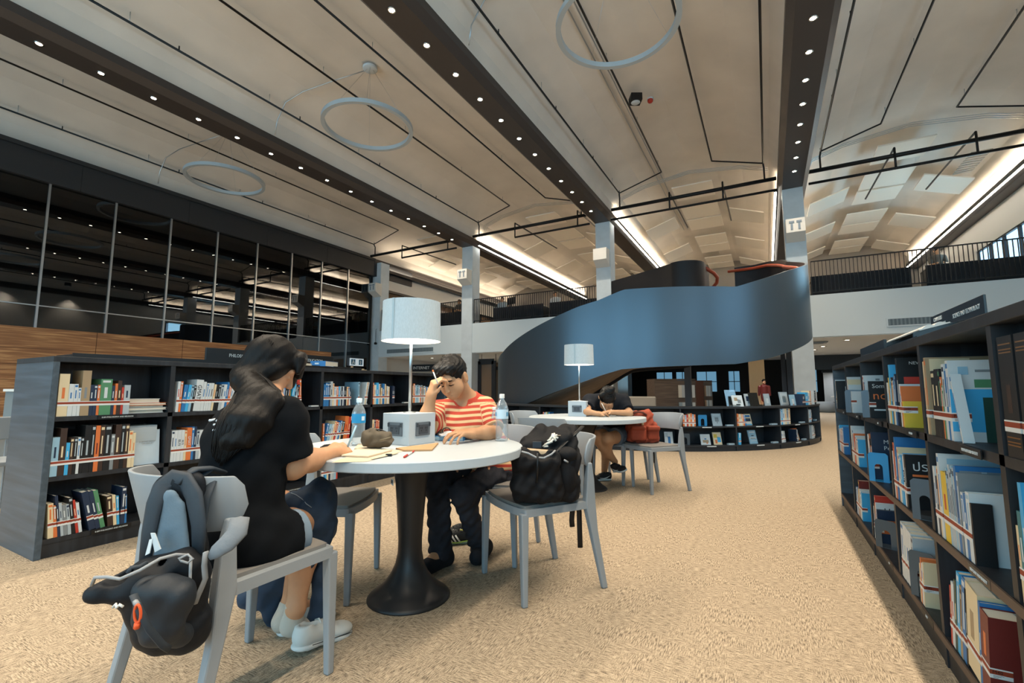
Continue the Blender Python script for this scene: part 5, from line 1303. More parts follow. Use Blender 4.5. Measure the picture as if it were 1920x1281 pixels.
# ---- signs and displays on top of the bookcases
ZT = ZS[3] + 0.035
t = empty('sign_board', (0.74, 2.67, ZT), 0, 'black signboard lettered SCIENCE AND TECHNOLOGY on the near bookcase', 'sign')
bd = MB().boxb(-0.012, -0.003, -0.32, 0.32, 0.0, 0.145).build('board', M_lab, t, bevel=0.002)
text_mesh('lettering', 'SCIENCE AND TECHNOLOGY', 0.028, M_ink, t, frame((-0.0135, -0.14, 0.105), (0, -1, 0), (0, 0, 1), (-1, 0, 0)), squeeze=0.78)
text_mesh('lettering', 'COMPUTERS', 0.026, M_ink, t, frame((-0.0135, 0.21, 0.122), (0, -1, 0), (0, 0, 1), (-1, 0, 0)), squeeze=0.8)
text_mesh('lettering', 'AND SOCIETY', 0.026, M_ink, t, frame((-0.0135, 0.17, 0.09), (0, -1, 0), (0, 0, 1), (-1, 0, 0)), squeeze=0.8)
t = empty('sign_board', (0.76, 3.36, ZT), 0, 'second black signboard further along the near bookcase top', 'sign')
MB().boxb(-0.012, 0.012, -0.36, 0.36, 0.0, 0.10).build('board', M_lab, t, bevel=0.002)
t = empty('display_rack', (RX + 0.12, 3.30, ZT), 0, 'black sloping display rack on top of the near bookcase', 'display rack')
MB().boxb(-0.10, 0.16, -0.80, 0.5, 0, 0.012).build('base', M_lab, t)
for y in (-0.75, -0.25, 0.2): MB().hexa([(-0.10, y, .012), (0.16, y, .012), (0.16, y + .012, .012), (-0.10, y + .012, .012), (-0.10, y, .03), (0.16, y, .10), (0.16, y + .012, .10), (-0.10, y + .012, .03)]).build('rib', M_lab, t)
MB().boxb(-0.112, -0.10, -0.25, 0.45, 0, 0.05).build('front_plate', M_lab, t)


def open_book(c, rz, w, d, label, tilt=0.0, page='#cfcac0', rise=0.02, rx=0.0):
    t = empty('open_book', c, rz, label, 'book'); n = 10
    V = []; F = []
    for s in (-1, 1):
        base = len(V)
        for k in range(n + 1):
            u = k / n; z = 0.006 + rise * (math.sin(PI * min(u * 1.25, 1)) * 0.9 + 0.1) * (1 - u * 0.6); x = s * w * u
            V += [(x, -d / 2, z), (x, d / 2, z), (x, -d / 2, 0.002), (x, d / 2, 0.002)]
        for k in range(n):
            a, b = base + k * 4, base + k * 4 + 4
            F += [(a, b, b + 1, a + 1), (a + 2, a + 3, b + 3, b + 2), (a, a + 2, b + 2, b), (a + 1, b + 1, b + 3, a + 3)]
        F += [(base + n * 4, base + n * 4 + 2, base + n * 4 + 3, base + n * 4 + 1)]
    MB().add(V, F, 0, False).build('pages', mat('open_page' + page, page, 0.8), t)
    MB().boxb(-w - .003, w + .003, -d / 2 - .003, d / 2 + .003, 0, 0.002).build('cover', BM['grey'], t)
    t.rotation_euler = (rx, tilt, rz)
    return t


t = open_book((RX + 0.12, 3.03, ZT + 0.062), 0, 0.055, 0.74, 'large white open volume lying on the sloping rack of the near bookcase', -0.26, '#c3c4c0', 0.015)
t = open_book((RX + 0.14, 3.52, ZT + 0.045), 0.2, 0.11, 0.22, 'curled open magazine behind the black front plate on the near bookcase', -0.3, '#b9b6ae', 0.03)
# display on the long bookcase
t = empty('sign_board', (LX - 0.40, 3.10, ZT), 0, 'black signboard lettered PHILOSOPHY AND RELIGION and EDUCATION on the long bookcase', 'sign')
MB().boxb(-0.012, 0.012, -0.85, 0.53, 0.0, 0.16).build('board', M_lab, t, bevel=0.002)
text_mesh('lettering', 'PHILOSOPHY AND RELIGION', 0.044, M_ink, t, frame((0.0135, -0.42, 0.10), (0, 1, 0), (0, 0, 1), (1, 0, 0)), squeeze=0.8)
text_mesh('lettering', 'EDUCATION', 0.044, M_ink, t, frame((0.0135, 0.28, 0.10), (0, 1, 0), (0, 0, 1), (1, 0, 0)), squeeze=0.8)
t = empty('display_rack', (LX - 0.20, 3.15, ZT), 0, 'black low display rack on top of the long bookcase', 'display rack')
MB().boxb(-0.14, 0.14, -1.9, 0.6, 0, 0.022).build('base', M_lab, t); MB().boxb(0.128, 0.14, -1.9, 0.6, 0.022, 0.03).build('lip', M_lab, t)
for (y, c, rzz, lb, w, th) in ((2.93, 'cream', 0.15, 'cream and orange book lying on the long bookcase rack', .2, .02), (3.30, 'blue', 0.35, 'thick blue and white book lying on the long bookcase rack', .17, .055)):
    b = book((0, 0, 0), 0, c, th, w, .25, 0, False, label=lb, group=None, acc='white')
    b.matrix_world = Matrix.Translation((LX - 0.11, y, ZT + 0.024)) @ Matrix.Rotation(rzz, 4, 'Z') @ Matrix(((0, 0, 1, -0.1), (0, 1, 0, -0.12), (-1, 0, 0, th), (0, 0, 0, 1)))
for k, y in enumerate((3.78, 3.95)):
    t = empty('book_weight', (LX - 0.25, y, ZT), 0, ['small tan wooden block at the end of the long bookcase rack', 'smaller tan block further along the long bookcase top'][k], 'block')
    MB().boxb(-0.03, 0.03, -0.03, 0.03, 0, 0.02).build('block', BM['tan'], t); MB().tube([(0, 0, .02), (0, 0, .05 - .02 * k)], .014, 10).build('knob', BM['tan'], t)

# ------------------------------------------------------------------ people
M_skin = mat('skin_tan', '#c08f6c', 0.55, spec=0.35, var=(25, 0.05))
M_skin2 = mat('skin_warm', '#b98a66', 0.55, spec=0.35, var=(25, 0.05))
M_skin3 = mat('skin_brown', '#b98a66', 0.55, spec=0.35, var=(25, 0.05))
M_hair = mat('black_hair', '#0b0908', 0.5, spec=0.3, bump=(90, 0.3, (1, 1, 0.2)))
M_hair_b = mat('dark_brown_hair', '#0c0908', 0.52, spec=0.22, bump=(110, 0.2, (1.6, 1.6, 0.12)))
M_tee = mat('black_cotton', '#0c0f13', 0.9, spec=0.15, bump=(14, 0.3))
M_tee2 = mat('charcoal_cotton', '#1c1e23', 0.9, spec=0.15, bump=(14, 0.3))
M_denim = mat('dark_denim', '#25374c', 0.85, bump=(18, 0.35), var=(5, 0.25))
M_denim_bk = mat('black_denim', '#2b2c32', 0.88, spec=0.2, bump=(22, 0.45), var=(5, 0.6))
M_denim_g = mat('washed_denim', '#57616c', 0.85, bump=(18, 0.3), var=(6, 0.2))
M_canvas = mat('white_canvas', '#c9cbc8', 0.8)
M_sock = mat('pale_sock', '#b9b2a6', 0.9, bump=(120, 0.2))
M_sock_n = mat('navy_sock', '#14161c', 0.9, bump=(120, 0.2))
M_rubber = mat('white_rubber', '#d0d2d0', 0.6)


def fold(fx, amp):
    def f(x, y, z): return amp * (np.sin(x * fx + 3.1 * np.sin(z * fx * .6)) * np.sin(z * fx * 0.9 + 2 * np.sin(y * fx * .7)) + 0.5 * np.sin((x + y - z) * fx * 1.7))
    return f


def basis(f, u):
    f = nrm(f); u = np.array(u, float); u = nrm(u - f * (u @ f)); r = np.cross(f, u)
    return np.stack([r, f, u], 1)


def head_prims(c, M, s=1.0):
    L = lambda p: c + M @ (np.array(p) * s)
    e = lambda p, r, k=0.012, op='+': ell(L(p), np.array(r) * s, M, k, op)
    P = [e((0, -.012, .03), (.074, .094, .088)), e((0, .030, -.035), (.057, .066, .079), .025), e((0, .062, -.088), (.030, .026, .024), .03),
         e((.045, .045, -.045), (.024, .030, .034), .03), e((-.045, .045, -.045), (.024, .030, .034), .03),
         cone(L((-.036, .080, .022)), L((.036, .080, .022)), .012 * s, k=.02),
         e((.031, .100, -.002), (.021, .015, .013), .010, '-'), e((-.031, .100, -.002), (.021, .015, .013), .010, '-'),
         e((.031, .080, -.003), (.016, .014, .010), .005), e((-.031, .080, -.003), (.016, .014, .010), .005),
         cone(L((0, .088, .012)), L((0, .112, -.036)), .008 * s, .011 * s, k=.012), e((.011, .104, -.040), (.008, .009, .008), .006), e((-.011, .104, -.040), (.008, .009, .008), .006),
         e((0, .090, -.066), (.024, .011, .0065), .006), e((0, .088, -.077), (.020, .011, .0075), .006), e((0, .104, -.0715), (.022, .010, .0016), .003, '-')]
    for sx in (-1, 1):
        P += [e((sx * .080, -.010, -.010), (.010, .022, .034), .006), e((sx * .075, -.002, -.038), (.007, .011, .011), .006), e((sx * .093, -.004, -.006), (.008, .011, .020), .005, '-')]
    return P


def face_details(parent, c, M, s, brow_m, lip_m):
    L = lambda p: c + M @ (np.array(p) * s)
    for sx in (-1, 1):
        MB().tube([L((sx * .012, .101, .0165)), L((sx * .028, .100, .0225)), L((sx * .047, .086, .019))], [.0040 * s, .0052 * s, .0026 * s], 6).build('eyebrow', brow_m, parent, world=True)
        MB().tube([L((sx * .018, .0915, -.007)), L((sx * .031, .0945, -.0095)), L((sx * .045, .087, -.0065))], .0026 * s, 6).build('eyelash', brow_m, parent, world=True)


def limb(name, P, m, parent, res=0.006, **kw): return blob(name, P, res, m, parent, **kw)


def hand_prims(wr, d, back, side, curl=(0.5, 0.55, 0.6, 0.65), s=1.0, thumb=(0.75, 0.55, -0.35), spread=0.10):
    """wr wrist, d towards the knuckles, back normal of the back of the hand, side towards the thumb"""
    d = nrm(d); b = np.array(back, float); b = nrm(b - d * (b @ d)); sd = np.array(side, float); sd = nrm(sd - d * (sd @ d) - b * (sd @ b))
    R = np.stack([sd, d, b], 1)
    P = [rbox(wr + d * .046 * s, np.array([.040, .050, .0145]) * s, R, .013 * s, .02), cone(wr - d * .01, wr + d * .02, .024 * s, .028 * s, .03, sq=(0.75, b))]
    offs = (.030, .010, -.011, -.030); L3 = ((.046, .027, .021), (.050, .031, .022), (.046, .029, .021), (.036, .022, .018)); r0 = (.0088, .0090, .0086, .0076)
    for i in range(4):
        p = wr + d * (.090 if i in (1, 2) else .084) * s + sd * offs[i] * s; a = 0.0
        for j in range(3):
            a += curl[i] * (0.85, 1.15, 0.8)[j]
            dr = nrm(d * math.cos(a) - b * math.sin(a) + sd * (offs[i] / .03) * spread)
            q = p + dr * L3[i][j] * s
            P.append(cone(p, q, r0[i] * s * (1 - .08 * j), r0[i] * s * (.92 - .08 * j), .004 if j else .010)); p = q
    p = wr + d * .028 * s + sd * .034 * s; t = nrm(sd * thumb[0] + d * thumb[1] + b * thumb[2])
    P.append(cone(wr + d * .02 * s + sd * .018 * s, p, .016 * s, .0135 * s, .015))
    q = p + t * .034 * s; P.append(cone(p, q, .0125 * s, .0105 * s, .006)); t2 = nrm(t + d * .5); P.append(cone(q, q + t2 * .028 * s, .0105 * s, .008 * s, .004))
    return P


def A(*p): return np.array(p, float)


# ---------------------------------------------------------------- the long-haired student, back to the camera
girl = empty('person', (-1.70, 1.0, 0), 0, 'person with long dark hair in a black t-shirt writing at the front table', 'person')
gh_c = W(507, 688, 1.88); gh_M = basis(RV * 0.74 + FH * 0.50 - A(0, 0, 0.50), A(0, 0, 1) + RV * 0.25)
sR, sL = A(-1.588, 1.115, .945), A(-1.835, 1.13, .94)
eR, wR = W(550, 876, 1.74), W(628, 846, 2.02)
gneck = A(-1.725, 1.115, .995)
body = head_prims(gh_c, gh_M, 0.96) + [cone(gneck, gh_c + gh_M @ A(0, -.02, -.05), .054, .050, .03),
    ell((-1.685, 1.02, .54), (.15, .12, .10)), cone((-1.69, 1.02, .60), (-1.70, 1.06, .86), .105, .11, .05), cone(sR, sL, .05, .05, .05), cone(sR, gneck, .045, .05, .05), cone(sL, gneck, .045, .05, .05)]
body += chain([sR, eR], [.047, .041], .03) + chain([eR, eR * .6 + wR * .4, wR], [.043, .042, .026], .03)
hd = nrm(W(656, 840, 2.12) - wR)
body += hand_prims(wR, hd, A(0, 0, 1) + RV * .75 - FH * .3, A(-.5, .4, .7), (0.95, 1.0, 1.05, 1.1), 0.92, (0.25, 0.8, -0.3), .03)
eL, wL = A(-1.95, 1.06, .70), A(-1.92, 1.22, .61)
body += chain([sL, eL], [.045, .037], .03) + chain([eL, wL], [.038, .025], .03) + hand_prims(wL, A(.5, .8, 0), A(0, 0, 1), A(.8, -.5, 0), (.3, .3, .3, .35), .92)
kR, aR = W(580, 972, 1.97), W(555, 1140, 1.87)
kL, aL = A(-1.83, 1.42, .49), A(-1.88, 1.38, .10)
body += chain([A(-1.60, 1.05, .52), kR], [.088, .060], .04) + chain([kR, kR * .55 + aR * .45, aR], [.058, .054, .034], .03)
body += chain([A(-1.77, 1.05, .52), kL], [.088, .060], .04) + chain([kL, kL * .62 + aL * .38, aL], [.056, .052, .034], .03)
heel = W(546, 1178, 1.87)
toeR = W(618, 1190, 1.99)
body += chain([aR, heel + A(0, 0, .01), toeR], [.034, .030, .025], .03) + chain([aL, aL + A(.03, .16, -.06)], [.034, .026], .03)
blob('body', body, 0.0045, M_skin, girl)
# t-shirt
tee = [ell((-1.685, 1.01, .525), (.178, .150, .11), None, .06), cone((-1.69, 1.01, .60), (-1.70, 1.045, .84), .142, .140, .07, sq=(1.12, (1, 0, 0))), cone(sR + A(-.01, -.01, -.01), sL + A(.01, -.01, -.01), .074, .072, .06),
       cone(sR + A(-.04, -.01, .01), gneck + A(0, -.01, -.01), .056, .060, .04), cone(sL + A(.04, -.01, .01), gneck + A(0, -.01, -.01), .056, .060, .04), ell((-1.70, 1.015, .87), (.14, .09, .12), None, .06)]
st = nrm(eR - sR)
tee += [cone(sR + A(0, 0, .0), sR + st * .150, .070, .074, .05, flat='b'), cone(sL + A(0, 0, .0), sL + nrm(eL - sL) * .185, .070, .072, .05, flat='b')]
tee += [cone((-1.60, 1.03, .50), (-1.58, 1.17, .50), .100, .084, .06, flat='b'), cone((-1.77, 1.03, .50), (-1.79, 1.18, .50), .10, .085, .06, flat='b')]
tee.append(cut((0, 0, .462), (0, 0, -1)))
tee.append(cut(gneck + A(0, .0, .045), nrm(A(0, .35, 1))))
tshirt = blob('t_shirt', tee, 0.006, M_tee, girl, wrinkle=fold(26, 0.0035))
g = MB()
for px, py, r in ((403, 790, .007), (407, 796, .006), (411, 802, .007), (398, 795, .005), (408, 806, .006), (415, 785, .005)):
    pass
# printed marks on the back are set after the surface is known
def on_surface(o, px, py):
    """first hit of the survey ray on a mesh"""
    from mathutils.bvhtree import BVHTree
    if 'bvh' not in on_surface.__dict__: on_surface.bvh = {}
    if o.name not in on_surface.bvh:
        L = o.parent.location if o.parent else Vector((0, 0, 0))
        on_surface.bvh[o.name] = BVHTree.FromPolygons([v.co + L for v in o.data.vertices], [p.vertices for p in o.data.polygons])
    d = Vector(W(px, py, 1.0) - CP).normalized(); h = on_surface.bvh[o.name].ray_cast(Vector(CP), d)
    return (np.array(h[0]), np.array(h[1])) if h[0] is not None else (None, None)


g = MB()
for px, py, a, b in ((399, 789, 9, 5), (405, 797, 6, 4), (410, 790, 4, 6), (412, 803, 5, 5), (404, 807, 6, 4)):
    p, n = on_surface(tshirt, px, py)
    if p is not None: g.tube([p + n * .0015 - RV * a * .0012, p + n * .003, p + n * .0015 + RV * a * .0012 + UV * .004], b * .0009, 6)
if g.v: g.build('back_print', mat('print_white', '#c8ccd0', 0.7), girl, world=True)
# hair: cap, fall over the back, forelock
Lh = lambda p: gh_c + gh_M @ np.array(p)
def lie(px, py, out):
    p, n = on_surface(tshirt, px, py); return p + n * out
B = [Lh((0, -.045, .0)), Lh((.01, -.052, -.075)), lie(484, 752, .018), lie(460, 790, .014), lie(440, 825, .010), lie(418, 858, .004)]
Rr = [.064, .052, .042, .036, .027, .010]
hr = [ell(Lh((0, -.016, .035)), (.081, .099, .095), gh_M, .012), ell(Lh((0, -.045, -.03)), (.076, .056, .09), gh_M, .012)]
hr += [cone(B[i], B[i + 1], Rr[i], Rr[i + 1], .018, sq=((1.0, 1.1, 1.7, 1.9, 1.6)[i], RV)) for i in range(5)]
E_ = [Lh((.055, .01, .0)), Lh((.055, -.05, -.09)), lie(512, 758, .016), lie(492, 795, .010), lie(468, 832, .005)]
hr += [cone(E_[i], E_[i + 1], (.045, .046, .040, .032, .018)[i], (.046, .040, .032, .018, .008)[i], .015) for i in range(4)]
hr += [ell(Lh((.02, .115, -.035)), (.066, .055, .085), gh_M, .01, '-'), ell(Lh((0, .10, -.12)), (.09, .075, .08), gh_M, .01, '-')]
hr += [cone(Lh((.01, .075, .09)), Lh((.0, .112, .02)), .028, .014, .015), cone(Lh((-.03, .08, .08)), Lh((-.045, .11, -.03)), .028, .018, .015), cone(Lh((.03, .075, .08)), Lh((.055, .095, .035)), .026, .012, .015)]
def strands(x, y, z):
    u = x * RV[0] + y * RV[1]; w = x * FH[0] + y * FH[1]
    q = u * 0.83 - z * 0.52
    return 0.0009 * np.sin(q * 210 + 2.5 * np.sin(z * 11 + w * 9)) + 0.0010 * np.sin(q * 95 + 2.0 * np.sin(z * 14 + w * 20))
hair = blob('hair', hr, 0.005, M_hair_b, girl, wrinkle=strands)
lk = MB(); rr = random.Random(3)
for k in range(260):
    u = rr.uniform(-1, 1); v = rr.uniform(0, 1); sg = max(-1, min(1, u))
    a0 = Lh((.070 * u, -.045 - .05 * (1 - u * u), .10 - .10 * v))
    pts = [a0, Lh((.078 * u, -.082 + .04 * u * u, -.02 - .05 * v))]
    w_ = (1, .95, .85, .7, .55)
    for j, (cx_, cy_, hw) in enumerate(((487, 745, 40), (465, 782, 42), (447, 814, 36), (432, 838, 27), (420, 862 + 14 * rr.random() - 20 * abs(u), 18))):
        px = cx_ + hw * u + rr.uniform(-2, 2); py = cy_
        p, n = on_surface(tshirt, px, py)
        if p is None: p = W(px, py, 1.72); n = -FH
        pts.append(p + n * ((.040, .038, .032, .022, .012)[j] * (1 - .45 * u * u) + .004 * rr.random()))
    # smooth the polyline
    P = [np.array(q) for q in pts]; Q = []
    for i in range(len(P) - 1):
        p0, p1, p2, p3 = P[max(i - 1, 0)], P[i], P[i + 1], P[min(i + 2, len(P) - 1)]
        for t in (0, .33, .66): Q.append(.5 * (2 * p1 + (p2 - p0) * t + (2 * p0 - 5 * p1 + 4 * p2 - p3) * t * t + (3 * p1 - p0 - 3 * p2 + p3) * t ** 3))
    Q.append(P[-1]); n_ = len(Q)
    lk.tube(Q, [.0030 * (1 - .75 * (i / (n_ - 1)) ** 2) for i in range(n_)], 5)
lk.build('loose_hair', M_hair_b, girl, world=True)
# shorts, sock, shoes
blob('shorts', [cone((-1.60, 1.06, .505), W(556, 1000, 1.76), .094, .090, .03, flat='b'), cone((-1.77, 1.06, .505), (-1.80, 1.24, .505), .094, .090, .03, flat='b'), cut((0, 0, .455), (0, 0, -1))], 0.007, mat('pale_denim_short', '#6f8191', 0.9, bump=(30, .2)), girl)
for an, hl, to in ((aR, heel, toeR), (aL, aL + A(.0, -.03, -.06), aL + A(.04, .18, -.065))):
    up = nrm(an - hl)
    blob('sock', [cone(an + A(0, 0, .015) * 1.0, hl + A(0, 0, .012), .0405, .037, .03, flat='a'), cone(hl + A(0, 0, .012), to, .037, .031, .03)], 0.005, M_sock, girl)


def sneaker(heel_p, toe_p, top, upper, sole, parent_label, marks=None, L=0.27, Wd=0.047, tilt=None, nm='sneaker', child_of=None):
    """a shoe from heel to toe (sole points)"""
    f = nrm(toe_p - heel_p); u = np.array(top, float); u = nrm(u - f * (u @ f)); r = np.cross(f, u); M = np.stack([r, f, u], 1)
    t = child_of or empty(nm, tuple((heel_p + toe_p) / 2 * A(1, 1, 0) + A(0, 0, 0)), 0, parent_label, 'shoe')
    Q = lambda x, y, z: heel_p + M @ A(x * Wd, y * L, z)
    up = [ell(Q(0, .16, .045), (Wd * .86, L * .17, .048), M, .02), ell(Q(0, .42, .045), (Wd * .86, L * .24, .044), M, .03), ell(Q(0, .76, .030), (Wd * 1.0, L * .24, .030), M, .03), cone(Q(0, .14, .05), Q(0, .12, .085), Wd * .72, Wd * .66, .02, flat='b'),
          ell(Q(0, .2, .105), (Wd * .5, L * .15, .045), M, .006, '-'), cut(Q(0, 0, .014), -u)]
    o = blob('upper', up, 0.005, upper, t)
    so = [ell(Q(0, .17, .010), (Wd * .92, L * .18, .020), M, .02), ell(Q(0, .5, .010), (Wd * .86, L * .3, .018), M, .03), ell(Q(0, .76, .010), (Wd * 1.06, L * .25, .020), M, .03), cut(Q(0, 0, .0), -u), cut(Q(0, 0, .020), u)]
    blob('sole', so, 0.005, sole, t)
    g = MB()
    for y in (.36, .44, .52, .60): g.tube([Q(-.45, y, .085 - .06 * (y - .36)), Q(0, y + .01, .094 - .07 * (y - .36)), Q(.45, y, .085 - .06 * (y - .36))], .0035, 6)
    return t, Q, g, o


t, Q, g, _ = sneaker(W(548, 1222, 1.80), W(662, 1184, 2.03), (0, 0, 1), M_canvas, M_rubber, '', child_of=girl, L=.27)
g.build('laces', M_canvas, girl, world=True)
MB().tube([Q(1.0, .0 + .1 * k, .021) for k in range(2, 10)], .0016, 5).build('sole_stripe', M_black, girl, world=True)
sneaker(aL + A(.0, -.05, -.10), aL + A(.05, .21, -.10), (0, 0, 1), M_canvas, M_rubber, '', child_of=girl, L=.26)
# denim jacket over the lap, its own thing
jk = empty('denim_jacket', (-1.66, 1.4, 0), 0, 'dark denim jacket draped over the knees of the long-haired student, sleeves hanging to the floor', 'jacket')
J = [cone(W(560, 950, 1.90), kR, .070, .090, .04), cone(kR, W(598, 930, 2.06), .088, .070, .05), cone(W(598, 930, 2.06), W(606, 990, 2.04), .062, .055, .04), cone(kR + A(0, 0, .01), W(600, 1000, 1.98), .085, .05, .05),
     cone(W(600, 985, 1.98), W(600, 1080, 1.95), .046, .032, .04, sq=(.6, FH)), cone(W(600, 1075, 1.95), W(591, 1192, 1.93), .030, .040, .03, sq=(.6, FH), flat='b'),
     cone(W(580, 1000, 1.92), W(574, 1060, 1.90), .036, .024, .03, sq=(.5, FH)), cone(W(574, 1060, 1.90), W(570, 1135, 1.90), .024, .008, .03, sq=(.5, FH)), cone(W(566, 985, 1.88), W(590, 1020, 1.92), .03, .03, .03)]
J += [cone(kL + A(0, 0, .03), kR + A(0, 0, .02), .08, .08, .05), cone(W(520, 1090, 2.03), W(475, 1120, 2.08), .06, .05, .05, sq=(.6, FH)), cone(W(500, 1100, 2.03), W(515, 1180, 2.05), .055, .035, .05, sq=(.6, FH)), cone(kL, W(475, 1115, 2.09), .07, .06, .05)]
J.append(cone(aR + (kR - aR) * .02, aR + (kR - aR) * .72, .042, .060, .006, op='-'))
jo = blob('jacket_body', J, 0.006, M_denim, jk, wrinkle=fold(34, 0.006))
M_thread = mat('seam_thread', '#8f9aa3', 0.8)
g = MB()
for line in (((546, 925), (556, 929), (566, 936), (574, 945), (584, 952)), ((560, 1000), (568, 1010), (578, 1018)), ((586, 1168), (594, 1170), (603, 1171))):
    pts = []
    for a in line:
        p, n = on_surface(jo, *a)
        if p is not None: pts.append(p + n * .001)
    if len(pts) > 1: g.tube(pts, .0018, 5)
if g.v: g.build('stitching', M_thread, jk, world=True)

# ---------------------------------------------------------------- the student in the striped shirt
man = empty('person', (-1.63, 2.64, 0), 0, 'person in a red and cream striped t-shirt resting head on hand over a book', 'person')
mh_c = W(849, 708, 2.74)
mf = -FH * .88 - RV * .34 - A(0, 0, .52); mu = A(0, 0, 1) - FH * .35 - RV * .27
mh_M = basis(mf, mu)
msR, msL = W(822, 775, 2.82), W(908, 768, 2.88)
mneck = W(876, 752, 2.88)
meR, mwR = W(797, 800, 2.62), W(808, 744, 2.60)
meL, mwL = W(927, 812, 2.74), W(884, 813, 2.57)
mhip = A(-1.63, 2.64, .53)
body = head_prims(mh_c, mh_M, 1.0) + [cone(mneck, mh_c + mh_M @ A(0, -.03, -.05), .054, .054, .02)]
body += [ell(mhip, (.16, .12, .10)), cone(mhip + A(0, -.02, .08), (msR + msL) / 2 + A(.0, .02, -.1), .12, .13, .05), cone(msR, msL, .055, .055, .05), cone(msR, mneck, .05, .055, .05), cone(msL, mneck, .05, .055, .05)]
body += chain([msR, meR], [.052, .042], .03) + chain([meR, meR * .6 + mwR * .4, mwR], [.041, .040, .028], .03)
body += chain([msL, meL], [.052, .042], .03) + chain([meL, meL * .6 + mwL * .4, mwL], [.041, .040, .028], .03)
# right hand folded against the temple, left hand spread on the book
body += hand_prims(mwR, W(815, 716, 2.585) - mwR, -FH * .55 - RV * .75 + A(0, 0, .3), -FH * .6 + RV * .5, (0.8, 0.95, 1.05, 1.15), .95, (.35, .8, -.4), .05)
body += hand_prims(mwL, W(862, 812, 2.505) - mwL, A(0, 0, 1) - FH * .25, -FH * .2 - RV * .4 + A(0, 0, .2), (0.50, 0.42, 0.45, 0.5), 1.02, (.4, .75, -.45), .22)
mhR, mhL = A(-1.72, 2.60, .52), A(-1.55, 2.62, .52)
mkR, maR = A(-1.735, 2.22, .50), A(-1.745, 2.30, .10)
mkL, maL = W(868, 925, 2.66), W(905, 1030, 2.93)
body += chain([mhR, mkR], [.085, .06], .04) + chain([mkR, maR], [.058, .036], .03) + chain([mhL, mkL], [.085, .06], .04) + chain([mkL, maL], [.058, .036], .03)
body += chain([maR, A(-1.745, 2.15, .045)], [.038, .034], .02) + chain([maL, A(-1.58, 2.42, .045)], [.038, .034], .02)
blob('body', body, 0.0045, M_skin2, man)
face_details(man, mh_c, mh_M, 1.0, M_hair, M_skin)
Lm = lambda p: mh_c + mh_M @ np.array(p)
hr = [ell(Lm((0, -.018, .042)), (.083, .104, .096), mh_M, .02), cone(Lm((-.05, .06, .085)), Lm((.045, .06, .09)), .032, .030, .03), ell(Lm((0, .112, -.046)), (.078, .078, .118), mh_M, .008, '-'), ell(Lm((.0, .05, -.10)), (.10, .09, .075), mh_M, .008, '-'),
      cut(Lm((0, -.03, -.055)), -mh_M[:, 2])]
for sx in (-1, 1): hr.append(ell(Lm((sx * .085, .0, -.02)), (.022, .026, .040), mh_M, .006, '-'))
for k in range(14):
    x = -.055 + .11 * k / 13; hr.append(cone(Lm((x, .07, .085)), Lm((x * 1.1 + rr.uniform(-.012, .012), .094 + rr.uniform(-.004, .006), .068 + rr.uniform(-.012, .008))), .012, .004, .006))
hs = lambda x, y, z: 0.003 * np.sin(x * 160 + 5 * np.sin(z * 30)) * np.sin(y * 150 + 4 * np.sin(z * 40))
blob('hair', hr, 0.005, M_hair, man, wrinkle=hs)
# striped t-shirt
def stripe_mat():
    m = bpy.data.materials.new('striped_cotton'); m.use_nodes = True; nt = m.node_tree; b = nt.nodes['Principled BSDF']; b.inputs['Roughness'].default_value = .85
    at = nt.nodes.new('ShaderNodeAttribute'); at.attribute_name = 'stripe'
    f = nt.nodes.new('ShaderNodeMath'); f.operation = 'FRACT'; g = nt.nodes.new('ShaderNodeMath'); g.operation = 'GREATER_THAN'; g.inputs[1].default_value = .47
    mx = nt.nodes.new('ShaderNodeMix'); mx.data_type = 'RGBA'; mx.inputs[6].default_value = (*lin('#d8b487'), 1); mx.inputs[7].default_value = (*lin('#b9402c'), 1)
    nt.links.new(at.outputs['Fac'], f.inputs[0]); nt.links.new(f.outputs[0], g.inputs[0]); nt.links.new(g.outputs[0], mx.inputs[0]); nt.links.new(mx.outputs[2], b.inputs['Base Color'])
    return m


mid = (msR + msL) / 2
mdR, mdL = nrm(meR - msR), nrm(meL - msL)
nax = nrm(mh_c + mh_M @ A(0, -.03, -.05) - mneck); nax = nrm(nax + A(0, 0, .9))
vC = mneck - FH * .078 - RV * .022 - A(0, 0, .012)
tee = [ell(mhip + A(0, -.01, .03), (.185, .15, .11), None, .05), cone(mhip + A(0, -.02, .10), mid + A(.0, .02, -.10), .145, .158, .06, sq=(1.15, nrm(msL - msR))), cone(msR + A(.02, .01, -.01), msL + A(-.01, .01, -.01), .074, .074, .05),
       cone(msR, mneck + A(0, 0, -.01), .06, .064, .04), cone(msL, mneck + A(0, 0, -.01), .06, .064, .04),
       cone(msR, msR + mdR * .17, .074, .074, .04, flat='b'), cone(msL, msL + mdL * .17, .074, .072, .04, flat='b'),
       cone(mneck - nax * .04, mneck + nax * .034, .082, .070, .03, flat='b'),
       cone(mneck - nax * .05, mneck + nax * .12, .056, .060, .004, op='-'), cone(vC + nax * .05, vC - nax * .055, .046, .006, .006, op='-'), cut((0, 0, .50), (0, 0, -1))]
def stripef(P):
    z = P[:, 2] / .034
    for s0, dd, sg in ((msR, mdR, 1), (msL, mdL, 1)):
        t = (P - s0) @ dd; rad = np.linalg.norm(P - s0 - np.outer(t, dd), axis=1)
        out = (P - s0) @ nrm((msR - msL) * (1 if s0 is msR else -1))
        w = (t > .02) & (rad < .095) & (out > -.035 + 0 * t)
        z = np.where(w, (s0[2] - t) / .034, z)
    return z + 0.10 * np.sin(P[:, 0] * 30) + 40
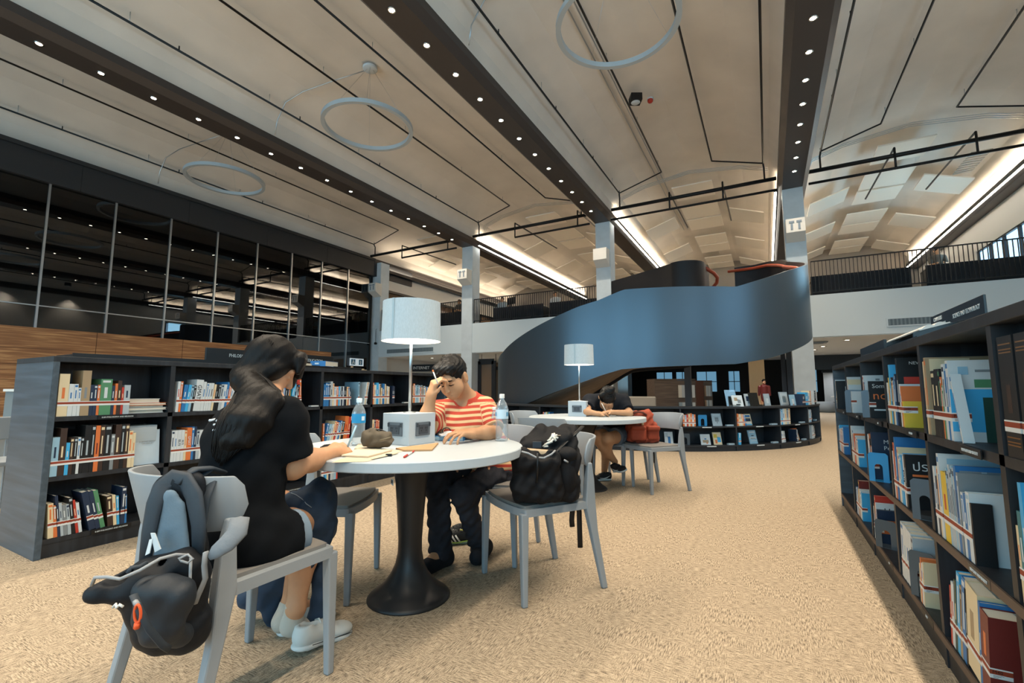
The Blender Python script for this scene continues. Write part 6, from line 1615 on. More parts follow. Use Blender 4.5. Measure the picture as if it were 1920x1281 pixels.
def mman(C):
    h = (C - mneck) @ nax; rad = np.linalg.norm(C - mneck - np.outer(h, nax), axis=1)
    q = (C - vC) @ nax; t = np.clip((q + .055) / .105, 0, 1); vr = np.linalg.norm(C - vC - np.outer(q, nax), axis=1) - (.006 + .040 * t)
    return (((h > .008) & (rad < .088)) | ((vr < .016) & (q > -.075) & ((C - mneck) @ FH < -.02))).astype(int)
blob('t_shirt', tee, 0.005, [stripe_mat(), mat('red_collar', '#b9402c', .85)], man, wrinkle=fold(30, 0.003), attr=('stripe', stripef), midx=mman)
# trousers and socks
blob('trousers', [ell(mhip + A(0, 0, -.01), (.175, .14, .085), None, .04)] + chain([mhR, mkR, maR + A(0, -.0, .02)], [.090, .068, .062], .03, flat=None)[:1] + [cone(mkR, maR + A(0, -.02, -.045), .068, .066, .05, flat='b')] + [cone(mhL, mkL, .092, .068, .03), cone(mkL, maL + A(0, -.01, -.03), .066, .056, .05, flat='b')] + [cut((0, 0, .455), (0, 0, -1))][:0], 0.006, M_denim_bk, man, wrinkle=fold(42, 0.006))
for a, tt in ((maR, A(-1.745, 2.145, .042)), (maL, A(-1.58, 2.415, .042))):
    blob('sock', [cone(a, a * A(1, 1, 0) + A(.0, .02, .042), .052, .050, .03), cone(a * A(1, 1, 0) + A(.0, .02, .042), tt, .049, .046, .03), cut((0, 0, .004), (0, 0, -1))], 0.005, M_sock_n, man)
# badge on the chest and the pen held in the raised hand
pen = empty('pencil', tuple(W(815, 710, 2.56)), 0, 'pencil held in the raised hand of the striped shirt student', 'pencil')
MB().tube([W(812, 696, 2.55), W(821, 720, 2.545)], .0038, 8).build('barrel', M_white, pen, world=True)
MB().tube([W(811, 694, 2.55), W(813, 698, 2.55)], .0042, 8).build('eraser_end', BM['orange'], pen, world=True)

# the shoes taken off under the table
for k, (h, tt, lb) in enumerate(((W(886, 1028, 3.16), W(822, 1024, 3.10), 'black running shoe with three white stripes lying under the table'), (W(893, 1012, 3.30), W(832, 1008, 3.24), 'second black running shoe behind the striped one under the table'))):
    h[2] = 0.004; tt[2] = 0.004
    t, Q, g, up = sneaker(h, tt, (0, 0, 1), mat('black_mesh', '#1d1f20', .7, bump=(150, .3)), mat('lime_sole', '#7f927f', .6), lb, L=.28)
    g.build('laces', M_black, t, world=True)
    s = MB()
    for y in (.40, .49, .58): s.tube([Q(-1.02, y - .05, .022), Q(-.99, y, .040), Q(-.80, y + .05, .062)], .0055, 6)
    s.build('side_stripes', M_white, t, world=True)
    MB().tube([Q(-1.0, .1 * q + .05, .018 + .004 * math.sin(q * 1.3)) for q in range(1, 9)], .003, 6).build('lime_line', mat('lime', '#9fc24a', .5), t, world=True)
    MB().tube([Q(-.5, .02, .085), Q(-.6, .18, .088), Q(-.5, .33, .09)], .005, 6).build('collar_trim', mat('lime_dark', '#a8a04a', .6), t, world=True)

# ---------------------------------------------------------------- the bowed student at the further table
g2 = empty('person', (-1.53, 5.3, 0), 0, 'person with tied dark hair in a charcoal t-shirt bowed low over the further table', 'person')
c2 = W(1138, 748, 5.06); f2 = -FH * .55 - RV * .12 - A(0, 0, .90); M2 = basis(f2, A(0, 0, .5) - FH * .8)
s2R, s2L = W(1106, 752, 5.12), W(1168, 752, 5.18)
n2 = W(1142, 742, 5.22); e2R, w2R = W(1100, 772, 4.92), W(1120, 776, 4.88)
e2L, w2L = W(1180, 775, 5.02), W(1146, 773, 4.90)
hip2 = A(-1.52, 5.33, .53)
body = head_prims(c2, M2, 1.06) + [cone(n2, c2 + M2 @ A(0, -.03, -.05), .052, .05, .03), ell(hip2, (.165, .13, .10)), cone(hip2 + A(0, -.02, .06), (s2R + s2L) / 2 + A(0, .05, -.06), .12, .12, .05), cone(s2R, s2L, .05, .05, .05)]
body += chain([s2L, e2L, w2L], [.046, .038, .024], .03) + hand_prims(w2L, -RV * .9 - FH * .2, A(0, 0, 1), -FH, (.6, .65, .7, .75), .9)
body += chain([s2R, e2R, w2R], [.046, .036, .024], .03) + hand_prims(w2R, RV * .9, A(0, 0, 1), -FH, (.6, .65, .7, .75), .9)
k2a, k2b = W(1116, 818, 5.02), W(1140, 822, 4.98)
a2u, a2d = W(1153, 866, 5.14), W(1133, 884, 5.36)
body += chain([A(-1.60, 5.28, .52), k2a], [.09, .062], .04) + chain([k2a, k2a * .6 + a2u * .4, a2u], [.06, .056, .034], .03)
body += chain([A(-1.44, 5.28, .52), k2b], [.09, .062], .04) + chain([k2b, k2b * .6 + a2d * .4, a2d], [.06, .056, .034], .03)
blob('body', body, 0.006, M_skin3, g2)
m2 = (s2R + s2L) / 2
tee = [ell(hip2 + A(0, -.01, .03), (.18, .15, .11), None, .05), cone(hip2 + A(0, -.02, .10), m2 + A(0, .07, -.08), .145, .15, .06, sq=(1.1, RV)), cone(s2R, s2L, .078, .078, .06), ell(m2 + A(0, .03, .0), (.17, .12, .09), None, .06),
       cone(s2R, s2R + nrm(e2R - s2R) * .15, .072, .070, .04, flat='b'), cone(s2L, s2L + nrm(e2L - s2L) * .15, .072, .070, .04, flat='b'), cut((0, 0, .5), (0, 0, -1))]
blob('t_shirt', tee, 0.007, M_tee2, g2, wrinkle=fold(30, .003))
L2 = lambda p: c2 + M2 @ (np.array(p) * 1.06)
blob('hair', [ell(L2((0, -.02, .035)), (.087, .110, .102), M2, .02), ell(L2((0, .12, -.055)), (.072, .07, .10), M2, .01, '-'), ell(L2((0, .04, -.11)), (.1, .09, .075), M2, .01, '-'), ell(L2((0, -.02, .135)), (.048, .050, .040), M2, .012), cone(L2((-.03, -.03, .15)), L2((.07, .02, .09)), .03, .03, .02)], .006, M_hair, g2, wrinkle=hs)
MB().tube([L2((.05 * math.cos(a), -.02 + .05 * math.sin(a), .122)) for a in np.linspace(0, 2 * PI, 20, endpoint=False)], .006, 6, closed=True).build('hair_tie', M_black, g2, world=True)
blob('shorts', [ell(hip2 + A(0, -.02, -.02), (.18, .15, .09), None, .04), cone(A(-1.60, 5.28, .525), A(-1.60, 5.28, .525) * .45 + k2a * .55, .105, .098, .03, flat='b'), cone(A(-1.44, 5.28, .525), A(-1.44, 5.28, .525) * .4 + k2b * .6, .105, .100, .03, flat='b')], .007, M_denim_g, g2, wrinkle=fold(40, .003))
MB().tube([w2L + A(.018 * math.cos(a) * 0, 0, 0) + UV * .026 * math.cos(a) + FH * .026 * math.sin(a) for a in np.linspace(0, 2 * PI, 16, endpoint=False)], .005, 6, closed=True).build('bracelet', M_white, g2, world=True)
for (hh, tt, tp) in ((W(1121, 903, 5.30) * A(1, 1, 0) + RV * .155 + A(0, 0, .004), W(1118, 905, 5.26) * A(1, 1, 0) + A(0, 0, .004), (0, 0, 1)), (W(1152, 884, 5.10) + RV * .0, W(1168, 884, 4.94), nrm(A(0, 0, 1) - RV * .45))):
    t, Q, g, up = sneaker(hh, tt, tp, mat('black_knit', '#141416', .7, bump=(150, .3)), M_rubber, '', child_of=g2, L=.24, Wd=.042)
    g.build('laces', M_black, g2, world=True)
    for sx in (-1, 1): MB().tube([Q(sx * 1.02, .66, .034), Q(sx * .98, .45, .026), Q(sx * .95, .30, .034), Q(sx * .92, .12, .055)], [.002, .007, .006, .002], 6).build('side_mark', M_white, g2, world=True)
pen = empty('pen', tuple(W(1133, 765, 4.9)), 0, 'white pen in the hand of the bowed student', 'pen')
MB().tube([W(1128, 756, 4.92), W(1136, 772, 4.88)], .004, 8).build('barrel', M_white, pen, world=True)

# ---------------------------------------------------------------- distant readers on the upper floor
for k, (px, py, D, shirt, lb) in enumerate(((941.5, 562, 22.0, '#9fb0ba', 'distant person reading at the upper floor desk beside the black monitor'), (1041, 552, 20.9, '#d2d6d8', 'distant person in a white top at the upper floor desk nearer the stair'), (1756, 471, 15.6, '#5a564f', 'distant person at the upper floor desk under the strip light'), (861, 566, 23.4, '#6d6258', 'distant person behind the railing beside the second column'))):
    c = W(px, py, D); t = empty('person', (c[0], c[1], 4.0), 0, lb, 'person')
    Mx = basis(-FH, A(0, 0, 1)); z = c[2]
    blob('body', head_prims(c, Mx) + [cone(c + A(0, .02, -.08), c + A(0, .03, -.17), .05, .06, .03), cone(c + A(0, .03, -.20), c + A(0, .08, -.75), .11, .13, .05), cone(c + A(-.17, .03, -.2), c + A(.17, .03, -.2), .05, .05, .05), cone(c + A(-.19, .02, -.22), c + A(-.2, -.12, -.5), .045, .038), cone(c + A(.19, .02, -.22), c + A(.2, -.12, -.5), .045, .038), cone(c + A(-.2, -.12, -.5), c + A(-.08, -.32, -.47), .038, .03), cone(c + A(.2, -.12, -.5), c + A(.08, -.32, -.47), .038, .03)], .014, M_skin, t)
    blob('hair', [ell(c + A(0, .02, .035), (.084, .104, .094)), ell(c - FH * .1 + A(0, 0, -.06), (.08, .075, .09), None, .01, '-')], .012, M_hair, t)
    blob('shirt', [cone(c + A(0, .03, -.24), c + A(0, .08, -.76), .145, .155, .05), cone(c + A(-.17, .03, -.2), c + A(.17, .03, -.2), .065, .065, .05), cone(c + A(-.19, .02, -.22), c + A(-.2, -.08, -.42), .06, .055), cone(c + A(.19, .02, -.22), c + A(.2, -.08, -.42), .06, .055)], .014, mat('far_shirt%d' % k, shirt, .9), t)
    blob('stool_seat', [cone(c + A(0, .12, -.80), c + A(0, .12, -.84), .19, .19), cone(c + A(0, .12, -.8), A(c[0], c[1] + .12, 4.03), .04, .05)], .02, M_black, t).name = 'seat_support'
t = empty('person', tuple(W(1432, 760, 21.0) * A(1, 1, 0)), 0, 'tiny distant person in a dark red top before the cream panel', 'person')
c = W(1432, 716, 21.0); Mx = basis(-FH, A(0, 0, 1))
blob('body', head_prims(c, Mx) + [cone(c + A(0, 0, -.1), c + A(0, 0, -.2), .05, .06), cone(c + A(0, 0, -.25), c + A(0, 0, -.75), .12, .13), cone(c + A(-.09, 0, -.8), A(c[0] - .1, c[1], .02), .08, .05), cone(c + A(.09, 0, -.8), A(c[0] + .1, c[1], .02), .08, .05)], .016, M_skin, t)
blob('shirt', [cone(c + A(0, 0, -.25), c + A(0, 0, -.8), .15, .15), cone(c + A(-.18, 0, -.22), c + A(.18, 0, -.22), .06, .06), cone(c + A(.19, 0, -.24), c + A(.22, 0, -.6), .06, .05), cone(c + A(-.19, 0, -.24), c + A(-.22, 0, -.6), .06, .05)], .016, BM['maroon'], t)
blob('hair', [ell(c + A(0, .02, .035), (.084, .104, .094)), ell(c - FH * .1 + A(0, 0, -.06), (.08, .075, .09), None, .01, '-')], .014, M_hair, t)

# ------------------------------------------------------------------ backpacks
M_bag = mat('navy_black_nylon', '#10141a', 0.6, spec=.3, bump=(22, 0.3), var=(3, 0.15))
M_bag_g = mat('slate_nylon', '#28313a', 0.65, bump=(22, 0.25))
M_bag_l = mat('pale_padding', '#5f7280', 0.75, bump=(40, 0.2))
M_trim = mat('grey_webbing', '#8c8f92', 0.7)
M_orange = mat('orange_cord', '#e0582a', 0.6)
WB_ = lambda pts: [W(*p) for p in pts]
KB = 0.955
def V(px, py, D): return W(px, py, D * KB)
def WG_(pts): return [V(*p) for p in pts]
bag = empty('backpack', (-1.66, .70, .47), 0, 'dark navy backpack hanging open from the back of the near chair, orange zip loop', 'backpack')
blob('main_body', [cone(V(345, 1085, 1.375), V(352, 1172, 1.375), .058, .052, .05), cone(V(305, 1095, 1.345), V(322, 1165, 1.345), .066, .062, .05), cone(V(268, 1110, 1.305), V(295, 1160, 1.31), .052, .055, .05), cone(V(300, 1180, 1.33), V(352, 1190, 1.35), .048, .040, .05),
     cone(V(262, 1090, 1.30), V(186, 1112, 1.245), .046, .022, .05, sq=(.85, UV)), cone(V(186, 1112, 1.245), V(168, 1112, 1.235), .020, .014, .03), cone(V(340, 1062, 1.35), V(372, 1075, 1.37), .030, .030, .04), cone(V(300, 1078, 1.33), V(345, 1060, 1.35), .03, .03, .05),
     cone(V(205, 1086, 1.255), V(262, 1082, 1.30), .016, .022, .010, op='-'), cone(V(262, 1082, 1.30), V(335, 1052, 1.345), .022, .020, .010, op='-')], .005, M_bag, bag, wrinkle=fold(40, .003))
blob('front_pocket', [ell(V(303, 1142, 1.262), (.070, .040, .080), np.stack([RV, FH, UV], 1), .03), cone(V(272, 1110, 1.245), V(335, 1112, 1.27), .026, .034, .04), cone(V(305, 1185, 1.27), V(338, 1192, 1.30), .036, .030, .04)], .005, mat('pocket_nylon', '#182028', .6, bump=(22, .3)), bag, wrinkle=fold(38, .003))
# raised back panel with padding, and the opened mouth
blob('back_panel', [cone(V(325, 935, 1.425), V(318, 1060, 1.40), .062, .078, .05, sq=(.28, FH)), cone(V(352, 925, 1.435), V(362, 1070, 1.41), .048, .050, .04, sq=(.35, FH)), cone(V(312, 915, 1.425), V(360, 905, 1.44), .034, .034, .04, sq=(.6, FH))], .005, M_bag, bag, wrinkle=fold(30, .003))
blob('padding', [cone(V(318, 935, 1.392), V(322, 985, 1.385), .026, .028, .02, sq=(.4, FH)), cone(V(336, 950, 1.392), V(338, 1048, 1.375), .018, .030, .02, sq=(.45, FH)), cone(V(312, 975, 1.388), V(302, 1040, 1.372), .022, .024, .02, sq=(.4, FH))], .005, M_bag_l, bag)
MB().tube(WG_([(270, 1062, 1.355), (279, 1000, 1.37), (290, 945, 1.38), (304, 914, 1.40), (326, 897, 1.425), (348, 902, 1.42), (364, 930, 1.395), (373, 985, 1.385), (372, 1050, 1.372)]), [.016, .021, .024, .027, .028, .027, .026, .022, .017], 10, flat=.38, up=tuple(FH)).build('padded_strap', M_bag_g, bag, world=True)
MB().tube(WG_([(330, 908, 1.415), (345, 893, 1.435), (365, 881, 1.455), (392, 879, 1.50), (416, 886, 1.55)]), [.022, .026, .026, .025, .022], 10, flat=.35, up=tuple(FV * .3 + UV)).build('padded_strap', M_bag_g, bag, world=True)
MB().tube(WG_([(392, 880, 1.50), (372, 894, 1.47), (352, 908, 1.445), (335, 915, 1.43)]), [.022] * 4, 8, flat=.35, up=(0, 0, 1)).build('shoulder_strap', M_bag_g, bag, world=True)
MB().tube(WG_([(398, 902, 1.46), (385, 935, 1.43), (377, 990, 1.41), (380, 1040, 1.41)]), [.016] * 4, 8, flat=.4).build('shoulder_strap', M_bag_g, bag, world=True)
st_ = MB().tube(WG_([(450, 972, 1.40), (445, 998, 1.375), (425, 1020, 1.345), (403, 1036, 1.335), (393, 1045, 1.335)]), [.026, .028, .026, .020, .010], 10, flat=.45).build('shoulder_strap', mat('grey_strap', '#6b7177', .75, bump=(60, .2)), bag, world=True)
MB().tube(WG_([(450, 972, 1.40), (452, 985, 1.42), (446, 1000, 1.44), (430, 1010, 1.44)]), .014, 8, flat=.45).build('strap_loop', M_trim, bag, world=True)
MB().tube(WG_([(386, 1035, 1.33), (383, 1060, 1.335), (385, 1085, 1.335), (378, 1102, 1.33), (370, 1120, 1.325), (365, 1133, 1.325)]), .0085, 6, flat=.35).build('webbing', M_trim, bag, world=True)
MB().tube(WG_([(172, 1098, 1.215), (178, 1083, 1.21), (200, 1082, 1.205), (225, 1086, 1.20), (262, 1070, 1.215), (300, 1048, 1.255), (330, 1040, 1.29), (354, 1041, 1.31)]), .0042, 6).build('mouth_trim', M_trim, bag, world=True)
MB().tube(WG_([(325, 1147, 1.235), (335, 1152, 1.25), (348, 1140, 1.275), (356, 1105, 1.295), (357, 1070, 1.31), (358, 1045, 1.32)]), .004, 6).build('pocket_trim', M_trim, bag, world=True)
MB().tube(WG_([(250, 1115, 1.175), (262, 1145, 1.16), (280, 1180, 1.165), (305, 1210, 1.20), (318, 1218, 1.22)]), .010, 6, flat=.3).build('zip_tape', M_bag_g, bag, world=True)
lp = [V(258 + 6 * math.cos(a), 1151 + 17 * math.sin(a), 1.155) for a in np.linspace(0, 2 * PI, 16, endpoint=False)]
MB().tube(lp, .0032, 7, closed=True).build('zip_loop', M_orange, bag, world=True)
MB().tube(WG_([(258, 1168, 1.155), (256, 1178, 1.155)]), .007, 7).build('loop_knot', M_orange, bag, world=True)
MB().tube(WG_([(253, 1128, 1.165), (258, 1135, 1.158)]), .006, 6).build('zip_slider', M_trim, bag, world=True)
MB().tube(WG_([(212, 1139, 1.21), (217, 1133, 1.207), (219, 1140, 1.205), (224, 1134, 1.204), (231, 1138, 1.204)]), .0035, 6).build('brand_mark', M_white, bag, world=True)
MB().tube(WG_([(240, 1075, 1.22), (246, 1065, 1.23), (262, 1063, 1.24), (275, 1056, 1.26)]), .006, 6).build('grab_handle', M_bag_g, bag, world=True)
MB().tube(WG_([(335, 1048, 1.29), (352, 1040, 1.30), (362, 1048, 1.30), (352, 1056, 1.295), (340, 1052, 1.29)]), .0035, 6, closed=True).build('draw_cord', M_trim, bag, world=True)
g = MB(); a, b, c, d = V(282, 1000, 1.335), V(290, 1000, 1.33), V(301, 1030, 1.32), V(290, 1036, 1.325)
g.hexa([a, b, c, d] + [q + FH * .003 for q in (a, b, c, d)]); a, b, c, d = V(280, 1012, 1.335), V(286, 1010, 1.33), V(280, 1038, 1.32), V(272, 1042, 1.325)
g.hexa([a, b, c, d] + [q + FH * .003 for q in (a, b, c, d)]); g.build('care_label', mat('label_white', '#c6ccd0', .8), bag, world=True)

bag2 = empty('backpack', (-1.10, 2.39, .47), 0, 'black backpack with open pocket and white floral embroidery on the chair beside the table', 'backpack')
blob('main_body', [rbox(W(1026, 895, 2.48), (.165, .115, .135), np.stack([RV, FH, A(0, 0, 1)], 1), .06, .03), rbox(W(1032, 848, 2.53), (.150, .10, .10), np.stack([nrm(RV + A(0, 0, .25)), FH, nrm(A(0, 0, 1) - RV * .25)], 1), .05, .04), cone(W(1000, 860, 2.50), W(1015, 812, 2.56), .09, .05, .06), cone(W(1040, 840, 2.56), W(1070, 808, 2.62), .10, .04, .06, sq=(.8, FH)), cone(W(980, 920, 2.44), W(1062, 923, 2.48), .05, .05, .04), cut((0, 0, .470), (0, 0, -1))], .006, mat('black_nylon', '#101013', .7, spec=.25, bump=(20, .35)), bag2, wrinkle=fold(36, .007))
blob('front_pocket', [rbox(W(1006, 893, 2.34), (.125, .055, .125), np.stack([RV, FH, A(0, 0, 1)], 1), .04, .03), cone(W(978, 862, 2.32), W(1025, 868, 2.33), .05, .052, .03), cone(W(972, 850, 2.32), W(982, 870, 2.30), .03, .03, .04), cone(W(980, 912, 2.31), W(1040, 918, 2.36), .05, .05, .04), cone(W(985, 846, 2.28), W(1032, 850, 2.31), .030, .028, .01, op='-'), cut((0, 0, .472), (0, 0, -1))], .006, mat('black_nylon', '#101013', .7, spec=.25, bump=(20, .35)), bag2, wrinkle=fold(38, .006))
blob('pocket_lining', [cone(W(988, 850, 2.335), W(1030, 852, 2.345), .026, .022, .02, sq=(.6, FH))], .005, mat('tan_lining', '#b39a7c', .8), bag2)
MB().tube(WB_([(978, 847, 2.275), (990, 850, 2.265), (1005, 858, 2.26), (1020, 859, 2.265), (1034, 852, 2.275), (1041, 845, 2.29)]), .005, 6).build('mouth_trim', M_trim, bag2, world=True)
blob('side_pocket', [ell(W(1062, 895, 2.40), (.055, .06, .10), None, .03), ell(W(1062, 852, 2.41), (.060, .055, .040), None, .02)], .006, mat('black_nylon', '#101013', .7, spec=.25, bump=(20, .35)), bag2)
MB().tube(WB_([(1058, 863, 2.33), (1065, 867, 2.34)]), .005, 6).build('flap_mark', M_trim, bag2, world=True)
g = MB(); M_emb = mat('white_embroidery', '#d5d0c4', .8); bmain = [o for o in bag2.children if o.name.startswith('main_body')][0]
for ln in (((1018, 838), (1026, 832), (1036, 828)), ((1022, 834), (1032, 830), (1038, 824)), ((1034, 822), (1040, 818), (1045, 817)), ((1036, 815), (1039, 821), (1042, 827)), ((1031, 824), (1036, 819), (1040, 814)), ((1020, 838), (1028, 837)), ((1027, 828), (1033, 824)), ((1034, 818), (1046, 822))):
    pts = []
    for q in ln:
        h_, n_ = on_surface(bmain, *q)
        if h_ is not None: pts.append(h_ + n_ * .003)
    if len(pts) > 1: g.tube(pts, .006, 6)
g.build('embroidery', M_emb, bag2, world=True)
MB().tube(WB_([(1045, 817, 2.44), (1055, 817, 2.47), (1062, 819, 2.49)]), .003, 6).build('embroidered_line', mat('tan_thread', '#8c7a66', .8), bag2, world=True)
g = MB(); g.box(W(1007, 834, 2.40), (.045, .02, .03), rotz(.5)); g.build('buckle', M_bag_g, bag2, world=True)
MB().tube(WB_([(1033, 858, 2.36), (1060, 830, 2.44), (1080, 812, 2.52), (1092, 800, 2.58)]), .014, 8, flat=.4).build('compression_strap', M_black, bag2, world=True)
MB().tube(WB_([(1008, 850, 2.25), (1008, 880, 2.245), (1006, 905, 2.25)]), .006, 6).build('zip_pull', M_black, bag2, world=True)
for pts in ([(1068, 920, 2.50), (1074, 950, 2.50), (1072, 975, 2.50), (1073, 988, 2.50)], [(1080, 925, 2.50), (1086, 960, 2.50), (1087, 1000, 2.50), (1088, 1027, 2.50)]):
    MB().tube(WB_(pts), .014, 8, flat=.3, up=tuple(FH)).build('hanging_strap', M_black, bag2, world=True)
blob('top_loop', [cone(W(1012, 815, 2.56), W(1060, 806, 2.62), .02, .02, .02)], .006, M_bag_g, bag2)

bag3 = empty('backpack', tuple(W(1205, 832, 5.02)), 0, 'rust orange backpack on the chair by the curved bookcase', 'backpack')
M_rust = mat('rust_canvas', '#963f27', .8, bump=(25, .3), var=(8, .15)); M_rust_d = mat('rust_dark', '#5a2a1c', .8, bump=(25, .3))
blob('main_body', [rbox(W(1204, 812, 5.06), (.165, .11, .12), np.stack([RV, FH, A(0, 0, 1)], 1), .06, .03), rbox(W(1203, 786, 5.08), (.115, .09, .09), np.stack([RV, FH, A(0, 0, 1)], 1), .05, .05), cone(W(1206, 782, 5.08), W(1216, 778, 5.10), .06, .04, .05), cut(W(1200, 829, 5.0), (0, 0, -1))], .007, M_rust, bag3, wrinkle=fold(34, .009))
blob('front_pocket', [rbox(W(1196, 815, 4.94), (.085, .05, .065), np.stack([RV, FH, A(0, 0, 1)], 1), .03, .01), rbox(W(1223, 814, 4.97), (.062, .05, .065), np.stack([RV, FH, A(0, 0, 1)], 1), .03, .01), rbox(W(1224, 803, 4.95), (.068, .055, .026), np.stack([RV, FH, A(0, 0, 1)], 1), .02, .004), rbox(W(1196, 802, 4.93), (.075, .05, .022), np.stack([RV, FH, A(0, 0, 1)], 1), .02, .004)], .006, M_rust, bag3)
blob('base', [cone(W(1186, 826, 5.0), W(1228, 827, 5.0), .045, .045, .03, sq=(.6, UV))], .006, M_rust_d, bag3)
blob('dark_side_panel', [ell(W(1184, 808, 5.08), (.05, .06, .12), None, .02)], .006, M_rust_d, bag3).name = 'side_panel'  # side of the bag in the darker rust colour
MB().tube(WB_([(1186, 775, 5.0), (1196, 772, 4.98), (1206, 774, 4.98), (1212, 779, 4.99)]), .012, 6).build('top_flap_edge', M_rust_d, bag3, world=True)
MB().tube(WB_([(1203, 795, 4.93), (1207, 795, 4.925)]), .014, 8).build('clasp', BM['cream'], bag3, world=True)
for x in (1220, 1226): MB().tube([W(x, 845, 5.06), W(x + 1, 858, 5.06), W(x + 1, 868, 5.06)], .022, 6, flat=.3).build('hanging_strap', M_black, bag3, world=True)

# ------------------------------------------------------------------ things on the front table
def bottle(x, y, label, lab, lab2, h=0.225, z=TZ, full=True):
    t = empty('water_bottle', (x, y, z), 0, label, 'bottle'); s = h / 0.235
    r = 0.0345 * s ** .5; prof = [(0.012, 0.004), (r * .8, 0.0), (r, 0.008)]
    for k in range(9): zz = 0.012 + k * 0.0105; prof += [(r, zz * s), (r * .945, (zz + 0.005) * s)]
    prof += [(r, .11 * s), (r, .160 * s), (r * .96, .168 * s), (r * .75, .186 * s), (.0135, .208 * s), (.0125, .216 * s), (.0125, .222 * s)]
    MB().lathe(prof, n=28).build('bottle_body', M_pet, t)
    MB().lathe([(r + .0006, .112 * s), (r + .0006, .158 * s)], n=28, cap=False).lathe([(r + .0002, .158 * s), (r + .0002, .112 * s)], n=28, cap=False).build('label_wrap', lab, t)
    g = MB()
    for q in range(3): a = q * 2.1 - 2.2; g.box((math.cos(a) * (r + .001), math.sin(a) * (r + .001), .135 * s), (.001, .018, .022), rotz(a))
    g.build('label_print', lab2, t)
    MB().lathe([(.0150, .214 * s), (.0150, .234 * s), (.013, .236 * s), (.001, .2365 * s)], n=20, cap=False).build('cap', lab2 if full else M_white, t)
    return t


def pet():
    m = bpy.data.materials.new('clear_bottle'); m.use_nodes = True; nt = m.node_tree; nt.nodes.clear(); N = nt.nodes.new; L = nt.links.new
    o = N('ShaderNodeOutputMaterial'); mx = N('ShaderNodeMixShader'); t = N('ShaderNodeBsdfTransparent'); g = N('ShaderNodeBsdfGlossy'); lw = N('ShaderNodeLayerWeight')
    t.inputs[0].default_value = (.95, .97, .98, 1); g.inputs['Roughness'].default_value = .08; lw.inputs[0].default_value = .45; df = N('ShaderNodeBsdfDiffuse'); df.inputs[0].default_value = (.62, .70, .74, 1); m2 = N('ShaderNodeMixShader'); m2.inputs[0].default_value = .20
    L(lw.outputs['Facing'], mx.inputs[0]); L(t.outputs[0], mx.inputs[1]); L(g.outputs[0], mx.inputs[2]); L(mx.outputs[0], m2.inputs[1]); L(df.outputs[0], m2.inputs[2]); L(m2.outputs[0], o.inputs[0]); return m


M_pet = pet()
p = W(671, 832, 2.42); bottle(p[0], p[1], 'water bottle with bright blue label beside the writing hand', mat('label_blue', '#2a8fc4', .4), mat('label_white2', '#cfe0e8', .4), .245)
p = W(941, 826, 2.62); bottle(p[0], p[1], 'water bottle with white label at the far table edge', mat('label_pale', '#c3d5df', .4), mat('label_mid', '#5f97b8', .4), .265, full=False)
p = W(927, 818, 2.74); t = empty('water_bottle', (p[0], p[1], TZ), 0, 'small bottle with dark blue label behind the white labelled bottle', 'bottle')
MB().lathe([(.02, 0), (.026, .006), (.026, .10), (.022, .13), (.012, .16), (.012, .175)], n=22).build('bottle_body', M_pet, t); MB().lathe([(.0266, .03), (.0266, .08)], n=22, cap=False).build('label_wrap', mat('label_navy', '#1f5680', .4), t)
MB().lathe([(.014, .17), (.014, .188), (.001, .189)], n=16, cap=False).build('cap', M_white, t)
# folded brown pouch
p = W(710, 826, 2.25); t = empty('pencil_pouch', (p[0], p[1], TZ), 0, 'olive brown zipped pouch lying beside the power cube', 'pouch')
M_pouch = mat('olive_canvas', '#4f4638', .85, bump=(30, .3))
blob('pouch_body', [cone(W(694, 827, 2.23), W(722, 829, 2.22), .032, .030, .03), cone(W(692, 818, 2.25), W(726, 820, 2.25), .030, .026, .03), cone(W(690, 824, 2.25), W(700, 812, 2.27), .026, .02, .03), cut((0, 0, TZ + .001), (0, 0, -1))], .005, M_pouch, t, wrinkle=fold(60, .005))
MB().tube(WB_([(688, 812, 2.24), (700, 806, 2.25), (715, 806, 2.26), (730, 813, 2.26)]), .006, 6, flat=.5).build('zip', M_black, t, world=True)
MB().tube(WB_([(712, 826, 2.175), (724, 823, 2.18), (733, 820, 2.19)]), .008, 6, flat=.4).build('pull_tab', mat('olive_light', '#6b6250', .85), t, world=True)
# papers and book under the writing hand
def sheet(pts, z, name, label, cat, m, th=0.0012):
    """pts: picture corners on the table plane"""
    P = []
    for x, y in pts:
        d = W(x, y, 1.0) - CP; k = (z - CAMH) / d[2]; P.append(CP + d * k)
    c = sum(P) / len(P); t = empty(name, (c[0], c[1], z), 0, label, cat)
    n = len(P); b = MB(); b.add([q for q in P] + [q + A(0, 0, th) for q in P], [tuple(range(n - 1, -1, -1)), tuple(range(n, 2 * n))] + [(k, (k + 1) % n, n + (k + 1) % n, n + k) for k in range(n)])
    b.build('sheet', m, t, world=True); return t


M_paper = mat('cream_paper', '#c9b8a0', .85); M_paper2 = mat('white_paper', '#c6c6c2', .85)
sheet([(622, 868), (688, 866), (760, 845), (690, 842)], TZ + .0005, 'worksheet', 'cream worksheet under the writing hand, corner lifted off the table edge', 'paper', M_paper)
sheet([(640, 856), (690, 858), (735, 846), (684, 838)], TZ + .003, 'notebook', 'thin cream notebook on top of the worksheet', 'notebook', mat('cream_paper2', '#d0bfa6', .85), .006)
sheet([(664, 843), (690, 842), (694, 834), (672, 833)], TZ + .003, 'folded_note', 'small folded note by the foot of the blue labelled bottle', 'paper', M_paper, .004)
sheet([(592, 842), (648, 834), (640, 826), (585, 832)], TZ + .0005, 'loose_paper', 'white sheet lying under the smartphone', 'paper', M_paper2)
t = sheet([(600, 841), (628, 837), (634, 833), (608, 836)], TZ + .003, 'smartphone', 'black smartphone in a pale case behind the writing arm', 'phone', M_black, .006)
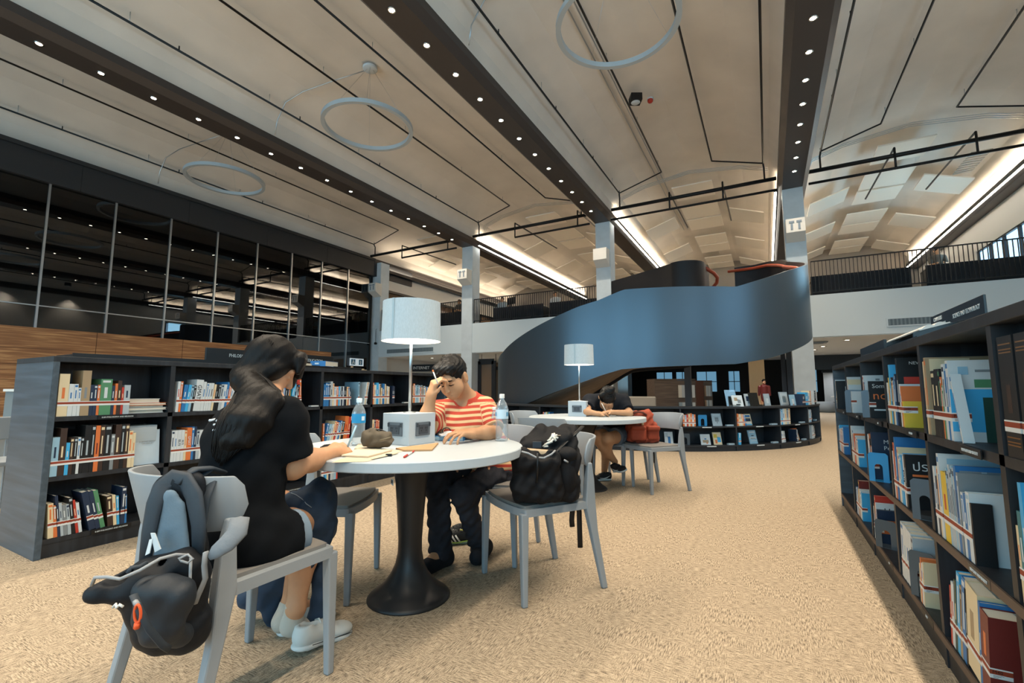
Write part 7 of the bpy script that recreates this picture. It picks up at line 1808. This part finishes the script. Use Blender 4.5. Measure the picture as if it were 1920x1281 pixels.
sheet([(742, 843), (758, 847), (810, 846), (822, 833)][::-1], TZ + .0005, 'brown_notebook', 'kraft brown notebook lying in front of the power cube', 'notebook', mat('kraft', '#b08a62', .8), .008)
def on_table(x, y, z=TZ):
    d = W(x, y, 1.0) - CP; return CP + d * ((z - CAMH) / d[2])
p, q = on_table(758, 857, TZ + .005), on_table(776, 846, TZ + .005)
t = empty('ballpoint_pen', tuple(p), 0, 'red and white ballpoint pen on the table edge', 'pen')
MB().tube([p + (q - p) * .3, p + (q - p) * .75], .0042, 8).build('barrel', M_white, t, world=True); MB().tube([p, p + (q - p) * .3], .005, 8).build('pen_cap', BM['red'], t, world=True); MB().tube([p + (q - p) * .75, q], .0045, 8).build('pen_end', BM['red'], t, world=True)
p = on_table(729, 856); t = empty('eraser', tuple(p), PSI, 'small black eraser on the table edge', 'eraser'); MB().boxb(-.013, .013, -.006, .006, 0, .011).build('block', M_black, t, bevel=.001)
p, q = on_table(697, 861, TZ + .004), on_table(745, 850, TZ + .004); t = empty('ruler', tuple(p), 0, 'pale wooden ruler on the worksheet', 'ruler'); MB().tube([p, q], .007, 4, flat=.3).build('strip', BM['cream'], t, world=True)
p = W(655, 826, 2.12); t = empty('pen', tuple(p), 0, 'blue pen in the hand of the long-haired student', 'pen'); MB().tube([W(668, 798, 2.14), W(652, 838, 2.09)], .0045, 8).build('barrel', BM['pale blue'], t, world=True)
MB().tube([W(668, 798, 2.14), W(665, 806, 2.135)], .0052, 8).build('pen_cap', BM['blue'], t, world=True)
# the striped student's books, spectacles, tissue
p = on_table(842, 826); q = on_table(820, 822)
t = empty('textbook', (p[0], p[1], TZ), PSI - .15, 'thick blue edged textbook under the open book', 'book'); MB().boxb(-.12, .09, -.02, .13, 0, .026).build('cover', BM['blue'], t); MB().boxb(-.117, .087, -.0215, .127, .003, .023).build('page_block', mat('blue_page', '#9fc0d2', .8), t)
t = open_book((p[0] + .0, p[1] + .06, TZ + .027), PSI + .35, .10, .15, 'open white paperback under the hand of the striped shirt student', 0, '#cfd2d4', .022)
t = empty('spectacles', (on_table(826, 815, TZ + .03)[0], on_table(826, 815, TZ + .03)[1], TZ + .03), PSI + .3, 'black framed spectacles folded on the textbook', 'glasses')
for sx in (-.034, .034): MB().tube([(sx + .024 * math.cos(a), 0.0, .02 + .018 * math.sin(a)) for a in np.linspace(0, 2 * PI, 18, endpoint=False)], .0028, 6, closed=True).build('lens_rim', M_black, t)
MB().tube([(-.01, 0, .024), (0, -.002, .028), (.01, 0, .024)], .0025, 6).tube([(-.058, 0, .026), (-.05, .05, .012), (.05, .06, .006)], .0022, 6).tube([(.058, 0, .026), (.05, .06, .016), (-.04, .07, .004)], .0022, 6).build('frame', M_black, t)
p = on_table(920, 822); t = empty('tissue', (p[0], p[1], TZ), 0, 'crumpled white tissue by the bottle', 'tissue')
blob('tissue_body', [cone(p + A(-.04, 0, .014), p + A(.0, .01, .008), .013, .012, .01), cone(p + A(.0, 0.01, .010), p + A(.035, .0, .008), .010, .011, .01)], .004, M_paper2, t, wrinkle=fold(140, .003))
# ------------------------------------------------------------------ things on the further table
def on2(x, y): return on_table(x, y, TZ)
p = on2(1127, 778); t = empty('pencil_case', (p[0], p[1], TZ), PSI, 'blue grey pencil case on the further table by the power cube', 'pencil case')
blob('case_body', [cone(p - RV * .05 + A(0, 0, .025), p + RV * .06 + A(0, 0, .028), .026, .026, .02), cone(p + RV * .02 + A(0, 0, .04), p + RV * .07 + A(0, 0, .035), .018, .015, .02), cut((0, 0, TZ + .001), (0, 0, -1))], .006, mat('case_blue', '#5d7f9c', .7, bump=(30, .3)), t, wrinkle=fold(70, .003))
for k in range(3): MB().tube([p + RV * (-.03 + .03 * k) + A(0, 0, .05), p + RV * (-.07 + .03 * k) + A(0, 0, .065)], .004, 6).build('pen', [M_white, BM['navy'], M_white][k], t, world=True)
p, q = on2(1142, 778) + A(0, 0, .005), on2(1160, 779) + A(0, 0, .005); t = empty('ballpoint_pen', tuple(p), 0, 'dark pen lying at the right of the further table', 'pen'); MB().tube([p, q], .004, 6).build('barrel', M_black, t, world=True)
p = on2(1124, 781); t = empty('writing_pad', (p[0], p[1], TZ), PSI, 'white writing pad under the arms of the bowed student', 'paper'); MB().boxb(-.05, .2, .10, .30, 0, .006).build('pad', M_paper2, t)
p = W(1178, 820, 5.35); t = empty('juice_carton', (p[0], p[1], .47), 0, 'small white and blue carton between the bowed student and the orange backpack', 'carton')
MB().boxb(-.03, .03, -.02, .02, 0, .10).build('carton_body', BM['white'], t); MB().boxb(-.031, .031, -.021, .021, .03, .06).build('band', BM['blue'], t)
# ------------------------------------------------------------------ pale furniture glimpsed beyond the end of the long bookcase
p = W(8, 800, 4.6)
t = empty('reading_desk', (p[0] - .55, p[1], 0), .0, 'pale desk with low grey screen half hidden behind the long bookcase end', 'desk')
MB().boxb(-.8, .6, -.35, .35, .58, .63).build('desk_top', M_top, t, bevel=.004); MB().boxb(-.8, .62, .30, .34, .63, 1.02).build('privacy_screen', mat('screen_grey', '#6f7678', .7), t, bevel=.01); MB().boxb(-.8, .62, .28, .36, 1.02, 1.05).build('screen_cap', M_white, t)
for sx in (-.7, .5): MB().boxb(sx - .03, sx + .03, -.3, .3, 0, .58).build('leg', M_top, t)
p = W(4, 865, 3.8); t = empty('cafe_chair_seat', (p[0] - .22, p[1] - .05, 0), 0, 'pale chair glimpsed at the left edge behind the bookcase end', 'chair'); t.name = 'desk_chair'
MB().boxb(-.22, .24, -.2, .2, .41, .45).build('seat', M_chair, t, bevel=.008)
for sx in (-.2, .22):
    for sy in (-.18, .18): MB().boxb(sx - .016, sx + .016, sy - .016, sy + .016, 0, .41).build('leg', M_chair, t)
MB().boxb(-.24, -.21, -.2, .2, .6, .8).build('backrest', M_chair, t, bevel=.008)
for sy in (-.18, .18): MB().boxb(-.235, -.215, sy - .016, sy + .016, .41, .62).build('back_post', M_chair, t)
